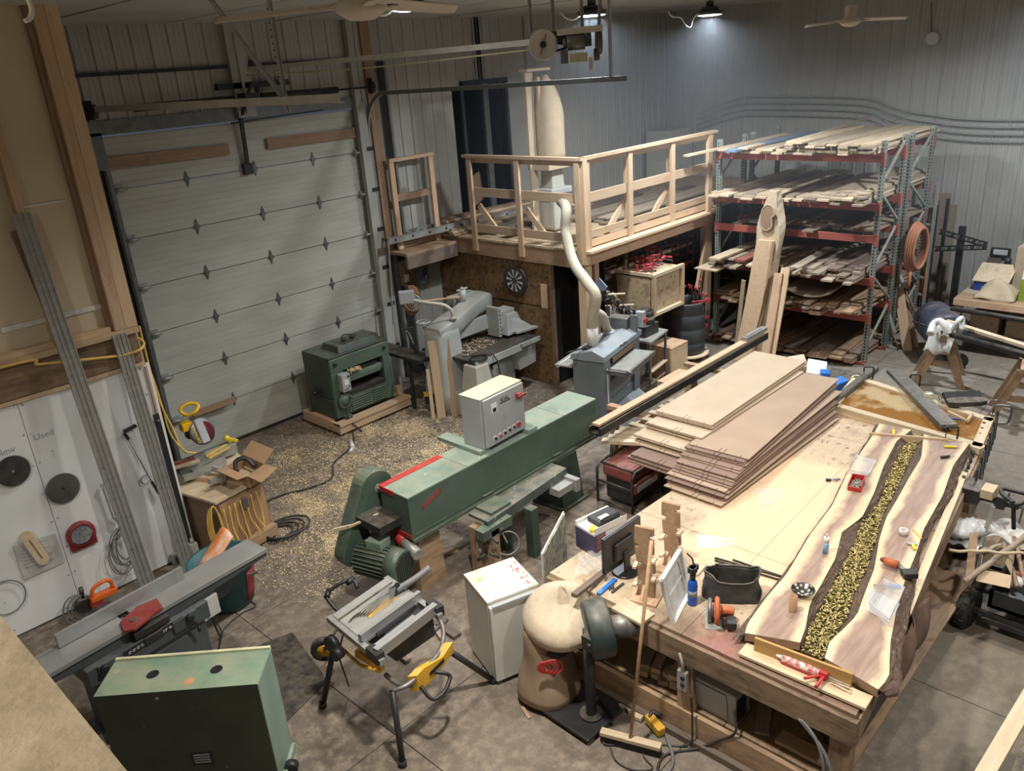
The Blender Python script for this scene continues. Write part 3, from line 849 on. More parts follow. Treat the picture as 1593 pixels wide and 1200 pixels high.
t=thing('roller_conveyor','long galvanised conveyor frame with red rollers lying on the loft edge','conveyor',(8.3,9.5,2.2))
c0,c1=V((7.622,9.945,2.340)),V((9.409,9.821,2.340))
c2=V((9.9,8.15,2.36))
dirc=(c1-c0).normalized()
c2=c0+dirc*3.0
sd=V((-dirc.y,dirc.x,0))
for o_,nm in((0,'side_channel'),(.28,'side_channel')):
    MB().bar(c0+sd*o_,c2+sd*o_,.01,.10).bar(c0+sd*o_+V((0,0,.05)),c2+sd*o_+V((0,0,.05)),.035,.008).build(nm,'galv',t,world=True)
L_=(c2-c0).length
for k in range(20):
    p=c0+dirc*(L_*(k+.5)/20)
    MB().cyl(p,p+sd*.28,.022,n=8).build('roller','galv' if k%3 else 'red_faded',t,world=True)
b=MB()
for k in range(9):
    p=c0+dirc*(L_*(k+.4)/9);b.cyl(p-sd*.012,p-sd*.004,.018,n=8)
b.build('axle_hole','black_hole',t,world=True)
MB().bar(c0+V((0,0,-.02)),c0-dirc*.1+V((0,0,-1.3)),.02,.02).build('support_leg','galv',t,world=True)

# boards lying on the loft
for k in range(26):
    x0=U(9.0,10.6)if k>6 else U(8.9,9.1);ln=U(2.4,4.2);y=LY+.25+(k%13)*.2+U(-.04,.04);z=2.235+(k//13)*.035+U(0,.01)
    if x0<10.4 and y<8.6:x0=10.4+U(0,.3)
    a=U(-.04,.04)
    o=lum('loft_board',(x0,y,z),(x0+ln,y+a*ln,z),U(.14,.22),.026,'rough_dark' if k%3==0 else 'rough_grey')
    tag(o,'rough board on the loft deck, %s row back from the side railing, %s layer'%(ORD[k%13+1],('lower','upper')[k//13]),'board','boards lying on the loft')
for k in range(7):
    y=9.72+k*.065
    o=lum('loft_plank',(8.75+k*.03,y+.02,2.24+.033*k),(10.6+k*.1,y-.12,2.24+.033*k),.13,.03,('rough_brown','rough_pale')[k%2])
    tag(o,'plank stacked on the loft edge behind the conveyor, %s from the conveyor'%ORD[7-k],'board','planks behind the conveyor')

# dust collector with its bag on the loft
dc=V((9.854,8.525,2.220));dc.z=2.22
t=thing('cyclone_collector','dust collector on the loft with tall tan filter bag in a timber frame','dust collector',dc)
MB().box((0,0,.3),(.34,.34,.58),None,1).build('collection_drum','shaper_cream',t,bevel=.05)
MB().box((0,-.0,.62),(.5,.42,.10)).build('drum_cover','shaper_grey',t,bevel=.02)
MB().box((.02,.0,.80),(.30,.25,.28),None,.9).build('fan_housing','shaper_cream',t,bevel=.02)
MB().bb(-.32,.30,-.24,.2,.96,1.08).build('bag_plate','rough_pale',t,bevel=.01)
text('CAUTION' if 0 else '',.05,(0,0,0),(0,0,0),'ink',t)if 0 else None
b=MB();rings=[]
for i in range(15):
    f=i/14;r=.235*(1-.25*(f>.6)*((f-.6)/.4)**1);z=1.1+f*1.22
    if f>.5:r=.235*math.cos((f-.5)/.5*PI/2*.93)**.8
    rings.append([(math.cos(a_)*r*1.05+.02+.12*max(0,f-.5)*-1,math.sin(a_)*r*(.9+.04*math.sin(3*a_+4*f)),z)for a_ in[2*PI*j/20 for j in range(20)]])
b.loft(rings);b.build('filter_bag','canvas_bag',t)
for sx_ in(-.30,):
    lum('frame_post',(sx_,.1,0),(sx_,.1,2.38),.16,.04,'rough_pale',t,up=(0,1,0),world=False)
lum('frame_post',(-.2,.0,1.0),(-.2,.0,2.3),.05,.04,'pine',t,up=(0,1,0),world=False)
lum('frame_top',(-.4,.1,2.40),(.12,.1,2.40),.16,.04,'rough_pale',t,world=False)
lum('frame_brace',(-.2,0,2.05),(-.03,0,2.32),.05,.03,'pine',t,up=(0,1,0),world=False)

# cabinet in the far corner of the loft
t=thing('metal_cabinet','pale blank cabinet standing in the far corner of the loft','cabinet',(15.3,9.9,2.215))
MB().bb(-.42,.42,-.3,.3,0,1.0).build('body','door_panel',t,bevel=.01)
for x in(-.21,.21):MB().bb(x-.2,x+.2,-.32,-.3,.03,.97).build('door','door_panel',t)

# things under the loft: dartboard, wall box of shelves, peg of clips, clamps
t=thing('dartboard','round black dartboard hanging on the particle-board wall','dartboard',(8.870,8.499,1.621))
F_=frame((-1,0,0))
MB().cyl((0,0,0),(-.035,0,0),.235,n=40).build('rim','black_dusty',t)
b=MB();c_=MB()
for k in range(20):
    a0,a1=2*PI*k/20+.03,2*PI*(k+1)/20-.03
    (b if k%2 else c_).prism([F_@V((r*math.cos(a),r*math.sin(a),.036))for r,a in((.05,a0),(.17,a0),(.17,a1),(.05,a1))],(-.003,0,0))
b.build('pale_segments','paper',t);c_.build('dark_segments','dark_metal',t)
b=MB()
for rr_ in(.172,.10,.05):b.tube([F_@V((rr_*math.cos(2*PI*k/32),rr_*math.sin(2*PI*k/32),.04))for k in range(32)],.003,4,closed=True)
b.cyl((-.035,0,0),(-.042,0,0),.018,n=12);b.build('wire_rings','grey_steel',t)

bc=V((10.35,LY-.12,0))
t=thing('clamp_locker','box cabinet of pale chip board with pine frame hung under the loft','cabinet',bc)
x0,x1,y0,y1,z0,z1=bc.x-.42,bc.x+.42,bc.y-.32,bc.y+.35,1.02,1.66
px0=(9.945,6.800,1.784)
MB().bb(x0,x0+.02,y0,y1,z0,z1).build('side_panel','osb_pale',t,world=True)
MB().bb(x0,x1,y0+.03,y0+.05,z0,z1).build('front_panel','osb_pale',t,world=True)
MB().bb(x0,x1,y0,y1,z0,z0+.02).build('bottom','osb_pale',t,world=True)
MB().bb(x0,x1,y0,y1,z1-.05,z1-.03).build('top','osb_pale',t,world=True)
for x in(x0+.03,x1-.03):lum('frame_upright',(x,y0+.01,z0),(x,y0+.01,z1),.07,.05,'pine',t,up=(0,1,0))
for z in(z0+.02,z1-.02):lum('frame_rail',(x0,y0+.01,z),(x1,y0+.01,z),.05,.05,'pine_pale',t)
lum('frame_rail',(x0-.01,y0,z1),(x0-.01,y1,z1),.03,.05,'pine_pale',t)

def fclamp(name,p,d,L=.6,barm='dark_metal',jaw='red_handle',side=(1,0,0),parent=None):
    """bar clamp: bar, two jaws, screw and handle"""
    p=V(p);d=V(d).normalized();s_=V(side).normalized()
    b=MB();b.bar(p,p+d*L,.022,.008,up=s_.cross(d))
    j_=MB();j_.bar(p+d*(L-.01),p+d*(L-.01)+s_*.11,.025,.035,up=d)
    k_=MB();k_.bar(p+d*(L*.62),p+d*(L*.62)+s_*.11,.03,.045,up=d)
    if parent is not None:
        for q_ in(j_,k_):q_.build('jaw',jaw,parent,world=True)
    b.cyl(p+d*(L*.48)+s_*.10,p+d*(L*.85)+s_*.10,.006,n=6)
    return b,p+d*(L*.40)+s_*.10,d
def k_red():return rnd.random()<.6
def clamp_thing(label,p,d,L,side,group,jaw='red_handle'):
    t=thing('bar_clamp',label,'clamp',p,0,group)
    b,h,d=fclamp('bar_clamp',p,d,L,side=side,parent=t,jaw='jaw_red' if 'drum' in group or 'heap' in label or k_red()else 'dark_metal');b.build('bar','dark_metal',t,world=True)
    MB().cyl(h-d*.06,h+d*.06,.017,n=8).build('handle',jaw,t,world=True)
    return t
for k in range(14):
    x=10.0+k*.16+U(-.03,.03)
    clamp_thing('red-handled clamp hanging from the rails in the dark bay under the loft',(x,LY+.30,.95+U(-.1,.1)),(U(-.05,.05),0,1),.75+U(-.1,.12),(U(-.5,.5),-1,0),'clamps hanging under the loft')
for k in range(7):
    x=10.05+k*.1;y=LY-.35+U(0,.3)
    a=U(0,3)
    clamp_thing('red clamp in the heap on top of the chip-board cabinet',(x,y,1.665+.01*k),(math.cos(a),math.sin(a),.02),.3,(0,0,1)if k%2 else(math.sin(a),-math.cos(a),.2),'clamps heaped on the chip-board cabinet')

# plastic drum of clamps on a round dolly
bx=V((11.053,6.821,.000));bx.z=0
t=thing('drum_dolly','round wooden dolly on casters under the dark drum','dolly',bx)
MB().cyl((0,0,.09),(0,0,.12),.37,n=40).build('disc','rough_pale',t)
for k in range(4):
    a=rad(45+90*k+15)
    x,y=.27*math.cos(a),.27*math.sin(a)
    MB().cyl((x,y-.014,.035),(x,y+.014,.035),.035,n=12).bb(x-.02,x+.02,y-.02,y-.016,.03,.09).bb(x-.02,x+.02,y+.016,y+.02,.03,.09).build('caster','grey_steel',t)
t=thing('plastic_drum','dark open plastic drum filled with upright red clamps','drum',bx+V((0,0,.12)))
pr=[(0,.0),(.27,.0),(.30,.03),(.30,.18),(.285,.20),(.30,.22),(.31,.42),(.295,.44),(.31,.46),(.305,.66),(.29,.68),(.305,.70),(.29,.82),(.30,.86),(.285,.87),(.27,.84),(.285,.70),(.28,.05),(0,.04)]
MB().lathe(pr,(0,0,0),36).build('shell','drum_dark',t)
for k in range(26):
    a=U(0,2*PI);r=U(.02,.22);p=bx+V((r*math.cos(a),r*math.sin(a),.22));
    clamp_thing('red-handled clamp standing in the dark plastic drum',p,(math.cos(a)*.12,math.sin(a)*.12,1),U(.75,1.08),(math.cos(a+1),math.sin(a+1),0),'clamps standing in the drum')

# ---------------- pallet rack with timber
RX,RY0,RY1=12.2,4.32,6.96
RD=2.1
rk=thing('pallet_rack','tall steel rack with red beams and green perforated uprights full of rough boards','rack',(RX,RY0,0))
def upright(x,y,s,h=3.36):
    b=MB();b.bb(x-.038,x+.038,y-.004*s,y+.004*s,0,h).bb(x-.038,x-.03,y,y+.06*s,0,h).bb(x+.03,x+.038,y,y+.06*s,0,h)
    b.bb(x-.06,x+.06,y-.02,y+.08*s,0,.008)
    o=b.build('upright','rack_green',rk,world=True)
    c=MB();z=.1
    while z<h-.04:
        for dx in(-.016,.016):
            c.box((x+dx,y-.0048*s,z),(.015,.0015,.030));
        c.box((x-.0388,y+.03*s,z),(.0015,.020,.030))
        z+=.05
    c.build('upright_slots','black_hole',o,world=True,kind='stuff')
    WM[o.name]=WM[rk.name]
    return o
UX=[12.2,13.02,13.3,14.25]
for y,s in((RY0,1),(RY1,-1)):
    for x in UX:
        o=upright(x,y,s)
    for xa,xb in((12.2,13.02),(13.3,14.25)):
        zz=.25
        b=MB();q=0
        while zz<3.1:
            p_,q_=((xa,xb)if q%2==0 else(xb,xa))
            b.bar((p_,y+.03*s,zz),(q_,y+.03*s,zz+.55 if q%2==0 else zz+.55),.03,.03,up=(0,1,0));zz+=.62;q+=1
        b.build('lattice','rack_green',rk,world=True)
# beam levels, top of beam
LV=[(12.200,4.429,.054)[2],(12.200,4.427,.817)[2],(12.200,4.419,1.381)[2],(12.200,4.420,2.020)[2],(12.200,4.408,2.488)[2],(12.200,4.427,3.173)[2]]
for i,z in enumerate(LV):
    for x in(12.17,14.28,13.0,13.32):
        b=MB();b.bb(x-.025,x+.025,RY0+.01,RY1-.01,z-.11,z)
        b.bb(x-.03,x+.03,RY0-.01,RY0+.03,z-.16,z+.03).bb(x-.03,x+.03,RY1-.03,RY1+.01,z-.16,z+.03)
        b.build('beam','rack_red',rk,world=True,bevel=.004)
def stack(level,n_col,rows,mats,xj=.3,x0=12.05,L=(2.2,2.9),dens=1.,yr=None,lab='',grp='',w=(.12,.2),messy=.035,th=.028):
    z0=LV[level]+.004
    ya,yb=yr or(RY0+.12,RY1-.1)
    y=ya;c=0;cols=[]
    while y<yb-.08:
        ww=U(*w);hgt=rows if not callable(rows)else rows((y-ya)/(yb-ya))
        nr=max(0,int(round(hgt+U(-.6,.6))));c+=1
        for r in range(nr):
            ln=U(*L);xx=x0+U(-xj,xj);a=U(-messy,messy);th_=th
            wj=ww*U(.82,1.0)
            yc=y+ww/2
            m_=rnd.choice(mats)
            o=lum('board',(xx,yc,z0+th_/2+r*(th_+.004)),(xx+ln,min(max(yc+a*ln,RY0+.1),RY1-.1),z0+th_/2+r*(th_+.004)+U(0,.004)),wj,th_,m_,mesh=shared_board(m_))
            o.scale=(ln,wj,th_)
            dn_=nr-1-r
            tag(o,lab%(ORD[c],('topmost' if dn_==0 else ORD[dn_+1]+' layer down')),'board',grp)
        y+=ww+.004
SB={}
def shared_board(m):
    if m not in SB:
        b=MB();n=4;rings=[]
        for i in range(n+1):
            rings.append([(i/n-.5,sx_*.5*(1+.02*math.sin(5*i)),sz_*.5+.0)for sx_,sz_ in((-1,-1),(1,-1),(1,1),(-1,1))])
        b.loft(rings,sm=False);bmesh.ops.recalc_face_normals(b.bm,faces=b.bm.faces)
        me=bpy.data.meshes.new('board');b.bm.to_mesh(me);b.bm.free()
        # unit-length board: the grain material for it is stretched by the object's own scale
        mm=MATS[m].copy();mm.name=m+'_unit'
        for nd in mm.node_tree.nodes:
            if nd.type=='MAPPING':
                s_=nd.inputs['Scale'].default_value;nd.inputs['Scale'].default_value=(s_[0]*2.4,s_[1]*.16,s_[2]*.03)
        me.materials.append(mm);SB[m]=me
    return SB[m]
stack(5,0,lambda f:5.5 if f<.5 else 2.3,['rough_pale','rough_pale','rough_grey'],x0=12.0,xj=.12,L=(2.3,2.6),lab='%s column of boards from the right on the top rack level, %s',grp='boards on the top rack level')
stack(4,0,lambda f:4.4 if f<.3 else(2.4 if f<.5 else 2.6),['rough_pale','rough_grey'],x0=11.95,xj=.16,lab='%s column of boards from the right, second rack level from the top, %s',grp='boards on the second rack level',w=(.14,.24))
stack(3,0,lambda f:1.8 if f<.7 else .6,['rough_grey','rough_dark','rough_grey'],x0=12.35,xj=.35,lab='%s column of boards from the right, third rack level from the top, %s',grp='boards on the third rack level',messy=.08)
stack(2,0,lambda f:5 if f<.55 else 4.2,['rough_grey','rough_pale','rough_grey','rough_dark'],x0=11.85,xj=.22,lab='%s column of boards from the right, fourth rack level from the top, %s',grp='boards on the fourth rack level',w=(.12,.17))
stack(1,0,lambda f:5 if f<.5 else 3,['rough_brown','rough_grey','rough_pale','rough_brown'],x0=11.95,xj=.2,lab='%s column of brown boards from the right, second-lowest rack level, %s',grp='boards on the second rack level from the floor',w=(.12,.2))
stack(0,0,lambda f:3.4 if f<.6 else 4.2,['rough_brown','rough_brown','rough_dark'],x0=12.0,xj=.12,lab='%s column of dark boards from the right on the bottom rack level, %s',grp='boards on the bottom rack level',w=(.12,.22))
# single boards that stick out of the piles
def single(p,q,w,h,mat,lab,cat='board',name='board',up=(0,0,1)):
    return tag(lum(name,p,q,w,h,mat,up=up),lab,cat)
zz=LV[2]+.19
single((11.600,6.866,1.803)if 0 else(11.55,6.62,zz),(13.9,6.55,zz+.02),.2,.03,'rough_pale','long grey plank overhanging the left end of the fourth rack level')
single((11.6,6.2,zz+.0),(13.7,6.3,zz+.02),.16,.03,'red_faded','dull red-painted board on the mixed pile of the rack')
single((11.5,6.75,LV[2]+.01),(12.6,6.7,LV[2]+.02),.42,.02,'rough_pale','wide pale sheet offcut sticking out at the left end of the rack')
single((11.5,5.25,zz+.02),(12.9,5.3,zz+.04),.14,.02,'rough_grey','thin grey board sticking out behind the live-edge post')
single((11.35,7.05,LV[5]+.03),(13.8,6.6,LV[5]+.10),.09,.03,'pine_pale','long pale batten sticking out from the top left corner of the rack')
single((11.75,6.5,LV[5]+.06),(14.0,6.2,LV[5]+.12),.2,.03,'dusty_blue','blue-grey painted board lying on the top level of the rack')
single((12.1,5.9,LV[5]+.07),(14.6,5.5,LV[5]+.30),.09,.03,'rough_grey','thin grey stick rising above the boards on top of the rack')
b=MB()
def cup(u,v):
    return V((11.95+1.9*u,4.85+.75*v,LV[1]+.22+.10*(2*v-1)**2+.02*math.sin(6*u)))
tag(b.grid(cup,8,14).build('cupped_board','rough_grey',solid=.02),'wide cupped board curling up on the pile of the second rack level from the floor','board')

# tall timbers leaning against the front of the rack
def slab_lean(base,top,w,th,mat,lab,wav=.05,name='leaning_slab'):
    base,top=V(base),V(top);d=top-base;L=d.length;x=d.normalized();side=V((0,1,0));n_=x.cross(side).normalized()
    b=MB();rings=[]
    for i in range(15):
        f=i/14;ww=w*(1-.15*f)/2;o1=wav*math.sin(7*f+1);o2=wav*.7*math.sin(5*f+3)
        c=base+d*f
        rings.append([c+side*(-ww+o1)-n_*th/2,c+side*(ww+o2)-n_*th/2,c+side*(ww+o2*.8)+n_*th/2,c+side*(-ww+o1*.8)+n_*th/2])
    b.loft(rings,sm=False)
    return b.build(name,mat),x,n_
p0=V((11.378,5.957,.000))
p1=V((12.000,5.962,1.867));p2=V((12.050,5.874,2.616))
p1=V((11.620,5.762,1.939))
o,x_,n_=slab_lean(p0,p1,.30,.11,'honey_slab' if 0 else 'pine','',.02)
tag(o,'thick squared pine timber leaning upright against the front of the rack','timber')
# the natural-edge slab behind it, taller, with bark and a hollow
q0=p0+V((.14,-.04,0));q1=V((11.800,5.753,2.660))
o=MB();rings=[]
for i in range(21):
    f=i/20;c=q0+(q1-q0)*f
    ww=(.17+.02*math.sin(9*f))*(1 if f<.82 else max(.25,1-(f-.82)*4.2));off=-.03*math.sin(4*f)
    rings.append([c+V((-.05,ww+off,0)),c+V((-.05,-ww+off-.03*math.sin(20*f),0)),c+V((.05,-ww+off-.05,0)),c+V((.05,ww+off+.03,0))])
o.loft(rings,sm=False)
ls=o.build('live_edge_slab','rough_pale');tag(ls,'tall live-edge slab with a hollow near its narrow top leaning on the rack','slab')
hc=V((11.720,5.788,2.303))+V((.045,0,0))
LSm=WM[ls.name]
MB().prism([hc+V((-.12,yy,zz_))for yy,zz_ in((.09,-.17),(.0,-.22),(-.08,-.15),(-.07,-.02),(-.11,.02),(-.09,.13),(0,.17),(.08,.10),(.10,-.03))],(.02,0,0)).build('hollow','rough_brown',ls,world=True)
b=MB();b.tube([hc+V((-.115,yy,zz_))for yy,zz_ in((.09,-.17),(.0,-.22),(-.08,-.15),(-.07,-.02),(-.11,.02),(-.09,.13),(0,.17),(.08,.10),(.10,-.03))],.012,6,closed=True,smooth=3);b.build('hollow_rim','rough_pale',ls,world=True)
a0,a1=V((11.783,6.305,.000)),V((11.650,6.140,1.258))
single(a0,(11.65,a1[1],a1[2]),.07,.02,'rough_pale','narrow tapering pale stick leaning on the rack left of the live-edge slab',up=(-1,0,0))
a0,a1=V((11.076,5.467,.000)),V((11.600,5.527,1.457))
single(a0,(11.6,a1[1],a1[2]),.13,.04,'pine_pink','reddish plank leaning on the rack right of the live-edge slab',up=(-1,0,0))
single(a0+V((.08,-.05,0)),(11.66,a1[1]-.08,a1[2]+.08),.14,.03,'pine','paler plank tucked behind the reddish plank leaning on the rack',up=(-1,0,0))

# ============================================================ MACHINES
# ---------------- green thickness planer on its timber dolly
t=thing('planer_dolly','low pine dolly on casters carrying the green planer','dolly',(6.35,9.55,0))
lum('front_board',(5.72,9.12,.13),(7.02,9.12,.13),.04,.16,'pine',t)
lum('back_board',(5.72,10.0,.13),(7.0,10.0,.13),.04,.14,'pine',t)
lum('side_board',(5.74,9.14,.13),(5.74,9.98,.13),.04,.14,'pine_pink',t)
lum('side_board',(6.98,9.14,.13),(6.98,9.98,.13),.04,.14,'pine_pink',t)
lum('top_board',(5.72,9.16,.18),(7.02,9.16,.18),.16,.03,'pine',t)
lum('top_board',(5.74,9.6,.18),(7.0,9.6,.18),.5,.03,'pine_pink',t)
lum('block',(6.99,9.3,.25),(6.99,9.38,.25),.09,.12,'pine_pink',t)
for x in(5.85,6.88):
    for y in(9.24,9.9):
        MB().cyl((x-.016,y,.04),(x+.016,y,.04),.04,n=14).bb(x-.03,x-.02,y-.03,y+.03,.03,.09).bb(x+.02,x+.03,y-.03,y+.03,.03,.09).bb(x-.05,x+.05,y-.05,y+.05,.085,.095).build('caster','dark_metal',t,world=True)
t=thing('thickness_planer','heavy dark green thickness planer with hand wheel and grey switch box','planer',(5.80,9.26,.195))
W_,D_,H_=1.06,.66,.92
MB().bb(0,W_,.03,D_,0,.30).bb(0,.22,.03,D_,.3,.72).bb(W_-.14,W_,.03,D_,.3,.72).bb(0,W_,.03,D_,.70,H_).bb(.2,W_-.1,.35,D_,.3,.72).build('body','green_dark',t,bevel=.02)
MB().bb(.01,W_-.01,-.01,.04,.70,H_-.02).bb(.23,W_-.13,-.0,.05,.03,.33).bb(.01,.22,-.005,.04,.02,.70).bb(W_-.14,W_-.01,-.005,.04,.02,.70).build('front_plate','green_enamel',t,bevel=.012)
MB().prism([(.22,.05,H_),(.22,.5,H_),(.26,.46,H_+.10),(.26,.10,H_+.10)],(.72,0,0)).bb(-.0,W_,.0,D_,H_-.01,H_+.015).build('top_hood','green_dark',t,bevel=.02)
MB().bb(.22,W_-.15,.0,.34,.52,.60).bb(.28,W_-.2,-.02,.05,.50,.58).build('pressure_bar','green_enamel',t,bevel=.01)
MB().bb(.23,W_-.15,-.03,.34,.33,.36).build('bed','cast_dark',t)
MB().bb(.28,.85,.04,.3,.62,.66).build('chip_deflector','dark_metal',t)
for k in range(6):
    MB().bb(.28,.62,-.014,.0,.06+k*.035,.075+k*.035).bb(.66,.90,-.014,.0,.06+k*.035,.075+k*.035).build('louvre','green_enamel',t,bevel=.004)
MB().bb(.10,.24,-.12,-.01,.42,.68).build('switch_box','control_grey',t,bevel=.01)
MB().bb(.135,.20,-.126,-.12,.52,.60).build('meter','label_white',t)
MB().cyl((.21,-.12,.64),(.21,-.135,.64),.014,n=10).cyl((.14,-.12,.46),(.14,-.13,.46),.01,n=10).cyl((.18,-.12,.46),(.18,-.13,.46),.01,n=10).cyl((.21,-.12,.49),(.21,-.13,.49),.01,n=10).build('buttons','ink',t)
cw=V((.145,-.06,.27))
F_=frame((0,-1,0))
b=MB();b.lathe([(.08,-.01),(.105,-.018),(.115,0),(.105,.018),(.08,.01)],cw,28,F_).cyl(cw+V((0,.06,0)),cw-V((0,.02,0)),.03,n=12)
b.lathe([(0,0),(.085,-.0),(.085,.008),(0,.02)],cw,24,F_)
hw=b.build('hand_wheel','green_enamel',t)
MB().cyl(cw+V((.07,-.02,.03)),cw+V((.07,-.07,.03)),.012,n=10).build('wheel_knob','dark_metal',hw)
for x in(.09,W_-.1):MB().cyl((x,-.01,.82),(x,-.04,.82),.025,n=14).build('top_knob','black_plastic',t)
MB().bb(-.06,.0,.3,.42,.3,.42).cyl((-.1,.36,.37),(0,.36,.37),.03,n=10).build('side_spindle','dark_metal',t)
text('KIAL',.06,(.60,-.013,.80),(PI/2,0,0),'brass',t)
MB().bb(.10,.2,-.10,-.02,0,.05).build('foot_block','grey_steel',t)
hm=V((6.30,9.44,1.235))
t2=thing('ear_muffs','black ear muffs lying on top of the green planer','ear muffs',hm)
MB().tube([(-.08,0,.03),(-.06,.06,.05),(0,.09,.06),(.07,.07,.05),(.09,.0,.03)],.008,6,smooth=4).build('head_band','black_plastic',t2)
for x in(-.08,.07):MB().ball((x,-.01,.03),.045,8,(1,.7,.7)).build('ear_cup','black_plastic',t2)
sh=MB();
for k in range(120):
    a=U(0,6.28);c=V((6.28+U(-.09,.12),9.23+U(-.06,.05),.84+U(-.0,.05)));c.x+=0
    sh.box(c-V((.12,0,0)),(U(.015,.04),.003,.01),Euler((U(0,3),U(0,3),a)).to_matrix())
tag(sh.build('wood_shavings','shaving',kind='stuff'),'clump of pale shavings caught in the throat of the green planer','shavings')
cord('power_cable','black cable running from the green planer across the floor to the left',[(5.95,9.2,.42),(5.92,9.14,.2),(6.0,9.0,.02),(6.071,9.365,.015),(5.696,8.783,.015),(5.181,8.512,.015),(4.886,8.166,.015),(4.563,8.188,.015),(4.274,8.314,.015),(3.973,8.332,.015)],.012)
b=MB().cyl((5.703,8.862,.030),(5.586,8.645,.030),.03,n=12).cyl((5.586,8.645,.030),(5.486,8.583,.030),.022,n=12)
tag(b.build('cable_plug','white_plastic'),'white and black plug joining the planer cable on the floor','plug')

# ---------------- grey spindle shaper / overarm machine by the particle-board wall
t=thing('overarm_shaper','big pale grey overarm woodworking machine with curved cast arm and tables','machine',(7.3,8.3,0))
# column on the left, arm to the right
b=MB();rings=[]
prof=[(7.38,8.62,0,.30,.30),(7.38,8.62,.35,.28,.27),(7.38,8.64,.8,.23,.22),(7.38,8.64,1.15,.22,.20),(7.40,8.66,1.27,.19,.17)]
for cx,cy,cz,hx,hy in prof:
    rings.append([V((cx+hx*math.copysign(abs(math.cos(a))**.4,math.cos(a)),cy+hy*math.copysign(abs(math.sin(a))**.4,math.sin(a)),cz))for a in[2*PI*k/24 for k in range(24)]])
b.loft(rings);b.build('column','shaper_grey',t,world=True)
b=MB();rings=[]
for cx,cy,cz,hw_,hh in((7.20,8.64,1.20,.17,.08),(7.5,8.66,1.22,.19,.14),(7.85,8.72,1.29,.17,.12),(8.2,8.80,1.35,.17,.12),(8.45,8.86,1.36,.18,.14),(8.55,8.88,1.34,.15,.12)):
    rings.append([V((cx,cy+hw_*math.copysign(abs(math.cos(a))**.35,math.cos(a)),cz+hh*math.copysign(abs(math.sin(a))**.35,math.sin(a))))for a in[2*PI*k/20 for k in range(20)]])
b.loft(rings);b.build('arm','shaper_grey',t,world=True)
MB().bb(7.7,8.3,8.60,8.66,.98,1.2).build('arm_web','shaper_grey',t,world=True,bevel=.01)
MB().bb(7.95,8.45,8.95,9.15,1.35,1.5).bb(8.0,8.5,9.1,9.3,1.1,1.35).build('arm_motor_cover','shaper_grey',t,world=True,bevel=.03)
# stepped guard head at the right end
b=MB();b.bb(8.28,8.34,8.36,8.62,.88,1.34).bb(8.34,8.66,8.38,8.60,1.0,1.26).build('guard_plate','shaper_grey',t,world=True,bevel=.008)
MB().box((8.55,8.42,1.05),(.40,.34,.30),None,.55).build('guard_hood','shaper_grey',t,world=True,bevel=.01)
MB().prism([(8.5,8.2,.90),(8.95,8.12,.90),(8.75,8.5,.90),(8.5,8.5,.90)],(0,0,.03)).prism([(8.42,8.25,.93),(8.86,8.2,.93),(8.62,8.3,1.12),(8.5,8.3,1.12)],(0,.25,0)).build('guard_skirt','shaper_grey',t,world=True)
b=MB()
for k in range(7):b.cyl((8.31,8.357,.93+k*.06),(8.31,8.350,.93+k*.06),.009,n=8)
b.build('rivets','dark_metal',t,world=True)
# tables
MB().bb(7.34,8.72,7.95,9.1,.81,.85).build('table_top','cast_dark',t,world=True,bevel=.006)
MB().bb(7.34,8.30,7.93,7.96,.75,.85).bb(8.28,8.72,7.93,7.96,.79,.852).build('table_edge','shaper_grey',t,world=True)
MB().bb(6.95,7.25,8.7,9.8,.80,.85).bb(7.0,7.04,9.0,9.04,0,.8).build('rear_table','cast_dark',t,world=True)
MB().bb(7.75,8.35,8.15,8.9,0,.8).build('pedestal','shaper_grey',t,world=True,bevel=.02)
MB().prism([(8.2,8.0,.8),(8.68,8.0,.8),(8.66,8.0,.45),(8.3,8.0,.42)],(0,.5,0)).build('table_bracket','shaper_grey',t,world=True)
MB().box((7.42,8.02,.60),(.34,.36,.40),None,.72).bb(7.26,7.6,7.86,8.2,.36,.42).build('motor_cover','shaper_cream',t,world=True,bevel=.015)
MB().bb(7.22,7.6,7.95,8.35,0,.36).build('motor_base','shaper_grey',t,world=True,bevel=.02)
MB().cyl((7.40,7.90,.18),(7.40,7.94,.18),.055,n=14).build('base_knob','dark_metal',t,world=True)
MB().bb(7.84,7.92,8.12,8.15,.45,.62).bb(7.84,7.95,8.10,8.15,.55,.62).build('switch','white_plastic',t,world=True)
hc=V((8.05,8.86,1.56))
MB().cyl(hc-V((0,0,.14)),hc+V((0,0,.06)),.055,n=14).cyl(hc+V((0,0,.06)),hc+V((0,0,.1)),.04,.02,n=12).bar(hc+V((-.11,0,.07)),hc+V((.11,0,.07)),.02,.02).build('height_lock','shaper_grey',t,world=True)
MB().cyl((7.26,9.05,1.60),hc-V((.05,0,.04)),.016,n=8).build('hand_wheel_shaft','pine_pink',t,world=True)
wc2=V((7.24,9.05,1.60));F_=frame((-.75,-.55,.1))
b=MB();b.tube([wc2+F_@V((.12*math.cos(2*PI*k/24),.12*math.sin(2*PI*k/24),0))for k in range(24)],.010,6,closed=True)
for k in range(3):
    a=2*PI*k/3+.4;b.cyl(wc2,wc2+F_@V((.12*math.cos(a),.12*math.sin(a),0)),.009,n=6)
b.cyl(wc2-F_@V((0,0,.02)),wc2+F_@V((0,0,.03)),.03,n=10);b.build('hand_wheel','galv',t,world=True)
wc3=V((7.35,9.0,1.28));b=MB();b.tube([wc3+V((.10*math.cos(2*PI*k/20),.10*math.sin(2*PI*k/20),0))for k in range(20)],.012,6,closed=True).bar(wc3-V((.1,0,0)),wc3+V((.1,0,0)),.02,.01).cyl(wc3-V((0,0,.1)),wc3,.015,n=8)
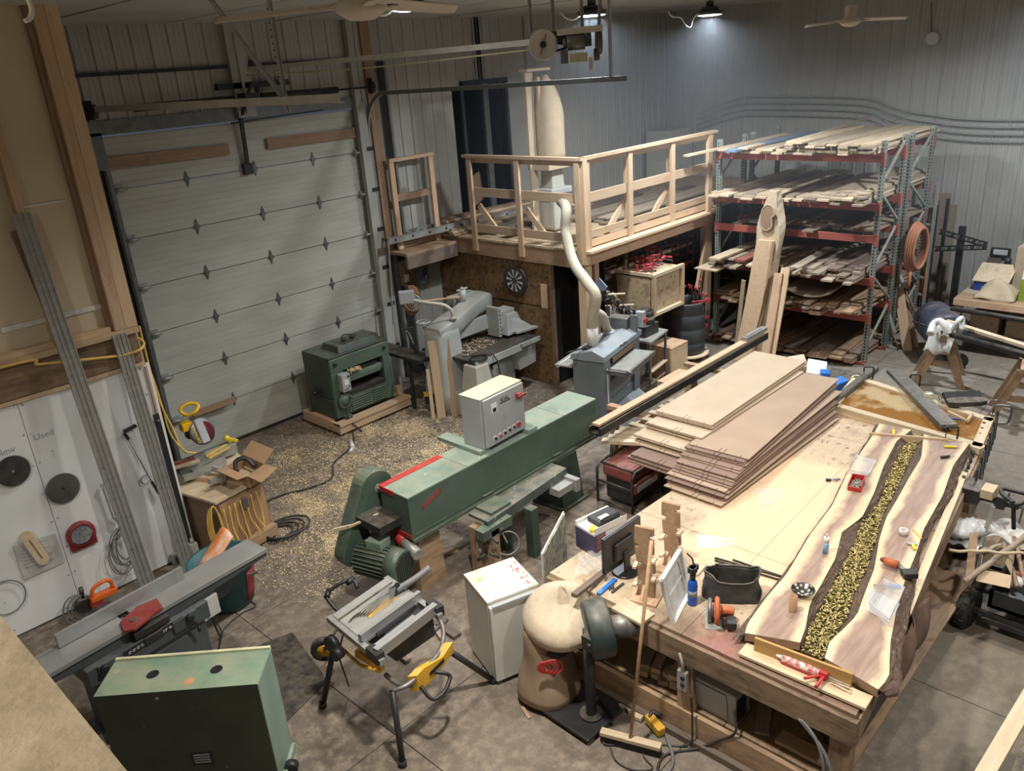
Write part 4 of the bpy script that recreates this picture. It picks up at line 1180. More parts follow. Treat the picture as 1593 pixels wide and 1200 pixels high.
b.build('small_wheel','shaper_grey',t,world=True)
MB().tube([(7.50,8.5,1.38),(7.48,8.5,1.50),(7.38,8.55,1.60),(7.2,8.7,1.66),(7.05,8.85,1.72)],.026,10,smooth=4).cyl((7.5,8.5,1.36),(7.5,8.5,1.40),.05,n=12).build('control_arm','shaper_cream',t,world=True)
MB().box((7.02,8.9,1.76),(.22,.10,.18),Euler((0,0,rad(-35))).to_matrix()).build('control_head','control_grey',t,world=True,bevel=.01)
b=MB();c=V((7.48,8.02,.83))
b.tube([c+V((.14*math.cos(a),.11*math.sin(a),.004*a))for a in[k*.5 for k in range(30)]]+[c+V((.2,-.1,.05)),c+V((.25,-.15,-.2)),c+V((.3,-.15,-.5))],.011,6,smooth=2)
tag(b.build('power_cable','rubber'),'black cable coiled on the table of the pale grey machine','cable')
sh=MB()
for k in range(260):
    c=V((7.6+U(-.15,.55),8.45+U(-.2,.3),.858+U(0,.02)))
    sh.box(c,(U(.01,.05),U(.005,.02),.003),Euler((U(-.4,.4),U(-.4,.4),U(0,6))).to_matrix())
tag(sh.build('wood_chips','rough_pale',kind='stuff'),'brown chips scattered on the table of the pale grey machine','wood chips')
# boards leaning against it
for i,(u0,w_,mt_,lb)in enumerate(((7.02,.12,'pine','orange-brown board, widest of those leaning on the pale grey machine'),(7.17,.10,'rough_brown','darker board leaning on the pale grey machine, right of the widest'))):
    q=V((u0,8.42-i*.12,0));
    single(q,q+V((.12,.18,1.12)),w_,.035,mt_,lb,up=(-.75,-.65,0),name='leaning_board')
single((6.93,8.50,0),(7.02,8.62,.72),.05,.03,'pine_pale','short narrow batten leaning on the pale grey machine',up=(-.75,-.65,0),name='leaning_batten')
o=MB().prism([(7.12,9.45,0),(7.32,9.85,0),(7.34,9.9,.62),(7.30,9.75,.85),(7.16,9.52,.82)],(.03,-.02,0)).build('steel_plate','shaper_grey')
tag(o,'scuffed grey sheet-metal guard leaning beside the green planer','guard')
# pallet truck behind the boards
t=thing('pallet_truck','pallet truck with yellow pump and steel wheels behind the leaning boards','pallet truck',(7.15,8.85,0))
MB().cyl((7.05,8.70,.09),(7.12,8.64,.09),.09,n=18).cyl((7.18,8.62,.09),(7.25,8.56,.09),.09,n=18).build('steer_wheel','grey_steel',t,world=True)
MB().cyl((7.15,8.68,.2),(7.15,8.68,.42),.055,n=12).bar((7.0,8.75,.3),(7.3,8.55,.3),.05,.06).build('pump','yellow',t,world=True)
MB().bar((7.15,8.70,.35),(7.16,9.15,1.15),.035,.035).bar((7.08,9.2,1.2),(7.25,9.12,1.2),.03,.03).bb(7.05,7.3,8.62,8.8,.12,.3).build('handle','dark_metal',t,world=True)
MB().bb(7.3,8.1,8.3,8.42,.03,.09).build('fork','yellow',t,world=True)

# tools on the strip of wall between the door and the particle board
t=thing('hose_coil','coil of orange hose hanging on the wall behind the grey machine','hose',(8.0,10.1,1.1))
b=MB();c=V((8.05,10.08,1.28))
for k in range(4):b.tube([c+V(((.17-.02*k)*math.cos(a),-.02*k,(.24-.03*k)*math.sin(a)))for a in[2*PI*j/20 for j in range(20)]],.014,6,closed=True)
b.build('orange_coil','hose_orange',t,world=True)
t=thing('hose_coil','coil of blue hose hanging above the orange coil behind the grey machine','hose',(8.35,10.1,1.5))
b=MB();c=V((8.35,10.1,1.70))
for k in range(5):b.tube([c+V(((.13-.015*k)*math.cos(a),-.015*k,(.2-.03*k)*math.sin(a)))for a in[2*PI*j/18 for j in range(18)]],.010,6,closed=True)
b.build('blue_coil','dusty_blue',t,world=True)
MB().bb(7.9,8.5,10.12,10.24,1.55,1.95).bb(7.95,8.0,10.0,10.12,1.5,1.55).build('hook_board','rough_brown',t,world=True)
o=MB().bb(7.98,8.05,10.08,10.16,1.60,1.72).build('switch_box','white_plastic');tag(o,'small white switch on the post beside the big door','switch')
o=MB().bb(7.84,7.87,10.1,10.27,0,2.1).bb(8.06,8.10,10.1,10.27,0,4.9).build('steel_channel','grey_steel');tag(o,'dark steel channels standing on the wall right of the big door','channel')

# ---------------- blue-grey wide drum sander
t=thing('drum_sander','tall blue-grey drum sander with dust hoses on its hood','sander',(8.02,6.2,0),rad(12))
MB().bb(0,.22,.0,.46,0,.98).build('end_cabinet','sander_blue',t,bevel=.012)
MB().bb(.22,1.12,.05,.42,.2,.62).bb(1.02,1.22,.0,.46,0,.95).build('frame','sander_blue',t,bevel=.012)
MB().bb(.22,1.02,.03,.06,.12,.34).bb(.24,1.0,.04,.05,.36,.6).build('front_panel','sander_blue',t,bevel=.006)
MB().prism([(.05,.0,.16),(.05,-.26,-.0),(.05,-.24,.0),(.05,.02,.2)],(1.12,0,0)).build('skirt','sander_top',t)
MB().prism([(-.02,-.02,.98),(-.02,.50,.98),(-.02,.46,1.06),(-.02,.16,1.14),(-.02,-.02,1.06)],(1.28,0,0)).build('hood','sander_top',t,bevel=.01)
b=MB()
for k in range(30):b.bb(.24+k*.026,.252+k*.026,-.03,-.02,.90,.97)
b.build('brush_fringe','rough_brown',t)
MB().bb(.16,1.0,-.30,.0,.82,.85).build('feed_table','galv',t,bevel=.008)
MB().bb(.14,1.02,-.32,-.29,.78,.85).cyl((.12,-.30,.82),(.18,-.30,.82),.035,n=12).bb(.12,.18,-.3,.1,.77,.83).build('table_front','grey_steel',t)
MB().bb(-.03,.9,.46,.72,.86,.88).cyl((-.06,.66,.87),(.9,.66,.87),.025,n=10).build('outfeed_table','galv',t)
MB().bb(.1,.125,-.01,0,.35,.78).build('scale','label_white',t)
MB().cyl((.07,-.01,.86),(.07,-.03,.86),.018,n=10).build('latch','galv',t)
MB().bb(.09,.14,-.012,0,.18,.26).build('safety_sticker','red_faded',t)
MB().tube([(.5,-.02,1.06),(.5,-.07,1.08),(.62,-.07,1.08),(.62,-.02,1.06)],.01,6).build('hood_handle','black_plastic',t)
MB().bb(1.0,1.2,.1,.4,.95,1.28).bb(1.08,1.12,-.02,.1,.98,1.32).build('motor','grey_steel',t,bevel=.015)
MB().cyl((1.3,.1,1.1),(1.3,.35,1.1),.09,n=16).bb(1.22,1.32,-.06,.06,1.1,1.32).build('motor_cover','control_grey',t)
MB().bb(1.22,1.34,-.08,-.06,1.16,1.22).build('stop_button','red_paint',t)
MB().cyl((.22,.25,1.08),(.22,.25,1.38),.075,n=20).build('duct_stub','white_plastic',t)
MB().cyl((.78,.28,1.10),(.78,.28,1.16),.085,n=18).build('duct_port','control_grey',t)
text('DANGER' if 0 else '16-32',.0001,(0,0,0),(0,0,0),'ink',t)if 0 else None
o=MB().box((0,0,.02),(.16,.10,.03)).tube([(-.05,0,.03),(-.3,.04,.05),(-.34,.1,.02)],.01,6,smooth=3)
o.bm.transform(Matrix.Translation(V((8.091,6.505,1.100))))
tag(o.build('hand_controller','black_plastic'),'black hand controller with lead lying on the drum sander hood','controller')
o=MB().box((0,0,.03),(.10,.07,.05));o.tube([(-.04,0,.02),(-.2,.03,.02),(-.4,.2,.22)],.006,6,smooth=3);o.bm.transform(Matrix.Translation(V((8.950,6.504,.870))))
tag(o.build('plug_block','black_plastic'),'small black plug block on the sander feed table','plug')
# corrugated duct from the loft down to the sander
t=thing('dust_hose','cream corrugated dust hose hanging from the loft to the drum sander','hose',(8.600,7.205,2.798))
wm=Matrix.Translation(V((8.02,6.2,0)))@Matrix.Rotation(rad(12),4,'Z')
s0=wm@V((.22,.25,1.36));s1=wm@V((.78,.28,1.14))
def corr(pts,r):
    P=spline(pts,22);n=len(P)
    b=MB();b.tube(P,r,14,rr=None)
    # corrugation: alternate ring radii
    vs=list(b.bm.verts)
    for i in range(n):
        if i%2:
            for j in range(14):
                v=vs[i*14+j];v.co=P[i]+(v.co-P[i])*.90
    return b
hp_=[(9.35,7.75,2.75),(9.100,7.722,2.845),(8.700,7.286,2.820),(8.620,7.249,2.527),(8.500,7.035,2.142),(8.249,6.600,1.965),(8.188,6.420,1.812),s0+V((0,0,.14)),s0]
corr(hp_,.075).build('main_hose','hose_cream',t,world=True)
corr([s0+V((.0,.02,.26)),s0+V((.22,.0,.12)),s1+V((-.06,0,.10)),s1],.062).build('branch_hose','hose_cream',t,world=True)
# hanging tools on the post behind the sander
t=thing('tool_hook_board','bunch of cutters and chuck keys hanging on pegs behind the drum sander','tools',(9.2,6.98,1.1))
MB().box((9.02,7.0,1.66),(.02,.18,.22),Euler((rad(40),0,0)).to_matrix()).build('label_plate','dusty_blue',t,world=True)
for k in range(3):MB().cyl((8.98+.22*k,7.05,1.55-.22*k),(9.25+.22*k,6.72,1.55-.22*k),.016,n=8).build('peg','pine_pale',t,world=True)
for k in range(16):
    c=V((9.02+.035*k+U(-.04,.04),6.92-.01*k,1.60-.03*k+U(-.08,.05)))
    F_=frame((U(-1,1),U(-1,0),U(-.3,.3)))
    MB().lathe([(.02,-.01),(.045,-.014),(.05,0),(.045,.014),(.02,.01)],c,12,F_).bar(c,c+V((U(-.02,.02),0,-.12)),.012,.012).build('cutter',('dark_metal','grey_steel','brass')[k%3 if k%5==0 else k%2],t,world=True)
cl=MB().grid(lambda u,v:V((9.12+.18*u,6.9+.02*math.sin(7*u),1.35-.42*v*(1-.25*math.sin(3*u)))),6,6).build('rag','cloth_white',solid=.006)
tag(cl,'white rag hanging beside the cutters behind the drum sander','rag')
# small sander bench to the right
t=thing('steel_bench','small steel bench with sanding head right of the drum sander','bench',(9.7,6.5,0))
bx0,by0=9.42,6.30
for x,y in((9.42,6.42),(9.98,6.52),(9.42,6.78),(9.98,6.86)):MB().bb(x-.015,x+.015,y-.015,y+.015,0,.8).build('leg','grey_steel',t,world=True)
MB().prism([(9.38,6.38,.8),(10.02,6.50,.8),(10.02,6.9,.8),(9.38,6.8,.8)],(0,0,.03)).build('bench_top','galv',t,world=True)
MB().bar((9.42,6.42,.35),(9.98,6.52,.35),.08,.02).bar((9.42,6.42,.15),(9.98,6.52,.15),.02,.02).build('stretcher','rough_pale',t,world=True)
MB().bb(9.5,9.85,6.55,6.8,.83,1.0).cyl((9.7,6.66,1.0),(9.7,6.66,1.08),.12,n=18).build('motor_head','dark_metal',t,world=True,bevel=.01)
o=MB().cyl((9.78,6.75,1.0),(9.78,6.75,1.16),.10,.13,n=24,caps=False).lathe([(0,1.0),(.10,1.0)],(9.78,6.75,0),24).build('steel_pail','dark_metal',solid=.004)
tag(o,'dark metal pail standing on the small steel bench','pail')
for(x0,x1,y0,y1,z1,lb)in((10.05,10.5,6.45,6.85,.5,'tan wooden box standing between the sander and the drum'),(9.5,10.1,6.1,6.35,.18,'low wooden crate on the floor in front of the small steel bench')):
    t=thing('wooden_box',lb,'box',((x0+x1)/2,(y0+y1)/2,0))
    for ya in(y0,y1-.02):MB().bb(x0,x1,ya,ya+.02,0,z1).build('side','ply_birch',t,world=True)
    for xa in(x0,x1-.02):MB().bb(xa,xa+.02,y0+.02,y1-.02,0,z1).build('end','pine_pink',t,world=True)
    MB().bb(x0-.005,x1+.005,y0-.005,y1+.005,z1,z1+.02).build('lid','pine_pink',t,world=True)
# pale triangular offcut and floor stick near the dark doorway

# ---------------- long green edge sander in the middle of the floor
t=thing('edge_sander','long pale green stroke sander with belt box, motor and belt guard','sander',(5.4,5.5,0))
bx0,bx1,by0,by1,bz0,bz1=3.96,6.78,5.37,5.78,.64,1.10
MB().bb(bx0,bx1,by0,by1,bz0,bz1-.01).build('belt_box','green_enamel',t,world=True,bevel=.006)
for a,c in((bx0,4.72),(4.73,6.2),(6.21,bx1)):
    MB().bb(a-.004,c,by0-.006,by1+.006,bz1-.012,bz1+.004).build('top_lid','green_pale',t,world=True)
MB().bb(bx0+.0,bx1,by0-.025,by0+.01,bz0-.015,bz0+.015).bb(bx0+.02,bx1-.02,by0-.006,by0,bz0+.05,bz0+.056).build('bottom_lip','green_enamel',t,world=True)
MB().bb(bx0-.008,4.72,by1-.06,by1+.01,bz1+.004,bz1+.01).bb(bx0-.009,bx0,by0+.2,by1,bz1-.04,bz1+.008).build('red_tape','red_paint',t,world=True)
MB().bb(bx0-.01,bx0-.001,by0,by1-.05,bz0+.02,bz0+.06).build('red_tape','red_paint',t,world=True)
MB().bar((4.12,by0-.003,.93),(4.36,by0-.003,1.02),.004,.05).build('red_stripe','red_faded',t,world=True)
for x in(4.95,6.05):
    MB().tube([(x-.07,by0,.71),(x-.07,by0-.03,.71),(x+.07,by0-.03,.71),(x+.07,by0,.71)],.005,6).build('handle','galv',t,world=True)
MB().cyl((6.86,5.45,.66),(6.86,5.70,.66),.115,n=24).build('idler_wheel','grey_steel',t,world=True)
MB().bb(6.3,6.9,5.5,5.6,.58,.64).build('idler_arm','dark_metal',t,world=True)
MB().prism([(6.05,5.30,0),(6.42,5.30,0),(6.36,5.34,.62),(6.02,5.34,.62)],(0,.4,0)).bb(6.0,6.46,5.26,5.74,0,.03).build('pedestal','green_dark',t,world=True,bevel=.006)
MB().prism([(4.02,5.42,0),(4.36,5.42,0),(4.32,5.42,.62),(4.06,5.42,.62)],(0,.34,0)).build('pedestal','bench_leg',t,world=True)
# belt guard (teardrop) at the left end
b=MB();F0=[]
c1,r1,c2,r2=V((3.98,6.05,1.02)),.20,V((3.62,6.0,.48)),.13
gx=-.0
def tear(y):
    pts=[]
    a1=math.atan2(c2.z-c1.z,c2.x-c1.x)
    for k in range(13):
        a=a1+PI/2+PI*k/12;
        pts.append(V((c2.x-math.cos(a)*r2*0+math.cos(a+PI)*-r2,y,c2.z-math.sin(a+PI)*r2)))
    return pts
def hull_pts(y):
    d=(c2-c1);a=math.atan2(d.z,d.x);pts=[]
    for k in range(13):
        q=a+PI/2+PI*k/12;pts.append(V((c1.x+r1*math.cos(q),y,c1.z+r1*math.sin(q))))
    for k in range(9):
        q=a-PI/2+PI*k/8;pts.append(V((c2.x+r2*math.cos(q),y,c2.z+r2*math.sin(q))))
    return pts
b.prism(hull_pts(5.86),(0,.16,0));b.build('belt_guard','green_enamel',t,world=True,bevel=.012)
MB().cyl((4.0,5.76,1.03),(4.0,5.86,1.03),.02,n=10).cyl((4.0,5.855,1.03),(4.0,5.862,1.03),.045,n=14).build('drive_shaft','galv',t,world=True)
MB().bar((3.60,5.85,.80),(3.86,5.72,.86),.02,.02).bar((3.5,5.95,.78),(3.62,5.85,.80),.02,.03).build('tie_bar','rough_pale',t,world=True)
MB().bb(3.7,3.97,5.5,5.86,.78,.86).bb(3.82,3.96,5.6,5.84,.5,.8).build('motor_bracket','dark_metal',t,world=True)
# motor
m0,m1=V((3.66,5.80,.46)),V((3.80,5.30,.46))
b=MB();b.cyl(m0,m1+(m0-m1)*.25,.15,n=28)
F_=frame(m1-m0)
mt=b.build('motor','green_dark',t,world=True)
for k in range(26):
    a=2*PI*k/26;d_=F_@V((math.cos(a),math.sin(a),0))
    if k%1==0:
        b=MB();b.bar(m0+d_*.155,m0+(m1-m0)*.7+d_*.155,.007,.03,up=d_)
        b.build('cooling_fin','green_enamel',mt,world=True)
MB().cyl(m0+(m1-m0)*.68,m1-(m1-m0)*.05,.17,.165,n=28).build('fan_cover','green_enamel',t,world=True)
b=MB()
for k in range(9):
    o_=-.12+k*.03;hh=math.sqrt(max(0,.15**2-o_**2));e=m1-(m1-m0)*.03
    b.bar(e+F_@V((o_,-hh,0)),e+F_@V((o_,hh,0)),.012,.004)
b.build('fan_grille','dark_metal',t,world=True)
MB().box((3.74,5.62,.65),(.16,.18,.09),Euler((0,0,rad(15))).to_matrix()).build('terminal_box','green_pale',t,world=True,bevel=.008)
MB().tube([(3.74,5.7,.72),(3.78,5.78,.78),(3.86,5.78,.76)],.018,8,smooth=4).build('conduit','galv',t,world=True)
MB().cyl((3.98,5.6,.60),(3.93,5.28,.54),.055,n=16).build('dust_spout','galv',t,world=True)
MB().cyl((3.985,5.62,.605),(3.96,5.50,.58),.062,n=16).build('spout_tape','red_paint',t,world=True)
# work table in front
MB().prism([(4.62,5.05,.62),(5.92,5.14,.62),(5.92,5.34,.62),(4.62,5.3,.62)],(0,0,.03)).prism([(4.62,5.03,.55),(5.92,5.12,.55),(5.92,5.14,.55),(4.62,5.05,.55)],(0,0,.10)).build('side_table','bench_iron',t,world=True)
MB().bb(4.72,5.0,5.08,5.3,.65,.68).bb(4.5,4.9,4.98,5.1,.50,.6).build('sliding_plate','green_enamel',t,world=True)
for x,y in((5.18,4.98),(5.10,5.3)):MB().bb(x-.05,x+.05,y-.05,y+.05,0,.56).build('leg','green_dark',t,world=True)
for x,y in((4.60,5.2),(4.66,5.02)):MB().bb(x-.05,x+.05,y-.04,y+.04,0,.56).build('leg','bench_leg',t,world=True)
MB().bb(5.62,5.92,4.98,5.12,.47,.55).bb(5.86,5.93,4.94,5.14,.44,.58).build('side_bracket','galv',t,world=True)
b=MB();c=V((4.78,4.95,.36));F_=frame((-.5,-.8,.2))
b.tube([c+F_@V((.12*math.cos(a),.12*math.sin(a),0))for a in[2*PI*k/24 for k in range(24)]],.006,6,closed=True).cyl(c,c+V((0,.1,.15)),.01,n=6).build('adjust_wheel','galv',t,world=True)
b=MB()
for k in range(9):
    c=V((4.55+U(-.1,.25),4.98+U(-.05,.08),.47+U(-.12,.08)));b.cyl(c,c+V((U(-.08,.08),U(-.08,.08),U(-.08,.08))),U(.008,.022),n=8)
b.tube([(4.4,4.98,.56),(4.35,4.9,.5),(4.42,4.86,.42),(4.5,4.9,.45)],.006,6).build('linkage','dark_metal',t,world=True)
# bracket plank the control box stands on
for bq in((4.96,5.1,5.42,6.06,1.105,1.15),(5.62,5.76,5.36,5.6,1.105,1.15)):MB().bb(*bq).build('cross_bracket','green_pale',t,world=True,bevel=.005)

t=thing('control_cabinet','grey electrical control cabinet standing on the long green sander','control box',(5.02,5.42,1.15),rad(2))
MB().bb(0,.62,.0,.28,0,.54).build('case','control_grey',t,bevel=.006)
MB().bb(-.006,.626,-.006,.286,.54,.546).build('dusty_top','peach_dust',t)
MB().bb(.02,.62,-.03,-.002,.01,.53).build('door','control_grey',t,bevel=.008)
MB().bb(.12,.20,-.036,-.03,.36,.46).build('ammeter','label_white',t)
MB().bb(.135,.185,-.039,-.036,.37,.41).build('ammeter_window','ink',t)
MB().bb(.25,.41,-.032,-.03,.415,.425).build('plate_rule','ink',t)
text('KIAL',.065,(.33,-.032,.45),(PI/2,0,0),'ink',t)
for k,s_ in enumerate(('-----','----','------','---')):text(s_,.03,(.30,-.032,.29-.02*k),(PI/2,0,0),'ink_grey',t)if k<4 else None
MB().bb(.49,.55,-.07,-.03,.39,.45).bb(.48,.60,-.085,-.07,.405,.435).build('main_switch','red_guard',t,bevel=.006)
for k in range(6):
    x=.14+k*.072
    MB().bb(x-.022,x+.022,-.034,-.03,.06+k*.004,.11+k*.004).build('button_label','label_white',t)
    MB().cyl((x,-.034,.08+k*.004),(x,-.05,.08+k*.004),.014 if k<5 else .026,n=12).build('push_button',('ink','red_paint','ink','ink','ink','red_paint')[k],t)

# ---------------- portable table saw on its folding stand
t=thing('table_saw','portable table saw with extended fence on a yellow and black wheeled stand','table saw',(3.0,4.4,0))
A,B_,C_,D_=V((2.654,4.813,.860)),V((2.598,4.092,.860)),V((3.282,4.171,.860)),V((3.264,4.866,.860))
ex=(B_-A).normalized();ey=(D_-A).normalized()
def q_(u,v,z): # u along the front rail A->B, v along the depth
    return V((A.x,A.y,0))+V((ex.x,ex.y,0)).normalized()*u+V((ey.x,ey.y,0)).normalized()*v+V((0,0,z))
LU=(B_-A).length;LVv=(D_-A).length
z=.86;tu=LU*.66
MB().prism([q_(.02,.02,z-.035),q_(tu,.02,z-.035),q_(tu,LVv,z-.035),q_(.02,LVv,z-.035)],(0,0,.035)).build('table_top','galv',t,world=True,bevel=.006)
MB().prism([q_(tu*.52,.2,z),q_(tu*.64,.2,z),q_(tu*.64,LVv*.82,z),q_(tu*.52,LVv*.82,z)],(0,0,.003)).build('throat_plate','yellow',t,world=True)
for v in(-.0,LVv+.0):
    MB().bar(q_(-.0,v,z-.03),q_(LU+.02,v,z-.03),.045,.045).build('fence_rail','alu',t,world=True)
MB().bar(q_(tu-.02,.0,z+.03),q_(tu-.02,LVv+.02,z+.03),.035,.06).build('rip_fence','alu',t,world=True)
MB().bar(q_(LU-.06,.0,z+.0),q_(LU-.06,LVv+.02,z+.0),.05,.09).build('fence_extension','alu',t,world=True)
MB().bar(q_(LU-.14,.04,z-.04),q_(LU-.14,LVv*.8,z-.04),.10,.015).build('support_flap','control_grey',t,world=True)
MB().bar(q_(tu+.04,.12,z+.01),q_(tu+.05,LVv*.85,z+.02),.02,.03).build('push_stick','black_plastic',t,world=True)
for v in(.0,LVv+.02):
    MB().bar(q_(LU-.14,v,z-.01),q_(LU+.0,v,z-.01),.07,.09).build('rail_carrier','black_plastic',t,world=True)
MB().bar(q_(.25*tu,.02,z+.002),q_(.25*tu,LVv*.97,z+.002),.02,.002).build('mitre_slot','dark_metal',t,world=True)
MB().bb(-.2,.2,-.2,.2,.62,.82).build('saw_body','black_plastic',t,bevel=.02)
MB().cyl(q_(.2,-.05,.66),q_(.2,-.12,.66),.05,n=14).cyl(q_(.12,-.05,.7),q_(.12,-.1,.7),.07,n=16).build('bevel_wheel','black_plastic',t,world=True)
# riving knife, clear blade guard and hose
b=MB()
for o_ in(-.03,.03):
    b.prism([q_(tu*.58+o_,.22,z+.02),q_(tu*.58+o_,.42,z+.13),q_(tu*.58+o_,.50,z+.10),q_(tu*.58+o_,.46,z+.01)],ex*.003)
b.build('blade_guard','shield',t,world=True)
MB().bar(q_(tu*.58,.46,z+.03),q_(tu*.58,.55,z+.09),.006,.06).prism([q_(tu*.57,.45,z),q_(tu*.60,.45,z),q_(tu*.60,.56,z),q_(tu*.57,.56,z)],(0,0,.10)).build('riving_knife','black_plastic',t,world=True)
b=MB()
for k in range(5):b.tube([q_(.20+.02*k,.12+.02*k,z+.01),q_(.22+.015*k,.3,z+.04),q_(.25,.45,z+.04+.004*k),q_(.27+.01*k,.6,z+.03)],.005,5,smooth=3)
b.build('guard_wires','grey_steel',t,world=True)
MB().tube([q_(.27,.52,z+.04),q_(.30,.70,z+.05),q_(.34,.86,z+.09)],.028,10,smooth=4).build('hose_end','hose_grey',t,world=True)
# stand
F=[V((2.507,4.902,.000)),V((2.535,3.926,.000)),V((3.577,4.007,.000)),V((3.45,4.95,0))]
T_=[V((F[0].x+.14,F[0].y-.12,.62)),V((F[1].x+.10,F[1].y+.14,.55)),V((F[2].x-.38,F[2].y+.12,.55)),V((3.3,4.75,.6))]
for k in range(3):
    MB().cyl(T_[k],F[k]+V((0,0,.02)),.024,n=10).cyl(F[k]+V((0,0,.0)),F[k]+V((0,0,.05)),.032,n=10).build('leg','black_plastic',t,world=True)
G0,G1=V((2.811,3.985,.550)),V((3.231,4.044,.550))
MB().prism([G0+V((0,0,-.08)),G0+V((0,0,.06)),G0*.8+G1*.2+V((0,0,.07)),G0*.3+G1*.7+V((0,0,.02)),G1+V((0,0,.07)),G1+V((0,0,-.03)),G0*.3+G1*.7+V((0,0,-.06)),G0*.7+G1*.3+V((0,0,-.10))],(-.05,.05,0)).build('end_bracket','yellow',t,world=True,bevel=.004)
MB().bar(G0*.7+G1*.3+V((.003,-.006,-.02)),G0*.3+G1*.7+V((.003,-.006,-.01)),.004,.03).build('bracket_label','ink',t,world=True)
hd=[G0+V((.02,0,-.05)),(2.849,3.891,.420),(2.948,3.872,.420),(3.057,3.913,.460),(3.040,3.940,.500),(2.984,3.997,.520)]
MB().tube(hd,.016,8,smooth=4).build('pull_handle','black_plastic',t,world=True)
MB().tube([T_[1]+V((0,0,0)),G0+V((-.05,.02,.02)),(3.078,4.063,.580),(3.288,4.220,.580),(3.377,4.391,.600),(3.323,4.486,.620),(3.139,4.435,.600)],.018,8,smooth=5).build('stand_tube','grey_steel',t,world=True)
MB().tube([(2.744,4.290,.500),(2.740,4.131,.500),G0+V((-.03,.03,-.02))],.02,8,smooth=3).tube([(2.912,4.330,.550),(3.205,4.324,.550),(3.479,4.402,.500)],.018,8,smooth=3).tube([(3.113,4.404,.600),(3.225,4.413,.620),(3.310,4.411,.600)],.014,6,smooth=3).build('cross_tube','grey_steel',t,world=True)
MB().bar(V((2.729,4.622,.550)),V((2.761,4.345,.520)),.04,.06).tube([T_[0],(2.686,4.534,.500),(2.736,4.357,.500)],.015,6).build('stand_rail','yellow',t,world=True)
w0=V((2.844,5.332,.140))
wx=V((F[0].x-.03,F[0].y+.36,.13))
wc_=V((2.745,5.147,.300))
o=MB().lathe([(.0,-.02),(.06,-.02),(.07,-.03),(.10,-.03),(.115,-.015),(.115,.015),(.10,.03),(.07,.03),(.06,.02),(0,.02)],wc_,26,frame((-.6,-.8,0))).build('wheel','rubber',t,world=True)
MB().lathe([(0,-.026),(.062,-.026),(.062,.026),(0,.026)],wc_,20,frame((-.6,-.8,0))).build('wheel_hub','yellow',o,world=True)
MB().cyl(wc_,wc_+V((.3,.1,.1)),.012,n=6).bar(wc_,T_[0],.03,.03).build('axle','black_plastic',t,world=True)
MB().tube([(2.813,4.865,.720),(2.788,4.967,.800),(2.801,5.051,.860),(2.918,5.004,.920),(3.009,4.971,.920),(2.996,4.893,.880)],.016,8,smooth=3).cyl((2.783,5.027,.850),(2.843,5.072,.870),.025,n=8).cyl((2.951,4.961,.920),(3.027,4.977,.920),.024,n=8).build('rear_handle','black_plastic',t,world=True)
cord('power_cable','black lead of the portable table saw hanging to the floor',[(2.867,4.607,.870),(2.748,4.611,.880),(2.639,4.606,.800),(2.589,4.644,.600),(2.623,4.682,.400),(2.692,4.783,.200),(2.725,4.826,.100)],.006)
# pry bars and blocks on the floor behind the saw
single((3.791,4.959,.020),(3.779,4.653,.020),.09,.03,'rough_dark','dark notched block of wood lying on the floor behind the table saw',name='wood_block')
single((3.740,4.920,.020),(3.675,4.744,.020),.05,.03,'rough_grey','small grey block on the floor behind the table saw',name='wood_block')
single((3.297,4.881,.020),(3.293,4.754,.020),.06,.03,'rough_grey','short block under the table saw stand',name='wood_block')
single((4.514,5.824,.020),(4.746,5.675,.020),.07,.03,'pine','short pine offcut on the floor under the long green sander',name='offcut')

# ---------------- small fridge
t=thing('small_fridge','small white fridge with rust-stained top','fridge',(3.59,3.98,0),0)
fa,fb,fc,fd=V((3.561,3.948,.790)),V((3.777,4.402,.790)),V((4.236,4.220,.790)),V((3.997,3.791,.790))
fa,fb,fd=[V((p.x,p.y,0))for p in(fa,fb,fd)];fx_=(fd-fa).normalized();fy_=(fb-fa).normalized()
fy_=V((-fx_.y,fx_.x,0));wF,dF=(fd-fa).length,(fb-fa).length
def fq(u,v,z):return fa+fx_*u+fy_*v+V((0,0,z))
MB().prism([fq(0,.05,.02),fq(wF,.05,.02),fq(wF,dF,.02),fq(0,dF,.02)],(0,0,.76)).build('cabinet','white_enamel',t,world=True,bevel=.006)
MB().prism([fq(0,0,.04),fq(wF,0,.04),fq(wF,.045,.04),fq(0,.045,.04)],(0,0,.73)).build('door','white_enamel',t,world=True,bevel=.01)
MB().prism([fq(-.003,.045,.785),fq(wF+.003,.045,.785),fq(wF+.003,dF,.785),fq(-.003,dF,.785)],(0,0,.02)).build('top_panel','fridge_top',t,world=True,bevel=.004)
MB().bar(fq(.02,-.0,.775),fq(wF-.02,-.0,.775),.03,.02).build('door_grip','control_grey',t,world=True)
for k in range(4):
    o=MB().prism([fq(wF-.02-.075,.09+k*.09,.806),fq(wF-.02,.09+k*.09,.806),fq(wF-.02,.16+k*.09,.806),fq(wF-.095,.16+k*.09,.806)],(0,0,.002)).build('sticker','red_white_print',t,world=True)
for u,v in((.04,.1),(wF-.04,.1),(.04,dF-.05),(wF-.04,dF-.05)):MB().cyl(fq(u,v,0),fq(u,v,.02),.02,n=8).build('foot','black_plastic',t,world=True)
# leopard-print board leaning by the bench
l0,l1=V((4.300,4.056,.500)),V((4.90,4.20,.0))
o=MB().prism([(4.28,4.02,.0),(4.28,4.02,.87),(4.90,4.30,.87),(4.90,4.30,.0)],(.006,-.012,0)).build('printed_board','leopard')
tag(o,'thin board with green and black mottled face standing by the bench corner','board')
t_=MB().bar((4.27,4.02,.875),(4.91,4.31,.875),.014,.012).bar((4.275,4.02,.0),(4.275,4.02,.88),.014,.012).build('white_edge','white_plastic',o,world=True)

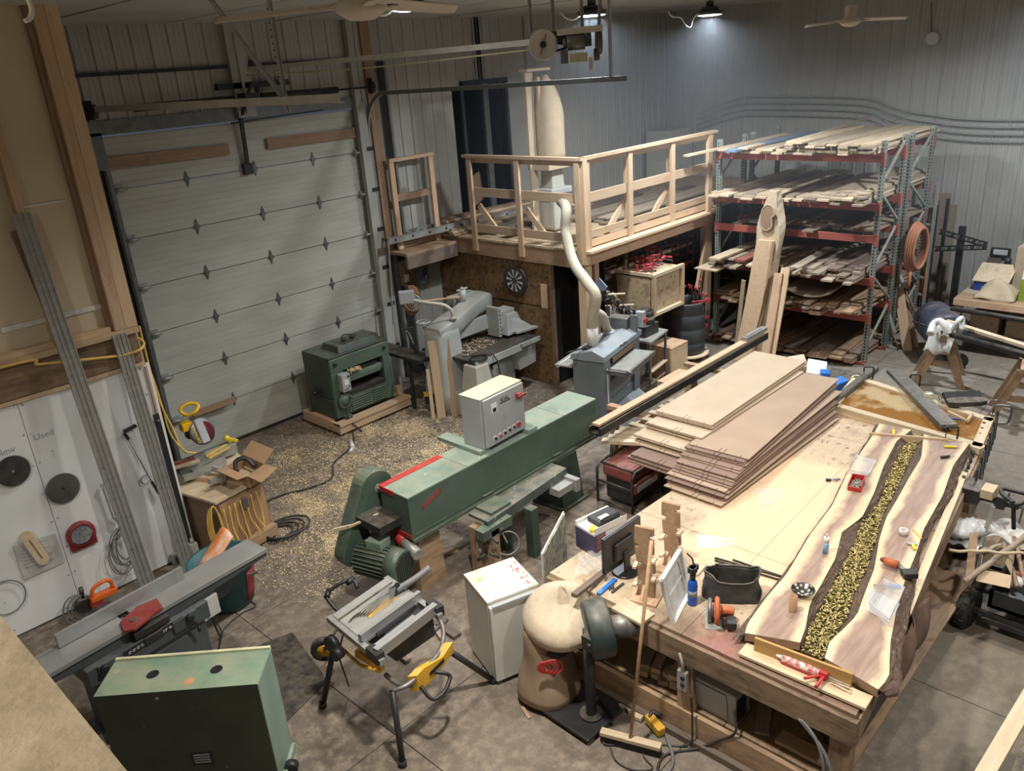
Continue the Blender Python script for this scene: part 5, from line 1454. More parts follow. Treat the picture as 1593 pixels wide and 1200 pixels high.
# ---------------- generator, pallet, plywood stack
t=thing('generator','red and black portable generator in a tube frame under the sheet stack','generator',(6.75,4.95,0))
gx0_,gx1_,gy0,gy1=6.42,7.02,4.62,5.1
for y in(gy0,gy1):
    MB().tube([(gx0_,y,.02),(gx0_,y,.44),(gx0_+.05,y,.50),(gx1_-.05,y,.50),(gx1_,y,.44),(gx1_,y,.02)],.016,8).build('frame_hoop','dark_metal',t,world=True)
for x,z_ in((gx0_,.05),(gx1_,.05),(gx0_,.3),(gx0_+.06,.5),(gx1_-.06,.5)):
    MB().cyl((x,gy0,z_),(x,gy1,z_),.014,n=8).build('frame_bar','dark_metal',t,world=True)
MB().bb(gx0_+.04,gx1_-.04,gy0+.03,gy1-.03,.34,.52).build('fuel_tank','red_faded',t,world=True,bevel=.05)
MB().cyl((6.85,4.85,.52),(6.85,4.85,.55),.04,n=16).build('fuel_cap','galv',t,world=True)
MB().bb(gx0_+.06,gx1_-.06,gy0+.0,gy0+.06,.22,.34).build('front_panel','red_faded',t,world=True,bevel=.01)
MB().bb(gx0_+.1,gx1_-.12,gy0-.005,gy0,.24,.31).build('name_plate','label_white',t,world=True)
text('-----',.05,(0,0,0),(PI/2,0,0),'ink',t).location=V((-.03,gy0-.007-4.95,.275))
MB().bb(gx0_+.08,gx1_-.08,gy0+.06,gy1-.06,.06,.34).cyl((6.9,gy0+.04,.15),(6.9,gy0+.14,.15),.08,n=16).build('engine','dark_metal',t,world=True,bevel=.02)
def pallet(x0,y0,z0,ln,wd,lab,rz=0):
    t=thing('pallet',lab,'pallet',(x0,y0,z0),rz)
    for k in range(6):lum('top_slat',(k*ln/5.6+.05,0,.12),(k*ln/5.6+.05,wd,.12),.09,.018,'rough_pale',t,world=False)
    for y in(.03,wd/2,wd-.03):lum('stringer',(0,y,.06),(ln,y,.06),.04,.09,'pine_pink',t,world=False)
    for k in range(3):lum('bottom_slat',(.05+k*(ln-.1)/2,0,.008),(.05+k*(ln-.1)/2,wd,.008),.1,.016,'rough_brown',t,world=False)
    return t
for k in range(4):
    pallet(7.15,4.35,.0+k*.145,1.2,1.0,('bottom pallet','second pallet from the floor','third pallet from the floor','topmost pallet')[k]+' of the stack that carries the sheets beside the generator')
for k in range(4):
    single((6.66+k*.12,5.2,.66+.0*k),(6.95+k*.12,4.5,.70),.09,.04,'pine_pale','pale cleat sticking out from under the sheet stack, '+('leftmost','second from the left','third from the left','rightmost')[k],name='cleat')
def sheet(x0,y0,z,ln,wd,th,mat,rz=0.,lab='',grp='',slots=3,sag=0.):
    """a thin sheet with saw slots cut into its near end"""
    b=MB();n=8
    notch=[(.14,.03),(.42,.09),(.50,.09),(.88,.03)][:slots+1]
    def zz_(x):return-sag*(1-x/ln)**2
    pts=[(0,0)]
    for a,dd in notch:
        pts+=[(0,a*wd-.004),(dd,a*wd-.004),(dd,a*wd+.004),(0,a*wd+.004)]
    pts+=[(0,wd),(ln,wd),(ln,0)]
    b.prism([(p[0],p[1],zz_(p[0]))for p in pts],(0,0,th))
    o=b.build('sheet',mat,None)
    M_=Matrix.Translation(V((x0,y0,z)))@Matrix.Rotation(rz,4,'Z')
    # place by the near left corner
    c=o.location.copy();o.matrix_world=M_@Matrix.Translation(c)
    return tag(o,lab,'sheet',grp)
zb=.925
NL=18
for k in range(NL):
    f=k/(NL-1)
    z=zb+k*.0125
    y0=3.17+.06*f+U(-.02,.02);x0=5.78+.55*f**1.3+U(-.05,.05)
    top=k==NL-1
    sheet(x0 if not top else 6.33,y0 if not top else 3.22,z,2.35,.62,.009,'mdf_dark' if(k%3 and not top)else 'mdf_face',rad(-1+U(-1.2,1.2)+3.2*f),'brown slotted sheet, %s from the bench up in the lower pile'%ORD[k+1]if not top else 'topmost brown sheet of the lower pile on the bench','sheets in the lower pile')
NH=21
for k in range(NH):
    f=k/(NH-1)
    z=.925+k*.0142
    if f<.25:x0,y0=6.02+U(-.06,.06),3.72+U(-.03,.03)
    elif f<.6:x0,y0=6.22+.2*(f-.25)+U(-.03,.03),3.80+U(-.02,.02)
    elif f<.85:x0,y0=6.45+U(-.02,.02),3.80+U(-.012,.012)
    else:x0,y0=6.66+U(-.012,.012),3.80+U(-.01,.01)
    top=k==NH-1
    rz_=rad(-1+U(-.7,.7))if f<.85 else rad(.5)
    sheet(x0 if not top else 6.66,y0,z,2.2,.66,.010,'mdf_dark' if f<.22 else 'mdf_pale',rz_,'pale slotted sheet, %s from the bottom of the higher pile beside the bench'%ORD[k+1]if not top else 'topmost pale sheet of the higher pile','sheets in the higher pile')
o=lum('straight_edge',(6.45,5.12,.96),(10.2,5.10,.96),.10,.03,'pine');tag(o,'long yellow pine straight edge lying along the black steel channel','straight edge')
o=MB().bb(6.4,10.3,5.02,5.04,.86,.95).bb(6.4,10.3,5.04,5.16,.86,.88).bb(6.4,10.3,5.16,5.18,.86,.945).build('steel_channel','blackened');tag(o,'long black steel channel lying beyond the sheet stacks','channel')
o=MB().bar((9.75,5.10,1.0),(10.32,5.09,1.0),.09,.05).bar((9.8,5.1,1.03),(10.2,5.1,1.03),.05,.02).build('spirit_level','alu');tag(o,'grey metal level on the far end of the long straight edge','level')
t=thing('trestle','low timber trestle under the long black channel','trestle',(8.9,5.1,0))
lum('beam',(8.9,4.7,.83),(8.9,5.5,.83),.09,.05,'rough_brown',t)
for y in(4.8,5.4):
    for dx in(-.2,.2):lum('leg',(8.9+dx,y,0),(8.9,y,.81),.08,.04,'rough_brown',t)
t=thing('trestle','second low timber trestle under the near end of the long black channel','trestle',(7.0,5.3,0))
lum('beam',(7.2,5.0,.83),(7.2,5.5,.83),.09,.05,'rough_brown',t)
for y in(5.42,):
    for dx in(-.2,.2):lum('leg',(7.2+dx*.3,y,0),(7.2,y,.81),.08,.04,'rough_brown',t)

# ============================================================ THE BIG BENCH
BZ=.90
t=thing('work_bench','huge timber work bench with worn stained top and lower shelf','bench',(4.1,1.3,0))
ca,cb,cc,cd=V((4.08,3.77,BZ)),V((4.08,1.30,BZ)),V((8.32,1.74,BZ)),V((8.32,3.62,BZ))
def tp(u,v,z=BZ):
    a=cb.lerp(cc,u);d=ca.lerp(cd,u);p=a.lerp(d,v);p.z=z;return p
for u0,u1 in((0,.287),(.287,.86),(.86,1.0)):
    for v0,v1 in((0,.5),(.5,1)):
        b=MB();e=.0007
        b.prism([tp(u0+e,v0+e,BZ-.03),tp(u1-e,v0+e,BZ-.03),tp(u1-e,v1-e,BZ-.03),tp(u0+e,v1-e,BZ-.03)],(0,0,.03))
        b.bm.transform(Matrix.Identity(4));o=b.build('top_sheet','bench_top',t,world=True)
        o.data.transform(Matrix.Translation(V((4.1,1.3,0))));o.location=(-4.1,-1.3,0)   # keep room coordinates for the stains
lum('front_fascia',(4.07,1.28,.775),(4.07,3.78,.775),.045,.19,'bench_wood',t)
lum('side_fascia',(4.1,1.30,.775),(8.32,1.74,.775),.04,.19,'bench_wood',t)
lum('back_fascia',(4.1,3.76,.775),(8.32,3.60,.775),.04,.19,'bench_leg',t)
lum('end_fascia',(8.32,1.74,.775),(8.32,3.62,.775),.04,.19,'bench_leg',t)
for k in range(7):
    f=(k+.5)/7;lum('joist',tp(f,.02,.78),tp(f,.98,.78),.04,.17,'bench_leg',t)
LEGS=[(4.13,1.38),(4.13,2.50),(4.13,3.68),(6.2,1.62),(6.2,3.58),(8.2,1.82),(8.2,3.5)]
for x,y in LEGS:
    lum('leg',(x,y,0),(x,y,.68),.13 if x<5 else .1,.10,'bench_leg',t,up=(1,0,0))
lum('lower_rail',(4.08,1.32,.13),(4.08,3.75,.13),.04,.22,'bench_leg',t)
lum('lower_rail',(4.1,1.40,.13),(8.2,1.84,.13),.04,.2,'bench_leg',t)
lum('foot_rail',(4.03,1.3,.03),(4.03,3.6,.03),.05,.05,'rough_dark',t)
for y0,y1 in((1.36,2.2),(2.2,2.98),(2.98,3.72)):MB().bb(4.12,8.1,y0+.003+.0,y1-.003,.22,.24).build('shelf_sheet','bench_leg',t,world=True)
MB().bb(6.0,6.02,1.7,3.6,.24,.7).build('divider','dirt_grey',t,world=True)
# things on the lower shelf
hx=V((4.2,2.05,.24))
t=thing('heater_box','grey metal box heater leaning out of the lower shelf of the bench','heater',hx)
h0,h1=(4.140,2.472,.534),(4.140,2.138,.537)
MB().box((4.24,2.34,.40),(.20,.44,.31),Euler((0,rad(-8),0)).to_matrix()).build('case','shaper_grey',t,world=True,bevel=.012)
MB().box((4.133,2.36,.40),(.008,.34,.23),Euler((0,rad(-8),0)).to_matrix()).build('front_panel','control_grey',t,world=True,bevel=.004)
b=MB()
for k in range(7):b.box((4.2+k*.0,2.115,.30+k*.03),(.14,.006,.014))
b.build('vent_slots','dark_metal',t,world=True)
for k in range(9):
    y=2.66+(k%4)*.09;z=.27+(k//4)*.05;a=U(-.4,.4)
    single((4.16+U(0,.05),y,z),(4.16+.2,y+a*.2,z+.01),.08,.045,('pine_pink','rough_grey','rough_pale')[k%3],'offcut block in the heap on the lower bench shelf beside the outlet',name='offcut')
for o in[o for o in COL.objects if o.name.startswith('offcut')and 'heap' in o.get('label','')]:o['group']='offcuts on the lower bench shelf'
t=thing('outlet_box','metal outlet box with flexible conduit on the middle bench leg','outlet',(4.05,2.5,.5))
MB().bb(4.03,4.065,2.46,2.54,.45,.62).build('box','galv',t,world=True,bevel=.004)
MB().bb(4.024,4.03,2.475,2.505,.49,.52).bb(4.024,4.03,2.475,2.505,.55,.58).build('sockets','ink',t,world=True)
MB().tube([(4.04,2.50,.62),(4.03,2.49,.68),(4.03,2.50,.72),(4.05,2.53,.76)],.012,8,smooth=4).build('conduit','galv',t,world=True)
single((4.2,1.95,.255),(4.6,2.12,.26),.10,.02,'rough_grey','loose grey batten on the lower bench shelf beside the heater',name='batten')
single((4.25,1.45,.26),(4.25,1.85,.26),.12,.03,'pine_pink','board with pale green edge on the lower bench shelf',name='batten',up=(0,0,1))
o=MB().bb(4.75,5.6,2.0,3.0,.24,.55).build('dark_crate','black_dusty');tag(o,'dark crate far back on the lower bench shelf','crate')
o=MB().bb(4.4,5.2,1.42,1.6,.25,.62).build('dark_crate','black_dusty');tag(o,'dark crate on the lower shelf at the right side of the bench','crate')
b=MB();b.tube([(4.05,1.62,.70),(4.03,1.50,.60),(4.02,1.44,.40),(4.02,1.50,.15),(4.02,1.62,.05)],.012,6,smooth=5).tube([(4.05,1.64,.70),(4.03,1.46,.56),(4.02,1.38,.36),(4.02,1.42,.12),(4.0,1.5,.03)],.012,6,smooth=5)
tag(b.build('hose','hose_grey'),'grey twin hose hanging at the near right bench leg','hose')
cord('power_cable','black cable from the heater box looping down to the floor',[(4.1,2.12,.45),(4.06,2.08,.3),(4.06,2.2,.15),(4.0,2.35,.02),(3.8,2.5,.012),(3.6,2.4,.012),(3.5,2.1,.012),(3.55,1.7,.012)],.010)
cord('power_cable','black cable dropping beside the outlet leg of the bench',[(4.03,2.42,.45),(4.02,2.40,.2),(3.98,2.42,.02),(3.8,2.7,.012),(3.62,2.9,.012),(3.8,3.0,.012)],.008)
cord('power_cable','grey cable running over the floor in front of the bench',[(3.98,2.6,.012),(3.8,2.42,.012),(3.55,2.35,.012),(3.4,2.0,.012),(3.3,1.6,.012)],.012,mat='hose_grey')
cord('power_cable','thin black cable looping round the broom head',[(3.9,2.7,.01),(3.72,2.62,.01),(3.66,2.5,.01),(3.56,2.6,.01),(3.55,2.74,.01),(3.62,2.84,.01)],.006)

# ---------------- walnut slabs with the cartridge river between them
SZ=1.0
def outline(pts,n):
    P=[V(p)for p in pts];L=[0]
    for a,b_ in zip(P,P[1:]):L.append(L[-1]+(b_-a).length)
    out=[];j=0
    for i in range(n):
        s_=L[-1]*i/(n-1)
        while j<len(L)-2 and L[j+1]<s_:j+=1
        f=(s_-L[j])/max(1e-6,L[j+1]-L[j]);out.append(P[j].lerp(P[j+1],f))
    return out
LA_out=[(4.200,2.200,.970),(4.564,2.238,.970),(5.117,2.271,.970),(5.706,2.350,.970),(6.258,2.404,.970),(6.843,2.516,.970),(7.245,2.582,.970),(7.721,2.649,.970),(8.110,2.713,.970)]
LA_top=[(4.253,2.138,1.000),(4.356,2.173,1.000),(4.689,2.208,1.000),(5.057,2.223,1.000),(5.669,2.319,1.000),(6.220,2.368,1.000),(6.850,2.497,1.000),(7.185,2.542,1.000),(7.813,2.617,1.000),(8.067,2.661,1.000)]
LB_top=[(4.388,1.805,1.000),(4.552,1.844,1.000),(4.823,1.935,1.000),(5.125,1.973,1.000),(5.456,2.021,1.000),(5.856,2.133,1.000),(6.171,2.095,1.000),(6.628,2.168,1.000),(7.185,2.290,1.000),(7.761,2.378,1.000),(8.089,2.350,1.000)]
LB_out=[(4.392,1.795,.960),(4.670,1.854,.960),(4.995,1.899,.960),(5.264,1.937,.960),(5.802,2.008,.960),(6.151,2.094,.960),(6.560,2.094,.960),(6.887,2.171,.960),(7.588,2.295,.960),(8.080,2.324,.960)]
RA_out=[(4.387,1.647,.960),(4.614,1.671,.960),(4.873,1.684,.960),(5.173,1.755,.960),(5.458,1.792,.960),(5.822,1.858,.960),(6.376,1.999,.960),(6.713,2.035,.960),(7.157,2.109,.960),(7.605,2.176,.960),(8.122,2.264,.960)]
RA_top=[(4.343,1.618,1.000),(4.525,1.662,1.000),(4.675,1.642,1.000),(4.888,1.627,1.000),(5.162,1.680,1.000),(5.507,1.742,1.000),(5.927,1.862,1.000),(6.286,1.938,1.000),(6.617,1.972,1.000),(7.065,2.025,1.000),(7.518,2.069,1.000),(8.050,2.220,1.000)]
RB_top=[(4.270,1.250,1.000),(4.411,1.236,1.000),(4.746,1.349,1.000),(5.129,1.444,1.000),(5.450,1.508,1.000),(5.885,1.569,1.000),(6.272,1.639,1.000),(6.928,1.695,1.000),(7.536,1.794,1.000),(8.083,1.812,1.000)]
RB_out=[(4.312,1.207,.950),(4.336,1.150,.950),(4.522,1.196,.950),(4.806,1.288,.950),(5.140,1.361,.950),(5.575,1.460,.950),(6.050,1.580,.950),(6.480,1.626,.950),(7.105,1.660,.950),(7.686,1.749,.950),(8.153,1.791,.950)]
def live_slab(At,Bt,Ao,Bo,lab,sapA,sapB):
    n=46
    A=outline(At,n);B2=outline(Bt,n);ao=outline(Ao,n);bo=outline(Bo,n)
    t=thing('walnut_slab',lab,'slab',A[0]+V((0,0,-.06)))
    b=MB();nv=14;lay=b.bm.verts.layers.float.new('heart')
    g=[]
    for i in range(n):
        row=[]
        for j in range(nv+1):
            f=j/nv;v=b.bm.verts.new(A[i].lerp(B2[i],f));wd=(B2[i]-A[i]).length
            v[lay]=min(1,min(f*wd/sapA,(1-f)*wd/sapB))*.5+.18
            row.append(v)
        g.append(row)
    for i in range(n-1):
        for j in range(nv):b.bm.faces.new((g[i][j],g[i+1][j],g[i+1][j+1],g[i][j+1]))
    o=b.build('top_face','walnut_slab',t,world=True,twosided=True)
    if o.data.polygons[0].normal.z<0:o.data.flip_normals()
    rr_=random.Random(3)
    for S,O in((A,ao),(B2,bo)):
        b=MB();cols=[]
        for i in range(n):
            d=O[i]-S[i];col=[]
            for q in range(7):
                f=q/6;p=S[i]+V((d.x,d.y,0))*min(1,f*1.3)+V((0,0,-.005-.062*f**1.2))
                if 0<q:p+=V((rr_.uniform(-.006,.006),rr_.uniform(-.008,.008),rr_.uniform(-.005,.004)))
                else:p.z+=.0045
                col.append(b.bm.verts.new(p))
            cols.append(col)
        for i in range(n-1):
            for q in range(6):b.bm.faces.new((cols[i][q],cols[i+1][q],cols[i+1][q+1],cols[i][q+1]))
        b.build('bark_edge','bark',t,world=True,twosided=True)
    b=MB();dn=V((0,0,-.065))
    for i in(0,n-1):b.mat4([A[i],B2[i],B2[i]+dn,A[i]+dn],[(0,1,2,3)])
    b.mat4([p for i in range(n)for p in(A[i]+dn,B2[i]+dn)],[(2*i,2*i+1,2*i+3,2*i+2)for i in range(n-1)])
    b.build('end_grain','rough_brown',t,world=True,twosided=True)
    return t
live_slab(LA_top,LB_top,LA_out,LB_out,'left live-edge walnut slab with pale sapwood on the bench',.16,.13)
live_slab(RA_top,RB_top,RA_out,RB_out,'right live-edge walnut slab with dark heartwood and thick bark along the bench edge',.11,.12)
# channel between the slabs: base strip and the cartridge cases poured into it
L1,R1=outline(LB_out,40),outline(RA_out,40)
b=MB();b.mat4([V((p.x,p.y,.935))for i in range(40)for p in(L1[i]+V((0,.03,0)),R1[i]-V((0,.03,0)))],[(2*i,2*i+1,2*i+3,2*i+2)for i in range(39)])
t=b.build('river_bed','river_bed');tag(t,'dark bed of the channel between the two walnut slabs','channel bed')
b=MB();rb=random.Random(5)
def case(b,c,d,r,L):
    F_=frame(d);n=7;a=[b.bm.verts.new(c+F_@V((r*math.cos(2*PI*i/n),r*math.sin(2*PI*i/n),-L/2)))for i in range(n)]
    e=[b.bm.verts.new(c+F_@V((r*math.cos(2*PI*i/n),r*math.sin(2*PI*i/n),L/2)))for i in range(n)]
    for i in range(n):
        f=b.bm.faces.new((a[i],a[(i+1)%n],e[(i+1)%n],e[i]));f.smooth=True
    b.bm.faces.new(a[::-1])
for i in range(39):
    w_=(L1[i]-R1[i]).length;seg=(L1[i+1]-L1[i]).length
    cnt=int(w_*seg/(.0105*.024)*1.15)
    for k in range(cnt):
        u,f=rb.random(),rb.uniform(.02,.98)
        p=L1[i].lerp(L1[i+1],u).lerp(R1[i].lerp(R1[i+1],u),f);p.z=rb.uniform(.940,.966)
        case(b,p,V((rb.uniform(-1,1),rb.uniform(-1,1),rb.uniform(-.35,.35))),.0056,.024)
o=b.build('cartridge_cases','brass',kind='stuff',twosided=True);tag(o,'small brass cartridge cases filling the channel between the walnut slabs','cartridge cases')
# dam boards
d0,d1=V((4.208,2.042,.980)),V((4.265,1.409,.980))
o=lum('dam_board',V((d0.x,d0.y,.985)),V((d1.x,d1.y,.985)),.02,.11,'honey_board');tag(o,'upright amber board damming the near end of the slab channel','dam board')
o=lum('base_strip',V((4.178,2.114,.925)),V((4.203,1.272,.925)),.13,.02,'ply_birch');tag(o,'pale plywood strip lying along the near end of the bench under the caulking gun','strip')
o=lum('dam_board',(7.758,2.646,.985),(8.031,1.992,.985),.02,.07,'pine');tag(o,'pine board damming the far end of the slab channel','dam board')
o=lum('side_strip',(5.220,1.403,.920),(7.609,1.712,.920),.06,.018,'pine_pale');tag(o,'long pale strip along the right edge of the bench beside the bark','strip')

# caulking gun
g0,g1=V((4.212,1.841,.970)),V((4.220,1.596,.970))
t=thing('caulking_gun','red caulking gun with cartridge lying on the pale strip at the bench end','caulking gun',g0)
dg=(g1-g0).normalized();sdg=V((dg.y,-dg.x,0))
MB().cyl(g0,g1,.026,n=18).build('cartridge','red_white_print',t,world=True)
MB().cyl(g0-dg*.045,g0-dg*.0,.009,.016,n=12).build('nozzle','white_plastic',t,world=True)
MB().bar(g0-dg*.005-V((0,0,.02)),g1-V((0,0,.02)),.05,.012).bar(g1,g1+dg*.05,.03,.05).build('cradle','red_paint',t,world=True)
gh=g1+dg*.03
MB().tube([gh,gh-sdg*-.06+V((0,0,0)),gh+sdg*.13-dg*.0],.012,8).tube([gh,gh+sdg*.05-dg*.05,gh+sdg*.10-dg*.09],.010,8).build('grip','red_paint',t,world=True)
MB().tube([gh,gh+dg*.16,gh+dg*.17+sdg*.035,gh+dg*.04+sdg*.02],.005,6).build('plunger_rod','galv',t,world=True)

# things lying on the slabs
def on(u,v,z=1.0):return V(PZ_(u,v,z))if 0 else None
c=V((4.842,2.084,1.000));t=thing('cardboard_tube','brown cardboard tube standing beside the steel bowl','tube',V((4.668,1.992,1.000)))
MB().lathe([(.028,0),(.028,.13),(.021,.13),(.021,.0)],(0,0,0),24).build('tube_wall','cardboard',t)
t=thing('steel_bowl','shiny steel bowl on the left walnut slab','bowl',V((4.891,2.020,1.000)))
MB().lathe([(.0,.002),(.04,.003),(.07,.03),(.082,.045),(.084,.046),(.078,.043),(.066,.030),(.038,.006),(0,.005)],(0,0,0),32).build('bowl_shell','chrome',t)
t=thing('caulk_cartridge','blue and white sealant cartridge standing on the left walnut slab','cartridge',V((5.488,2.112,1.000)))
MB().cyl((0,0,0),(0,0,.10),.021,n=20).build('blue_label','blue_label',t)
MB().cyl((0,0,.10),(0,0,.145),.021,n=20).cyl((0,0,.145),(0,0,.18),.008,.004,n=10).build('white_tip','white_plastic',t)
rc=V((6.651,2.335,1.000))
t=thing('parts_bin','red plastic bin of screws on the left walnut slab','bin',rc,rad(12))
b=MB();b.box((0,0,.003),(.20,.11,.006));
for sy_ in(-1,1):b.box((0,sy_*.053,.035),(.21,.006,.07))
b.box((-.10,0,.022),(.006,.11,.04)).box((.102,0,.035),(.006,.11,.07));b.build('bin_body','red_paint',t,bevel=.002)
sh=MB()
for k in range(170):sh.box((U(-.08,.09),U(-.045,.045),.012+U(0,.02)),(.025,.004,.004),Euler((0,U(-.5,.5),U(0,6))).to_matrix())
tag(sh.build('screws','galv',kind='stuff'),'loose grey screws filling the red plastic bin','screws').location=rc+V((0,0,.006))
def knife(p,a,lab,mat='yellow_bright'):
    t=thing('utility_knife',lab,'knife',p,a)
    MB().box((0,0,.012),(.11,.026,.02)).build('handle',mat,t,bevel=.006)
    MB().prism([(.055,-.009,.012),(.055,.009,.012),(.09,.004,.012)],(0,0,.002)).build('blade','galv',t)
knife(V((7.918,2.465,1.000)),rad(-160),'yellow utility knife on the left walnut slab near the far dam')
knife(V((7.884,1.926,1.000)),rad(-60),'yellow utility knife at the far right corner of the right walnut slab')
def screwdriver(p,a,lab,hm_,L=.10,sh_=.10):
    t=thing('screwdriver',lab,'screwdriver',p,a)
    MB().lathe([(0,0),(.013,.003),(.015,.02),(.012,L*.6),(.014,L*.9),(.008,L)],(0,0,.016),12,Euler((0,rad(90),0)).to_matrix()).build('handle',hm_,t)
    MB().cyl((L,0,.016),(L+sh_,0,.012),.004,n=8).build('shank','galv',t)
screwdriver(V((7.603,1.925,1.000)),rad(-40),'dark chisel on the right walnut slab below the utility knife','black_plastic',.09,.05)
screwdriver(V((5.377,1.501,1.000)),rad(118),'blue-handled screwdriver on the right walnut slab','blue_bright',.09,.10)
o=V((6.762,2.658,.900));screwdriver(o,rad(-60),'small black screwdriver on the bench left of the red bin','black_plastic',.05,.05)
o=MB().tube([(0,0,.01),(.03,.02,.01),(.05,-.01,.012)],.008,6).tube([(.03,.02,.01),(.0,.04,.012)],.008,6);o.bm.transform(Matrix.Translation(V((6.810,2.569,.900))));tag(o.build('bit_holder','dusty_blue'),'small grey-blue fitting on the bench left of the red bin','fitting')
t=thing('tape_roll','white roll of tape standing on the right walnut slab','tape',V((6.101,1.739,1.000)))
MB().lathe([(.026,0),(.034,0),(.034,.05),(.026,.05),(.026,0)],(0,0,0),24).build('roll','cloth_white',t)
t=thing('scraper','small yellow-handled scraper on the right walnut slab','scraper',V((6.018,1.647,1.000)),rad(-150))
MB().prism([(0,-.035,.008),(.035,-.035,.008),(.045,0,.008),(.035,.035,.008),(0,.035,.008)],(0,0,.003)).build('blade','galv',t)
MB().box((.08,0,.014),(.07,.025,.018)).build('handle','yellow_bright',t,bevel=.005)
o=lum('pencil',(6.213,1.704,1.005),(6.121,1.605,1.005),.008,.008,'yellow_pencil');tag(o,'yellow pencil beside the scraper on the right walnut slab','pencil')
dp=V((5.613,1.602,1.000))
t=thing('cordless_drill','orange and black cordless driver lying on the right walnut slab','drill',dp)
e0,e1,e2=V((5.592,1.702,1.045)),V((5.592,1.603,1.040)),V((5.549,1.518,1.025))
MB().cyl(e0,e1,.028,.032,n=16).build('motor_body','orange_dirty',t,world=True)
MB().cyl(e0-(e1-e0).normalized()*.03,e0,.014,.025,n=14).build('chuck','red_faded',t,world=True)
MB().tube([e1,e1.lerp(e2,.5),e2],.02,10).build('grip','grey_steel',t,world=True)
MB().bar(e2+V((-.03,.03,0)),e2+V((.04,-.05,0)),.08,.05).build('battery','black_plastic',t,world=True,bevel=.01)
def clear_bin(pts,h,lab):
    P=[V(p)for p in pts];c=sum(P,V())/4
    t=thing('clear_bin',lab,'container',V((c.x,c.y,P[0].z)))
    b=MB();n=4;lo=[p.lerp(c,.12)for p in P];hi=[p+V((0,0,h))for p in P]
    b.mat4(lo+hi,[(0,1,2,3)]+[(i,(i+1)%4,4+(i+1)%4,4+i)for i in range(4)]);b.build('tray','clear_plastic',t,world=True,solid=.003)
    MB().tube(hi,.005,6,closed=True).build('rim','clear_plastic',t,world=True)
    return t
clear_bin([(4.988,1.590,1.000),(4.868,1.406,1.000),(5.294,1.458,1.000),(5.326,1.619,1.000)],.08,'clear plastic tray on the right walnut slab')
o=MB().prism([(5.244,1.680,1.003),(4.985,1.612,1.003),(4.939,1.419,1.003),(5.188,1.444,1.003)],(0,0,.002)).build('clear_cover','clear_plastic');tag(o,'clear plastic lid lying next to the clear tray on the right walnut slab','lid')
t=clear_bin([(6.832,2.478,1.000),(6.889,2.313,1.000),(7.167,2.360,1.000),(7.188,2.561,1.000)],.04,'shallow clear plastic tray behind the red bin of screws')
for pts,lb in(([(5.266,3.121,.902),(5.398,2.843,.902),(5.307,2.770,.902),(5.095,3.005,.902)],'flat clear pack with white print on the bench nearest the black tool bag'),([(6.227,3.121,.902),(6.384,2.945,.902),(6.293,2.826,.902),(6.000,2.877,.902)],'flat clear pack on the bench beyond the brown sheets')):
    o=MB().prism([V(p)for p in pts],(0,0,.003)).build('flat_pack','film');tag(o,lb,'plastic pack')

# far end table: honeycomb bed in a pine frame
hz=.98
h=[V((9.289,3.401,.980)),V((8.844,1.794,.980)),V((8.088,1.704,.980)),V((8.292,3.286,.980))]
t=thing('honeycomb_table','pine-framed honeycomb table with brown-stained mesh at the far end of the bench','table',V((8.8,2.6,0)))
hc_=sum(h,V())/4
MB().prism([p+V((0,0,-.09))for p in h],(0,0,.05)).build('base_panel','pine_pale',t,world=True)
for i in range(4):
    q=h[i].lerp(hc_,.045);MB().box(q+V((0,0,-.032)),(.10,.10,.066),Matrix.Rotation(math.atan2((h[1]-h[0]).y,(h[1]-h[0]).x),3,'Z')).build('corner_block','pine_pale',t,world=True)
    a,e=h[i],h[(i+1)%4];inn=(hc_-(a+e)/2).normalized()*.045
    lum('frame_board',a+inn+V((0,0,-.03)),e+inn+V((0,0,-.03)),.09,.07,'pine_pale',t)
for i in range(4):
    a,e=h[i],h[(i+1)%4];lum('side_board',a+V((0,0,-.13)),e+V((0,0,-.13)),.03,.14,'pine',t)
b=MB();A_,B2_,C2_,D2_=[p.lerp(hc_,.10)for p in h]
NXh,NYh=60,44
for i in range(NXh+1):
    f=i/NXh
    b.bar(A_.lerp(B2_,f)+V((0,0,-.028)),D2_.lerp(C2_,f)+V((0,0,-.028)),.0025,.012)
for i in range(NYh+1):
    f=i/NYh
    b.bar(A_.lerp(D2_,f)+V((0,0,-.028)),B2_.lerp(C2_,f)+V((0,0,-.028)),.0025,.012)
b.build('mesh','honeycomb',t,world=True,kind='stuff')
MB().prism([p.lerp(hc_,.08)+V((0,0,-.036))for p in h],(0,0,.004)).build('mesh_bed','honeycomb',t,world=True)
for p in(h[0],h[1],h[2],h[3]):
    q=p.lerp(hc_,.08);lum('leg',(q.x,q.y,0),(q.x,q.y,.84),.09,.09,'bench_leg',t,up=(1,0,0))
o=MB().bar((7.064,3.260,1.020),(9.600,3.281,1.020),.06,.012).bar(V((7.064,3.260,1.020))+V((0,.035,-.03)),V((9.600,3.281,1.020))+V((0,.035,-.03)),.012,.06).bar(V((7.064,3.260,1.020))+V((0,-.035,-.03)),V((9.600,3.281,1.020))+V((0,-.035,-.03)),.012,.06).build('steel_channel','steel_bar')
tag(o,'dark grey steel channel clamped along the left edge of the honeycomb table','channel')
o=MB().bar((9.537,3.049,1.030),(8.299,2.066,1.030),.16,.05).build('steel_bar','steel_bar',bevel=.004);tag(o,'broad grey steel bar lying across the honeycomb table','steel bar')
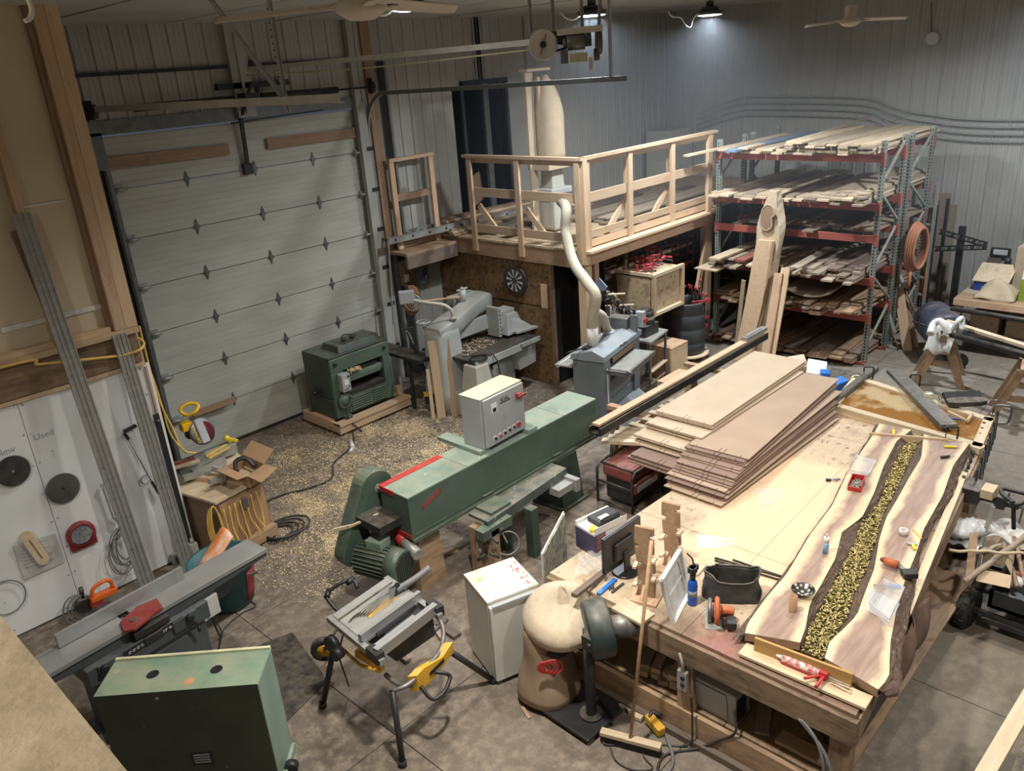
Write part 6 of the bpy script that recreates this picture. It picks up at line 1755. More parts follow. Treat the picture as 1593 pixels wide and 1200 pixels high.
def cclamp(p,a,lab,s_=1.,mat='blackened',tilt=0.):
    t=thing('c_clamp',lab,'clamp',p,0,None,(tilt,0,a))
    pts=[(0,0,.0),(.0,0,.05),(.02,0,.07),(.10,0,.07),(.13,0,.05),(.13,0,-.10),(.10,0,-.13),(.02,0,-.13),(0,0,-.11)]
    MB().tube([V(q)*s_ for q in pts],.011*s_,8,smooth=2).build('frame',mat,t)
    MB().cyl(V((0,0,-.14))*s_,V((0,0,.13))*s_,.006*s_,n=8).cyl(V((-.04,0,.125))*s_,V((.04,0,.125))*s_,.004*s_,n=6).cyl(V((0,0,-.04))*s_,V((0,0,-.03))*s_,.014*s_,n=12).build('screw','grey_steel',t)
cclamp(V((9.264,3.292,1.060)),rad(-60),'black clamp holding the steel channel at the far left corner of the honeycomb table',.8)
cclamp(V((9.374,2.804,1.030)),rad(-60),'black clamp behind the broad steel bar',.8)
cclamp(V((8.097,2.032,1.060)),rad(-60),'black clamp at the near end of the broad steel bar',.8)
cclamp(V((8.995,1.842,1.000)),rad(-70),'large clamp on the far right corner of the honeycomb table',1.25,'grey_steel',rad(20))
o_=thing('c_clamp','small clamp lying on the far edge of the honeycomb table','clamp',V((9.010,2.284,1.000)),rad(20))
MB().tube([(-.05,.0,.01),(-.05,.07,.01),(.07,.08,.01),(.09,.02,.01)],.009,6).build('frame','grey_steel',o_);MB().cyl((.0,.08,.012),(.1,.09,.012),.009,n=8).build('handle','walnut_stick',o_)
RC0,RC1=V((8.847,1.768,1.000)),V((7.521,1.589,.950))
for k in range(11):
    f=k/10;p=RC0.lerp(RC1,f)
    b,hh,dd=fclamp('c',p+V((.0,-.0,.07)),(-.15,-.05,-1),.30,side=(-.3,1,0))
    t=thing('bar_clamp','%s bar clamp from the far corner, on the right edge of the honeycomb table'%ORD[k+1],'clamp',p,0,'clamps hanging on the honeycomb table')
    b.build('bar',('dark_metal','grey_steel')[k%2],t,world=True);MB().cyl(hh-dd*.05,hh+dd*.05,.014,n=8).build('handle','black_plastic',t,world=True)
t=thing('tin_can','small yellow and white tin with open top on the honeycomb table','tin',V((8.949,2.472,.985)))
MB().cyl((0,0,0),(0,0,.085),.05,n=24).build('can_body','tin_label',t)
MB().lathe([(.035,.085),(.052,.085),(.052,.092),(.035,.092),(.035,.08),(0,.078)],(0,0,0),24).build('can_rim','galv',t)
t=thing('hand_brush','black dust pan brush with loop handle lying on the honeycomb table','brush',V((9.047,2.133,.985)),rad(-50))
MB().prism([(-.20,-.07,.02),(-.12,-.10,.02),(.12,-.10,.02),(.20,-.07,.02),(.20,.0,.03),(.08,.04,.03),(-.08,.04,.03),(-.20,.0,.03)],(0,0,.05)).build('pan','leather',t)
b=MB()
for k in range(26):b.bar((-.18+k*.0144,.02,.05),(-.19+k*.0152,.11,.10),.008,.05)
b.build('bristles','black_plastic',t,kind='stuff')
MB().bar((0,-.04,.055),(0,.09,.07),.035,.03).tube([(-.01,.08,.07),(-.03,.13,.08),(0,.18,.09),(.03,.13,.08),(.01,.08,.07)],.006,6,smooth=3).build('handle','black_plastic',t)
t=thing('hammer','wooden-handled hammer lying on the honeycomb table','hammer',V((8.672,2.087,.985)))
MB().cyl((8.751,2.205,1.000),(8.608,1.978,1.000),.012,n=10).cyl((8.608,1.978,1.000),(8.796,1.989,1.000),.018,n=10).build('handle_and_head','pine_pale',t,world=True)
tag(MB().bar((8.572,2.232,1.000),(8.606,2.038,1.000),.02,.015).bar((8.507,2.212,1.000),(8.591,2.089,1.000),.012,.012).build('pliers','blue_box'),'blue-handled pliers lying on the honeycomb table','pliers')

# vise on the right edge
vp=V((7.35,1.55,.80))
t=thing('bench_vise','dark steel vise on the right side of the bench gripping a pale block','vise',vp)
MB().bb(7.30,7.55,1.50,1.66,.78,.92).bb(7.34,7.50,1.30,1.38,.78,.90).bb(7.38,7.46,1.2,1.52,.80,.85).build('jaws','dark_metal',t,world=True,bevel=.008)
MB().cyl((7.42,1.15,.82),(7.42,1.5,.82),.015,n=10).cyl((7.34,1.17,.70),(7.46,1.17,.94),.009,n=8).build('screw','grey_steel',t,world=True)
MB().bb(7.28,7.44,1.39,1.49,.88,.96).build('jaw_block','pine_pale',t,world=True)
MB().bb(7.40,7.52,1.02,1.12,.55,.78).build('mounting_plate','dark_metal',t,world=True)
o=lum('steel_strut',(7.22,1.36,.86),(7.05,1.42,.12),.035,.03,'galv',up=(0,1,0));tag(o,'long square steel strut standing under the vise beside the cart','strut')
o=MB().grid(lambda u,v:V((4.85+.75*u,1.33+.07*u-.05*math.sin(3*v)+.03*math.sin(11*u+4*v),.86-.30*v*(1-.25*math.sin(5*u)))),24,14).build('tarp','brown_cloth',solid=.008)
o.location.x-=.0;tag(o,'crumpled brown cloth hanging down the right side of the bench','cloth')

# ---------------- objects on the near left corner of the bench
b0=V((4.500,3.565,.900))
t=thing('product_box','open white and dark blue carton with pictures, topped by a black tool case','box',b0,rad(38))
e0,e1,e2=V((4.571,3.839,.900)),V((4.471,3.603,.900)),V((4.895,3.523,.900))
uu=(e1-e0);uu.z=0;lw=.24;vv=(e2-e1).normalized();vv.z=0;un=uu.normalized()
BXW,BXD,BXH=.24,.36,.22
t.location=e1;t.rotation_euler=(0,0,math.atan2(vv.y,vv.x));WM[t.name]=Matrix.Translation(e1)@Matrix.Rotation(math.atan2(vv.y,vv.x),4,'Z')
MB().bb(0,BXD,0,BXW,0,BXH).build('carton','white_plastic',t)
MB().bb(-.002,0,0,BXW,0,BXH-.02).build('dark_side','purple_box',t)
MB().bb(0,.12,-.002,0,0,BXH-.02).build('picture_side','purple_box',t)
for k in range(4):MB().bb(.02,.11,-.004,-.002,.02+.047*k,.055+.047*k).build('picture','photo_print',t)
MB().bb(0,BXD,BXW-.02,BXW,BXH,BXH+.03).bb(0,BXD,-.003,.0,BXH-.01,BXH+.05).build('flap','white_plastic',t)
MB().bb(.1,.33,.04,.2,BXH,BXH+.05).tube([(.12,.05,BXH+.05),(.14,.03,BXH+.08),(.30,.03,BXH+.08),(.32,.05,BXH+.05)],.012,6).build('tool_case','black_plastic',t,bevel=.01)
MB().bb(.14,.24,.06,.12,BXH+.05,BXH+.055).build('case_label','label_white',t)
MB().cyl((.03,.05,BXH),(.03,.05,BXH+.04),.03,n=16).build('yellow_cap','yellow_bright',t)
MB().bb(.02,BXD,-.0,BXW,-.02+.02,.0+.001).build('base','cardboard',t)
# monitor seen from behind
m0=V((4.233,3.331,.900));m1=V((4.726,3.358,.900))
t=thing('computer_monitor','black flat monitor on a round foot, seen from behind','monitor',V((4.474,3.269,.900)))
ms=V((4.453,3.254,.900));md=V((.80,-.25,0)).normalized()
ma,mb_=V((4.233,3.331,.900)),V((4.761,3.312,.900))
md=(mb_-ma);md.z=0;mw=.46;md.normalize();mn=V((md.y,-md.x,0))
MB().prism([ma+V((0,0,.08)),ma+md*mw+V((0,0,.08)),ma+md*mw+V((0,0,.40)),ma+V((0,0,.40))],-mn*.02).build('screen_panel','screen_black',t,world=True,bevel=.004)
MB().prism([ma+V((0,0,.08))+mn*.001,ma+md*mw+V((0,0,.08))+mn*.001,ma+md*mw+V((0,0,.40))+mn*.001,ma+V((0,0,.40))+mn*.001],mn*.014).build('back_cover','monitor_back',t,world=True,bevel=.004)
cM=ma+md*mw*.5
MB().prism([cM-md*.12+mn*.015+V((0,0,.14)),cM+md*.12+mn*.015+V((0,0,.14)),cM+md*.12+mn*.015+V((0,0,.3)),cM-md*.12+mn*.015+V((0,0,.3))],mn*.025).build('electronics_hump','monitor_back',t,world=True,bevel=.01)
MB().bar(cM+mn*.05+V((0,0,.0)),cM+mn*.045+V((0,0,.2)),.06,.02,up=mn).build('neck','black_plastic',t,world=True)
MB().cyl(cM+mn*.03,cM+mn*.03+V((0,0,.014)),.11,.10,n=28).build('foot','screen_black',t,world=True)
# plastic bag, grey board, blue tool, keys
o=MB().grid(lambda u,v:V((4.109,3.535,.900)).lerp(V((4.374,3.702,.900)),v)+V((.0+.28*u,-.16*u,.01+.035*abs(math.sin(9*u+5*v))+.02*math.sin(14*v+3*u)**2)),18,14).build('plastic_bag','film',solid=.002)
tag(o,'crumpled clear plastic bag on the near left corner of the bench','bag')
o=lum('grey_batten',(3.874,3.340,.990),(4.323,3.397,.930),.05,.03,'rough_dark');tag(o,'dark grey batten overhanging the bench edge above the tan bag','batten')
o=lum('blue_bar',(4.083,3.273,.910),(4.317,3.281,.910),.035,.025,'blue_paint');tag(o,'bright blue bar overhanging the bench edge by the monitor','bar')
t=thing('pliers','small dark pliers on the bench between the blue bar and the notched stand','pliers',V((4.211,3.221,.900)))
MB().bar((4.165,3.205,.910),(4.313,3.203,.910),.018,.012).cyl((4.222,3.248,.900),(4.209,3.238,.912),.02,n=12).bar((4.179,3.240,.910),(4.267,3.262,.910),.012,.01).build('pliers_body','dark_metal',t,world=True)
# two notched wooden stands
def notched(base,rz,lab,H=.62,lean=.0):
    t=thing('notched_stand',lab,'stand',base,rz)
    def plank(xo,name):
        b=MB();L=[];R_=[]
        n=60
        for i in range(n+1):
            z=.02+(H-.02)*i/n;wob=.012*math.sin(9*z);cut=0;cutr=0
            for zc in(.14,.30,.46):
                if abs(z-zc)<.016:cut=.035
            for zc in(.22,.38,.54):
                if abs(z-zc)<.016:cutr=.035
            L.append((-.07+wob+cut,z));R_.append((.07+wob*.6-cutr,z))
        ring=L+R_[::-1]
        b.prism([(xo,y,z)for y,z in ring],(.028,0,0));return b.build(name,'bench_stand',t)
    plank(-.014,'notched_plank')
    MB().bb(-.10,.10,-.11,.11,0,.02).build('base_board','pine_pink',t)
    for s_ in(-1,1):MB().prism([(s_*.014,-.02,.02),(s_*.09,-.02,.02),(s_*.014,-.02,.12)],(0,.02,0)).build('gusset','pine_pink',t)
    for z,y in((.14,-.075),(.30,-.075),(.22,.07),(.38,.07)):
        MB().bar((-.03,y,z-.02),(.05,y,z-.02),.03,.02).build('peg','pine_pale',t)
    return t
notched(V((4.281,2.971,.900)),rad(195),'nearer notched wooden display stand on the bench front')
notched(V((4.717,3.023,.900)),rad(190),'farther notched wooden display stand on the bench',.6)
o=lum('base_offcut',(4.077,3.080,.912),(4.056,2.800,.912),.16,.022,'pine_pale');tag(o,'pale pine offcut with pencil marks overhanging the bench edge below the notched stand','offcut')
# white plastic lid standing on edge
pa,pb=V((4.143,2.654,.900)),V((4.546,2.758,.900))
dl=(pb-pa);dl.z=0;dl.normalize();nl=V((dl.y,-dl.x,0))
t=thing('plastic_tray','white plastic lid standing on edge beside the blue gas bottle','lid',pa)
w_,h_=.42,.36
t_up=(V((0,0,1))-nl*.25).normalized()
def lp(u,v,d=0):return pa+dl*u+t_up*v+nl*d
MB().prism([lp(0,0),lp(w_,0),lp(w_,h_),lp(0,h_)],-nl*.012).build('panel','white_plastic',t,world=True,bevel=.003)
b=MB()
for a,c in(((0,0),(w_,0)),((w_,0),(w_,h_)),((w_,h_),(0,h_)),((0,h_),(0,0))):b.bar(lp(*a,.012),lp(*c,.012),.022,.03,up=nl)
b.bar(lp(.06,.06,.004),lp(.06,h_-.06,.004),.012,.01,up=nl).bar(lp(w_-.06,.06,.004),lp(w_-.06,h_-.06,.004),.012,.01,up=nl).bar(lp(.06,.18,.004),lp(w_-.06,.18,.004),.012,.01,up=nl)
b.build('rim','white_plastic',t,world=True)
# gas torch
t=thing('gas_torch','blue gas bottle with black torch head on the bench','torch',V((4.425,2.656,.900)))
MB().lathe([(0,0),(.034,0),(.036,.01),(.036,.18),(.03,.205),(.016,.22),(.016,.225),(0,.225)],(0,0,0),24).build('bottle','blue_bottle',t)
MB().cyl((0,0,.08),(0,0,.13),.0365,n=24).build('bottle_label','grey_print',t)
MB().cyl((0,0,.22),(0,0,.29),.020,.024,n=14).cyl((0,0,.29),(0,0,.33),.034,.030,n=14).bar((-.04,0,.31),(.05,0,.31),.04,.04).build('torch_head','black_plastic',t)
MB().tube([(0,0,.33),(.005,.0,.36),(0,.01,.40),(-.02,.04,.44)],.006,8,smooth=4).build('burner_tube','dark_metal',t)
# orange circular saw
cs=V((4.383,2.428,.900));t=thing('circular_saw','orange and black cordless circular saw on the bench','saw',cs,rad(-150))
MB().bb(-.13,.13,-.08,.04,0,.006).build('base_plate','galv',t)
MB().lathe([(0,-.015),(.085,-.015),(.09,0),(.085,.015),(0,.015)],(0,-.05,.07),26,frame((0,1,0))).build('blade_guard','grey_steel',t)
MB().cyl((0,-.03,.07),(0,.09,.07),.045,.04,n=18).build('motor','black_dusty',t)
MB().cyl((.02,.02,.10),(.02,.12,.09),.032,n=14).box((.06,.0,.12),(.10,.05,.07)).build('orange_body','orange_dirty',t,bevel=.01)
MB().tube([(-.03,.0,.12),(.02,-.0,.19),(.10,-.0,.19),(.15,-.0,.13),(.14,0,.07)],.018,10,smooth=4).build('handle','orange_dirty',t)
MB().box((.10,.10,.05),(.09,.07,.06)).build('battery','black_plastic',t,bevel=.008)
# black tool bag
tb=V((4.704,2.487,.900));t=thing('tool_bag','slumped open black cloth tool bag on the bench','bag',tb,rad(-60))
b=MB();rings=[]
for i in range(9):
    f=i/8;rings.append([(math.copysign(abs(math.cos(a))**.55,math.cos(a))*(.21-.02*f)+.012*math.sin(5*a+7*f),math.copysign(abs(math.sin(a))**.6,math.sin(a))*(.12-.03*f*math.sin(2*a)**2)+.01*math.sin(4*a),f*.19*(1+.12*math.sin(2*a+1)))for a in[2*PI*k/32 for k in range(32)]])
b.loft(rings,caps=False);b.prism([(p[0],p[1],.01)for p in rings[0]],(0,0,.004));b.build('bag_body','leather',t,solid=.006)
MB().tube([(p[0]*1.01,p[1]*1.01,p[2]+.004)for p in rings[-1]],.008,6,closed=True).build('rim','black_dusty',t)
MB().tube([(-.12,.10,.19),(-.06,.15,.16),(.06,.15,.16),(.12,.10,.19)],.008,6,smooth=4).build('strap','leather',t)
for i,(a,c)in enumerate((((5.040,2.824,.910),(5.122,2.281,.910)),((5.009,2.806,.910),(5.075,2.273,.910)),((5.102,2.697,.910),(5.124,2.292,.910)))):
    o=MB().cyl(a,c,.008,n=8).build('steel_rod','dark_metal');tag(o,('longest','lower','upper, shorter')[i]+' steel rod lying on the bench beyond the tool bag','rod')
o=lum('thin_offcut',(4.745,2.818,.910),(4.895,2.832,.912),.03,.02,'pine_pale');tag(o,'small pale offcut behind the blue gas bottle','offcut')

# ---------------- dust collector with tan bags in front of the bench
dc0=V((3.801,3.161,.000));
t=thing('dust_collector','dust collector with dusty tan filter bag and brown collecting bag beside the fridge','dust collector',(3.75,3.2,0))
MB().prism([(3.559,3.698,.030),(3.531,2.980,.030),(3.954,2.965,.030),(4.009,3.556,.030)],(0,0,.03)).build('base_plate','black_plastic',t,world=True,bevel=.01)
pc=V((3.753,3.121,.060))
MB().cyl(pc,pc+V((0,0,.80)),.040,n=16).cyl(pc,pc+V((0,0,.02)),.09,n=20).build('post','dark_metal',t,world=True)
hc=V((pc.x+.10,pc.y-.02,.82))
ax=V((.55,-.85,0)).normalized()
fcn=V((3.950,3.127,.612));
MB().lathe([(0,-.09),(.20,-.09),(.22,-.07),(.22,.07),(.20,.09),(0,.09)],hc,32,frame((.75,-.62,.1))).build('impeller_housing','green_black',t,world=True)
MB().cyl(hc+V((.05,-.05,0)),hc+V((.22,-.20,.0)),.085,n=20).build('motor','grey_steel',t,world=True)
MB().box(pc+V((-.03,-.06,.75)),(.12,.10,.12)).bar(pc+V((-.09,-.07,.76)),pc+V((-.10,-.10,.76)),.02,.02).build('switch_box','dark_metal',t,world=True,bevel=.005)
# lower brown bag
bagc=V((3.762,3.551,.060))
rings=[]
for i in range(12):
    f=i/11;z=.06+.62*f;rx=(.245*(1-.38*f)+.008*math.sin(9*f));
    rings.append([bagc+V((.0+.02*f,.02*f,0))+V((math.copysign(abs(math.cos(a))**.8,math.cos(a))*rx*(1+.04*math.sin(3*a+6*f)),math.copysign(abs(math.sin(a))**.8,math.sin(a))*rx*.95,z-.06))for a in[2*PI*k/28 for k in range(28)]])
b=MB();b.loft(rings);b.build('collecting_bag','paper_bag',t,world=True)
rc_=bagc+V((.03,.02,.64))
MB().lathe([(.185,-.03),(.20,0),(.20,.05),(.19,.07)],rc_+V((.01,-.01,-.20)),28,frame((0,0,1))).build('collar_ring','dark_metal',t,world=True)
# red loops on the bag
b=MB();nb=V((-.72,-.69,0));sb=V((.69,-.72,0));cb_=bagc+nb*.225+V((0,0,.42))
for k in range(4):
    b.tube([cb_+sb*(.045*math.cos(a)*(1+.2*k)+.025*(k-1.5))+V((0,0,1))*(.05*math.sin(a)*(1+.1*k))+nb*.012 for a in[2*PI*j/16 for j in range(16)]],.007,5,closed=True)
b.build('red_cord','red_paint',t,world=True)
# upper filter bag, slumped towards the viewer
ub=rc_+V((.03,-.02,.10));rings=[]
axd=V((-.05,-.10,1)).normalized()
top=V((3.569,3.280,1.150));
for i in range(16):
    f=i/15
    c=rc_+V((.08,-.08,-.14))+V((.02*f,-.02*f,.36*f))
    r=.19+.115*math.sin(PI*min(1,f*1.15))**.7 if f<.85 else .19+.115*math.sin(PI*min(1,f*1.15))**.7
    if f>.80:r*=math.sqrt(max(.0,1-((f-.80)/.205)**2))
    rings.append([c+V((math.cos(a)*r,math.sin(a)*r,-.07*math.cos(a+2.3)*f+.012*math.sin(3*a+2*f)))+V((math.cos(a),math.sin(a),0))*(.012*math.sin(3*a+5*f))for a in[2*PI*k/32 for k in range(32)]])
b=MB();b.loft(rings);b.build('filter_bag','canvas_dust',t,world=True)
kn=rc_+V((.0,-.36,.02));MB().ball(kn,.022,8).tube([kn,kn+V((-.02,-.02,.03)),kn+V((.01,-.02,.05))],.010,6).build('tied_knot','canvas_bag',t,world=True)
# push broom
br0,br1=V((3.768,2.754,.100)),V((4.200,2.772,1.585))
t=thing('push_broom','push broom with black bristles and long wooden handle leaning on the bench','broom',br0)
bh0,bh1=V((3.641,2.944,.060)),V((3.792,2.518,.060))
lum('head_block',bh0+V((0,0,.03)),bh1+V((0,0,.03)),.06,.03,'pine_pale',t)
b=MB();dirb=(bh1-bh0)
for k in range(70):
    for j in(-1,0,1):
        p=bh0+dirb*((k+.5)/70)+V((dirb.y,-dirb.x,0)).normalized()*(.018*j);b.box(p+V((0,0,-.015)),(.006,.006,.075))
b.build('bristles','black_plastic',t,world=True,kind='stuff')
MB().cyl(bh0.lerp(bh1,.5)+V((0,0,.04)),(4.02,2.74,1.62),.013,n=10).build('handle','stick',t,world=True)
t=thing('yellow_tool','yellow cordless tool lying on the floor behind the broom','tool',V((4.050,2.747,.000)))
MB().bar((4.007,2.776,.060),(3.948,2.611,.050),.07,.07).build('tool_body','yellow',t,world=True,bevel=.01)
MB().tube([(3.980,2.745,.080),(4.032,2.751,.100),(4.050,2.689,.080)],.015,8,smooth=3).build('tool_grip','black_plastic',t,world=True)
single((3.516,3.633,.008),(3.463,3.504,.008),.03,.012,'rough_brown','short brown stick on the floor left of the collector base',name='stick')
for k,(p,q)in enumerate((((4.018,3.042,.020),(4.044,2.939,.030)),((3.994,2.964,.020),(4.086,2.908,.030)),((3.987,2.898,.020),(3.992,2.812,.030)))):
    single(p,q,.06,.03,'rough_pale','wood scrap on the floor between the collector and the bench, '+('farthest','middle','nearest')[k],name='scrap')

# ============================================================ LEFT SIDE
# jointer
t=thing('jointer','long dark grey jointer with bright tables and steel fence by the white wall','jointer',(.90,5.90,0),rad(5.2))
MB().bb(-.35,.70,0,.30,.81,.85).build('infeed_table','cast_iron',t,bevel=.004)
MB().bb(.78,1.98,0,.30,.815,.855).build('outfeed_table','cast_iron',t,bevel=.004)
MB().prism([(-.35,.02,.76),(.72,.02,.70),(.72,.02,.81),(-.35,.02,.81)],(0,.26,0)).prism([(.76,.02,.70),(1.98,.02,.77),(1.98,.02,.815),(.76,.02,.815)],(0,.26,0)).build('table_ribs','jointer_grey',t,bevel=.006)
MB().bb(.24,1.30,.22,.25,.855,.975).bb(.26,1.28,.25,.30,.86,.90).build('fence','cast_iron',t,bevel=.003)
MB().bb(.7,.95,.25,.42,.80,.88).bb(.75,.9,.24,.3,.88,.95).build('fence_carriage','jointer_grey',t,bevel=.01)
MB().bb(.28,1.32,-.04,.30,.56,.72).bb(.36,.56,-.06,-.04,.60,.72).bb(.98,1.2,-.06,-.04,.60,.72).build('bed_casting','jointer_grey',t,bevel=.02)
MB().bb(.34,1.28,.0,.30,.04,.56).build('cabinet','jointer_grey',t,bevel=.01)
MB().bb(.40,1.22,-.008,.0,.08,.50).build('cabinet_door','jointer_grey',t,bevel=.003)
MB().bb(.28,1.34,-.02,.32,0,.05).build('base','black_plastic',t)
MB().bar((.50,-.052,.675),(1.08,-.052,.70),.004,.05).build('label_strip','ink',t)
b=MB()
for k in range(11):
    for z_ in(.006,-.008):b.bar((.60+.035*k,-.055,.679+.0015*k+z_),(.60+.035*k+U(.014,.028),-.055,.680+.0015*k+z_),.002,.005)
b.cyl((.54,-.054,.677),(.54,-.057,.677),.010,n=12).build('strip_print','label_white',t,kind='stuff')
MB().prism([(.62,-.04,.855),(.66,.10,.855),(.84,.18,.855),(1.0,.14,.855),(.96,-.02,.855),(.86,-.03,.855),(.80,-.06,.855),(.68,-.09,.855)],(0,0,.022)).build('cutter_guard','red_guard',t,bevel=.003)
MB().cyl((.74,.03,.877),(.74,.03,.884),.03,n=16).build('guard_badge','chrome',t)
for x in(.40,1.12):
    MB().cyl((x,-.06,.69),(x,-.10,.69),.028,n=14).bar((x,-.095,.69),(x+.04,-.10,.58),.02,.02).cyl((x+.04,-.10,.59),(x+.045,-.10,.54),.014,n=8).build('adjust_lever','black_plastic',t)
MB().bb(.68,.98,-.05,.02,.74,.80).bb(.74,.90,-.06,-.03,.66,.72).build('guard_mount','cast_dark',t,bevel=.005)
MB().bb(1.34,1.46,.05,.2,.48,.68).bb(1.28,1.36,.08,.18,.45,.62).build('switch_box','white_plastic',t,bevel=.008)
MB().tube([(1.38,.1,.48),(1.40,.08,.3),(1.42,.1,.2),(1.40,.12,.35)],.006,6,smooth=3).build('lead','black_plastic',t)
MB().cyl((1.62,.28,.60),(1.62,.32,.60),.16,n=26).build('belt_cover','jointer_grey',t)
t=thing('machine_base','low dark steel machine base on the floor behind the green cabinet','machine base',(1.05,5.75,0))
MB().prism([(-.25,-.3,0),(.05,-.3,0),(.1,.1,0),(-.2,.2,0)],(0,0,.18)).build('base','jointer_grey',t,bevel=.01)

# grinder with orange push block hanging beside it
t=thing('angle_grinder','grey angle grinder with coiled lead behind the jointer fence','grinder',(1.710,7.800,.167))
c=V((1.721,7.850,.138))
MB().cyl(c,c+V((0,-.10,.0)),.07,n=18).cyl(c+V((.02,-.05,.07)),c+V((.03,-.05,.18)),.022,n=10).build('body','dark_metal',t,world=True)
b=MB()
for k in range(4):b.tube([c+V((.03*k-.06+(.12-.01*k)*math.cos(a),-.06,(.16-.02*k)*math.sin(a)-.02))for a in[2*PI*j/20 for j in range(20)]],.009,6,closed=True)
b.build('coiled_lead','hose_grey',t,world=True)
c=V((1.896,7.700,.202));t=thing('push_block','bright orange plastic push block with loop handle behind the jointer fence','push block',c)
MB().tube([(-.09,0,.02),(-.08,0,.09),(-.03,0,.12),(.06,0,.13),(.10,0,.09),(.10,0,.03)],.02,8,smooth=4).build('handle','orange',t)
MB().bb(-.12,.13,-.04,.04,-.03,.025).build('block','orange',t,bevel=.01)
MB().bb(-.13,-.02,-.03,.03,-.08,-.03).build('dark_base','red_guard',t)

# green cabinet in the foreground
ga,gb,gc=V((1.052,5.250,.950)),V((1.839,4.460,.950)),V((1.343,5.532,.950))
gd_=V((2.145,4.670,.950))
gx=(gb-ga);GW=1.10;gx.z=0;ang=math.atan2(gx.y,gx.x)
t=thing('green_cabinet','tall green steel cabinet with two round holes in its dusty top','cabinet',(ga.x,ga.y,0),ang)
gx.normalize();gy=V((-gx.y,gx.x,0));GW=(gb-ga).length;GD=(gd_-gb).dot(gy);sk=(gc-ga).dot(gx)
print('green cabinet',GW,GD,sk,(gc-ga).dot(gy))
b=MB()
b.bb(0,GW,0,GD,0,.945).build('body','green_box_shaded',t,bevel=.006)
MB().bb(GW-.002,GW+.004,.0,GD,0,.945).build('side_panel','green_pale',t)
b=MB();NX,NY=44,16
holes=[(GW*.30,GD*.5),(GW*.70,GD*.5)]
R0=.045
# top sheet with two real holes
def ringpts(cx,cy,n,sq):
    out=[]
    for k in range(n):
        a=2*PI*k/n;out.append((cx+R0*math.cos(a),cy+R0*math.sin(a)))
    return out
xsplit=[0,GW/2,GW]
for q,(cx,cy)in enumerate(holes):
    n=32;inner=[b.bm.verts.new((cx+R0*math.cos(2*PI*k/n),cy+R0*math.sin(2*PI*k/n),.95))for k in range(n)]
    innl=[b.bm.verts.new((cx+R0*math.cos(2*PI*k/n),cy+R0*math.sin(2*PI*k/n),.90))for k in range(n)]
    x0,x1=xsplit[q],xsplit[q+1];outer=[]
    for k in range(n):
        a=2*PI*k/n;dx,dy=math.cos(a),math.sin(a)
        s_=min(((x1-cx)/dx if dx>1e-6 else(x0-cx)/dx if dx<-1e-6 else 9),((GD-cy)/dy if dy>1e-6 else(0-cy)/dy if dy<-1e-6 else 9))
        outer.append(b.bm.verts.new((cx+dx*s_,cy+dy*s_,.95)))
    for k in range(n):
        b.bm.faces.new((inner[k],inner[(k+1)%n],outer[(k+1)%n],outer[k]));b.bm.faces.new((inner[k],innl[k],innl[(k+1)%n],inner[(k+1)%n]))
    for cxx,cyy in((x0,0),(x1,0),(x0,GD),(x1,GD)):
        v=b.bm.verts.new((cxx,cyy,.95));o2=sorted(outer,key=lambda w_:(w_.co-v.co).length)[:2]
        try:b.bm.faces.new((v,o2[0],o2[1]))
        except ValueError:pass
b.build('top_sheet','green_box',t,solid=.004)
for cx,cy in holes:MB().cyl((cx,cy,.945),(cx,cy,.9455),R0+.002,n=24).build('hole_shadow','black_hole',t)
MB().bb(-.0,GW,GD-.01,GD+.015,.93,.965).build('back_edge','cream_edge',t)
MB().lathe([(0,.952),(.035,.952)],(GW*.56,GD*.22,0),16).build('rust_spot','orange_spot',t)
MB().bb(GW*.48,GW*.62,-.003,0,.28,.40).build('rating_plate','ink',t)
for k in range(4):MB().bb(GW*.50,GW*.60,-.005,-.003,.30+.022*k,.31+.022*k).build('plate_print','ink_grey',t)
MB().cyl((GW*.38,-.004,.90),(GW*.38,-.01,.90),.01,n=8).build('knob','galv',t)
MB().cyl((GW+.05,GD*.3,.05),(GW+.05,GD*.3+.06,.05),.05,n=16).build('castor','black_plastic',t)
MB().bb(GW,GW+.03,0,GD,.0,.06).build('kick_edge','green_pale',t)

# dark mat on the floor
o=MB().prism([(2.504,6.034,.000),(2.872,5.924,.000),(2.706,5.124,.000),(2.177,4.982,.000)],(0,0,.008)).build('rubber_mat','dark_metal');tag(o,'dark rubber mat on the floor beside the green cabinet','mat')

# tall aluminium extrusions leaning on the white wall
def extr(p,q,w,d,lab):
    w*=1.12;p,q=V(p),V(q);x=(q-p).normalized();n_=V((0,-1,0));y=n_.cross(x).normalized();n_=x.cross(y)
    t=thing('aluminium_extrusion',lab,'extrusion',p)
    prof=[(-w/2,0),(-w/2,d),(-w/2+.012,d),(-w/2+.012,d-.01),(-w*.18,d-.01),(-w*.18,d),(-w*.1,d),(-w*.1,d-.012),(w*.1,d-.012),(w*.1,d),(w*.18,d),(w*.18,d-.01),(w/2-.012,d-.01),(w/2-.012,d),(w/2,d),(w/2,0)]
    b=MB();b.prism([p+y*a-n_*c*-1*-1 if 0 else p+y*a+n_*c for a,c in prof],q-p);b.build('profile','alu',t,world=True)
    b=MB()
    for f in(.15,.38,.62,.85):b.cyl(p.lerp(q,f)+n_*(d+.001)+y*w*.3,p.lerp(q,f)+n_*(d+.003)+y*w*.3,.006,n=8)
    b.build('screw','dark_metal',t,world=True)
extr((2.27,7.55,.02),V((2.20,7.93,3.84)),.13,.04,'long aluminium extrusion leaning on the white wall up to the drywall, the taller of two')
extr((2.74,7.70,.02),V((2.735,7.94,2.60)),.12,.04,'shorter aluminium extrusion leaning at the right end of the white wall')
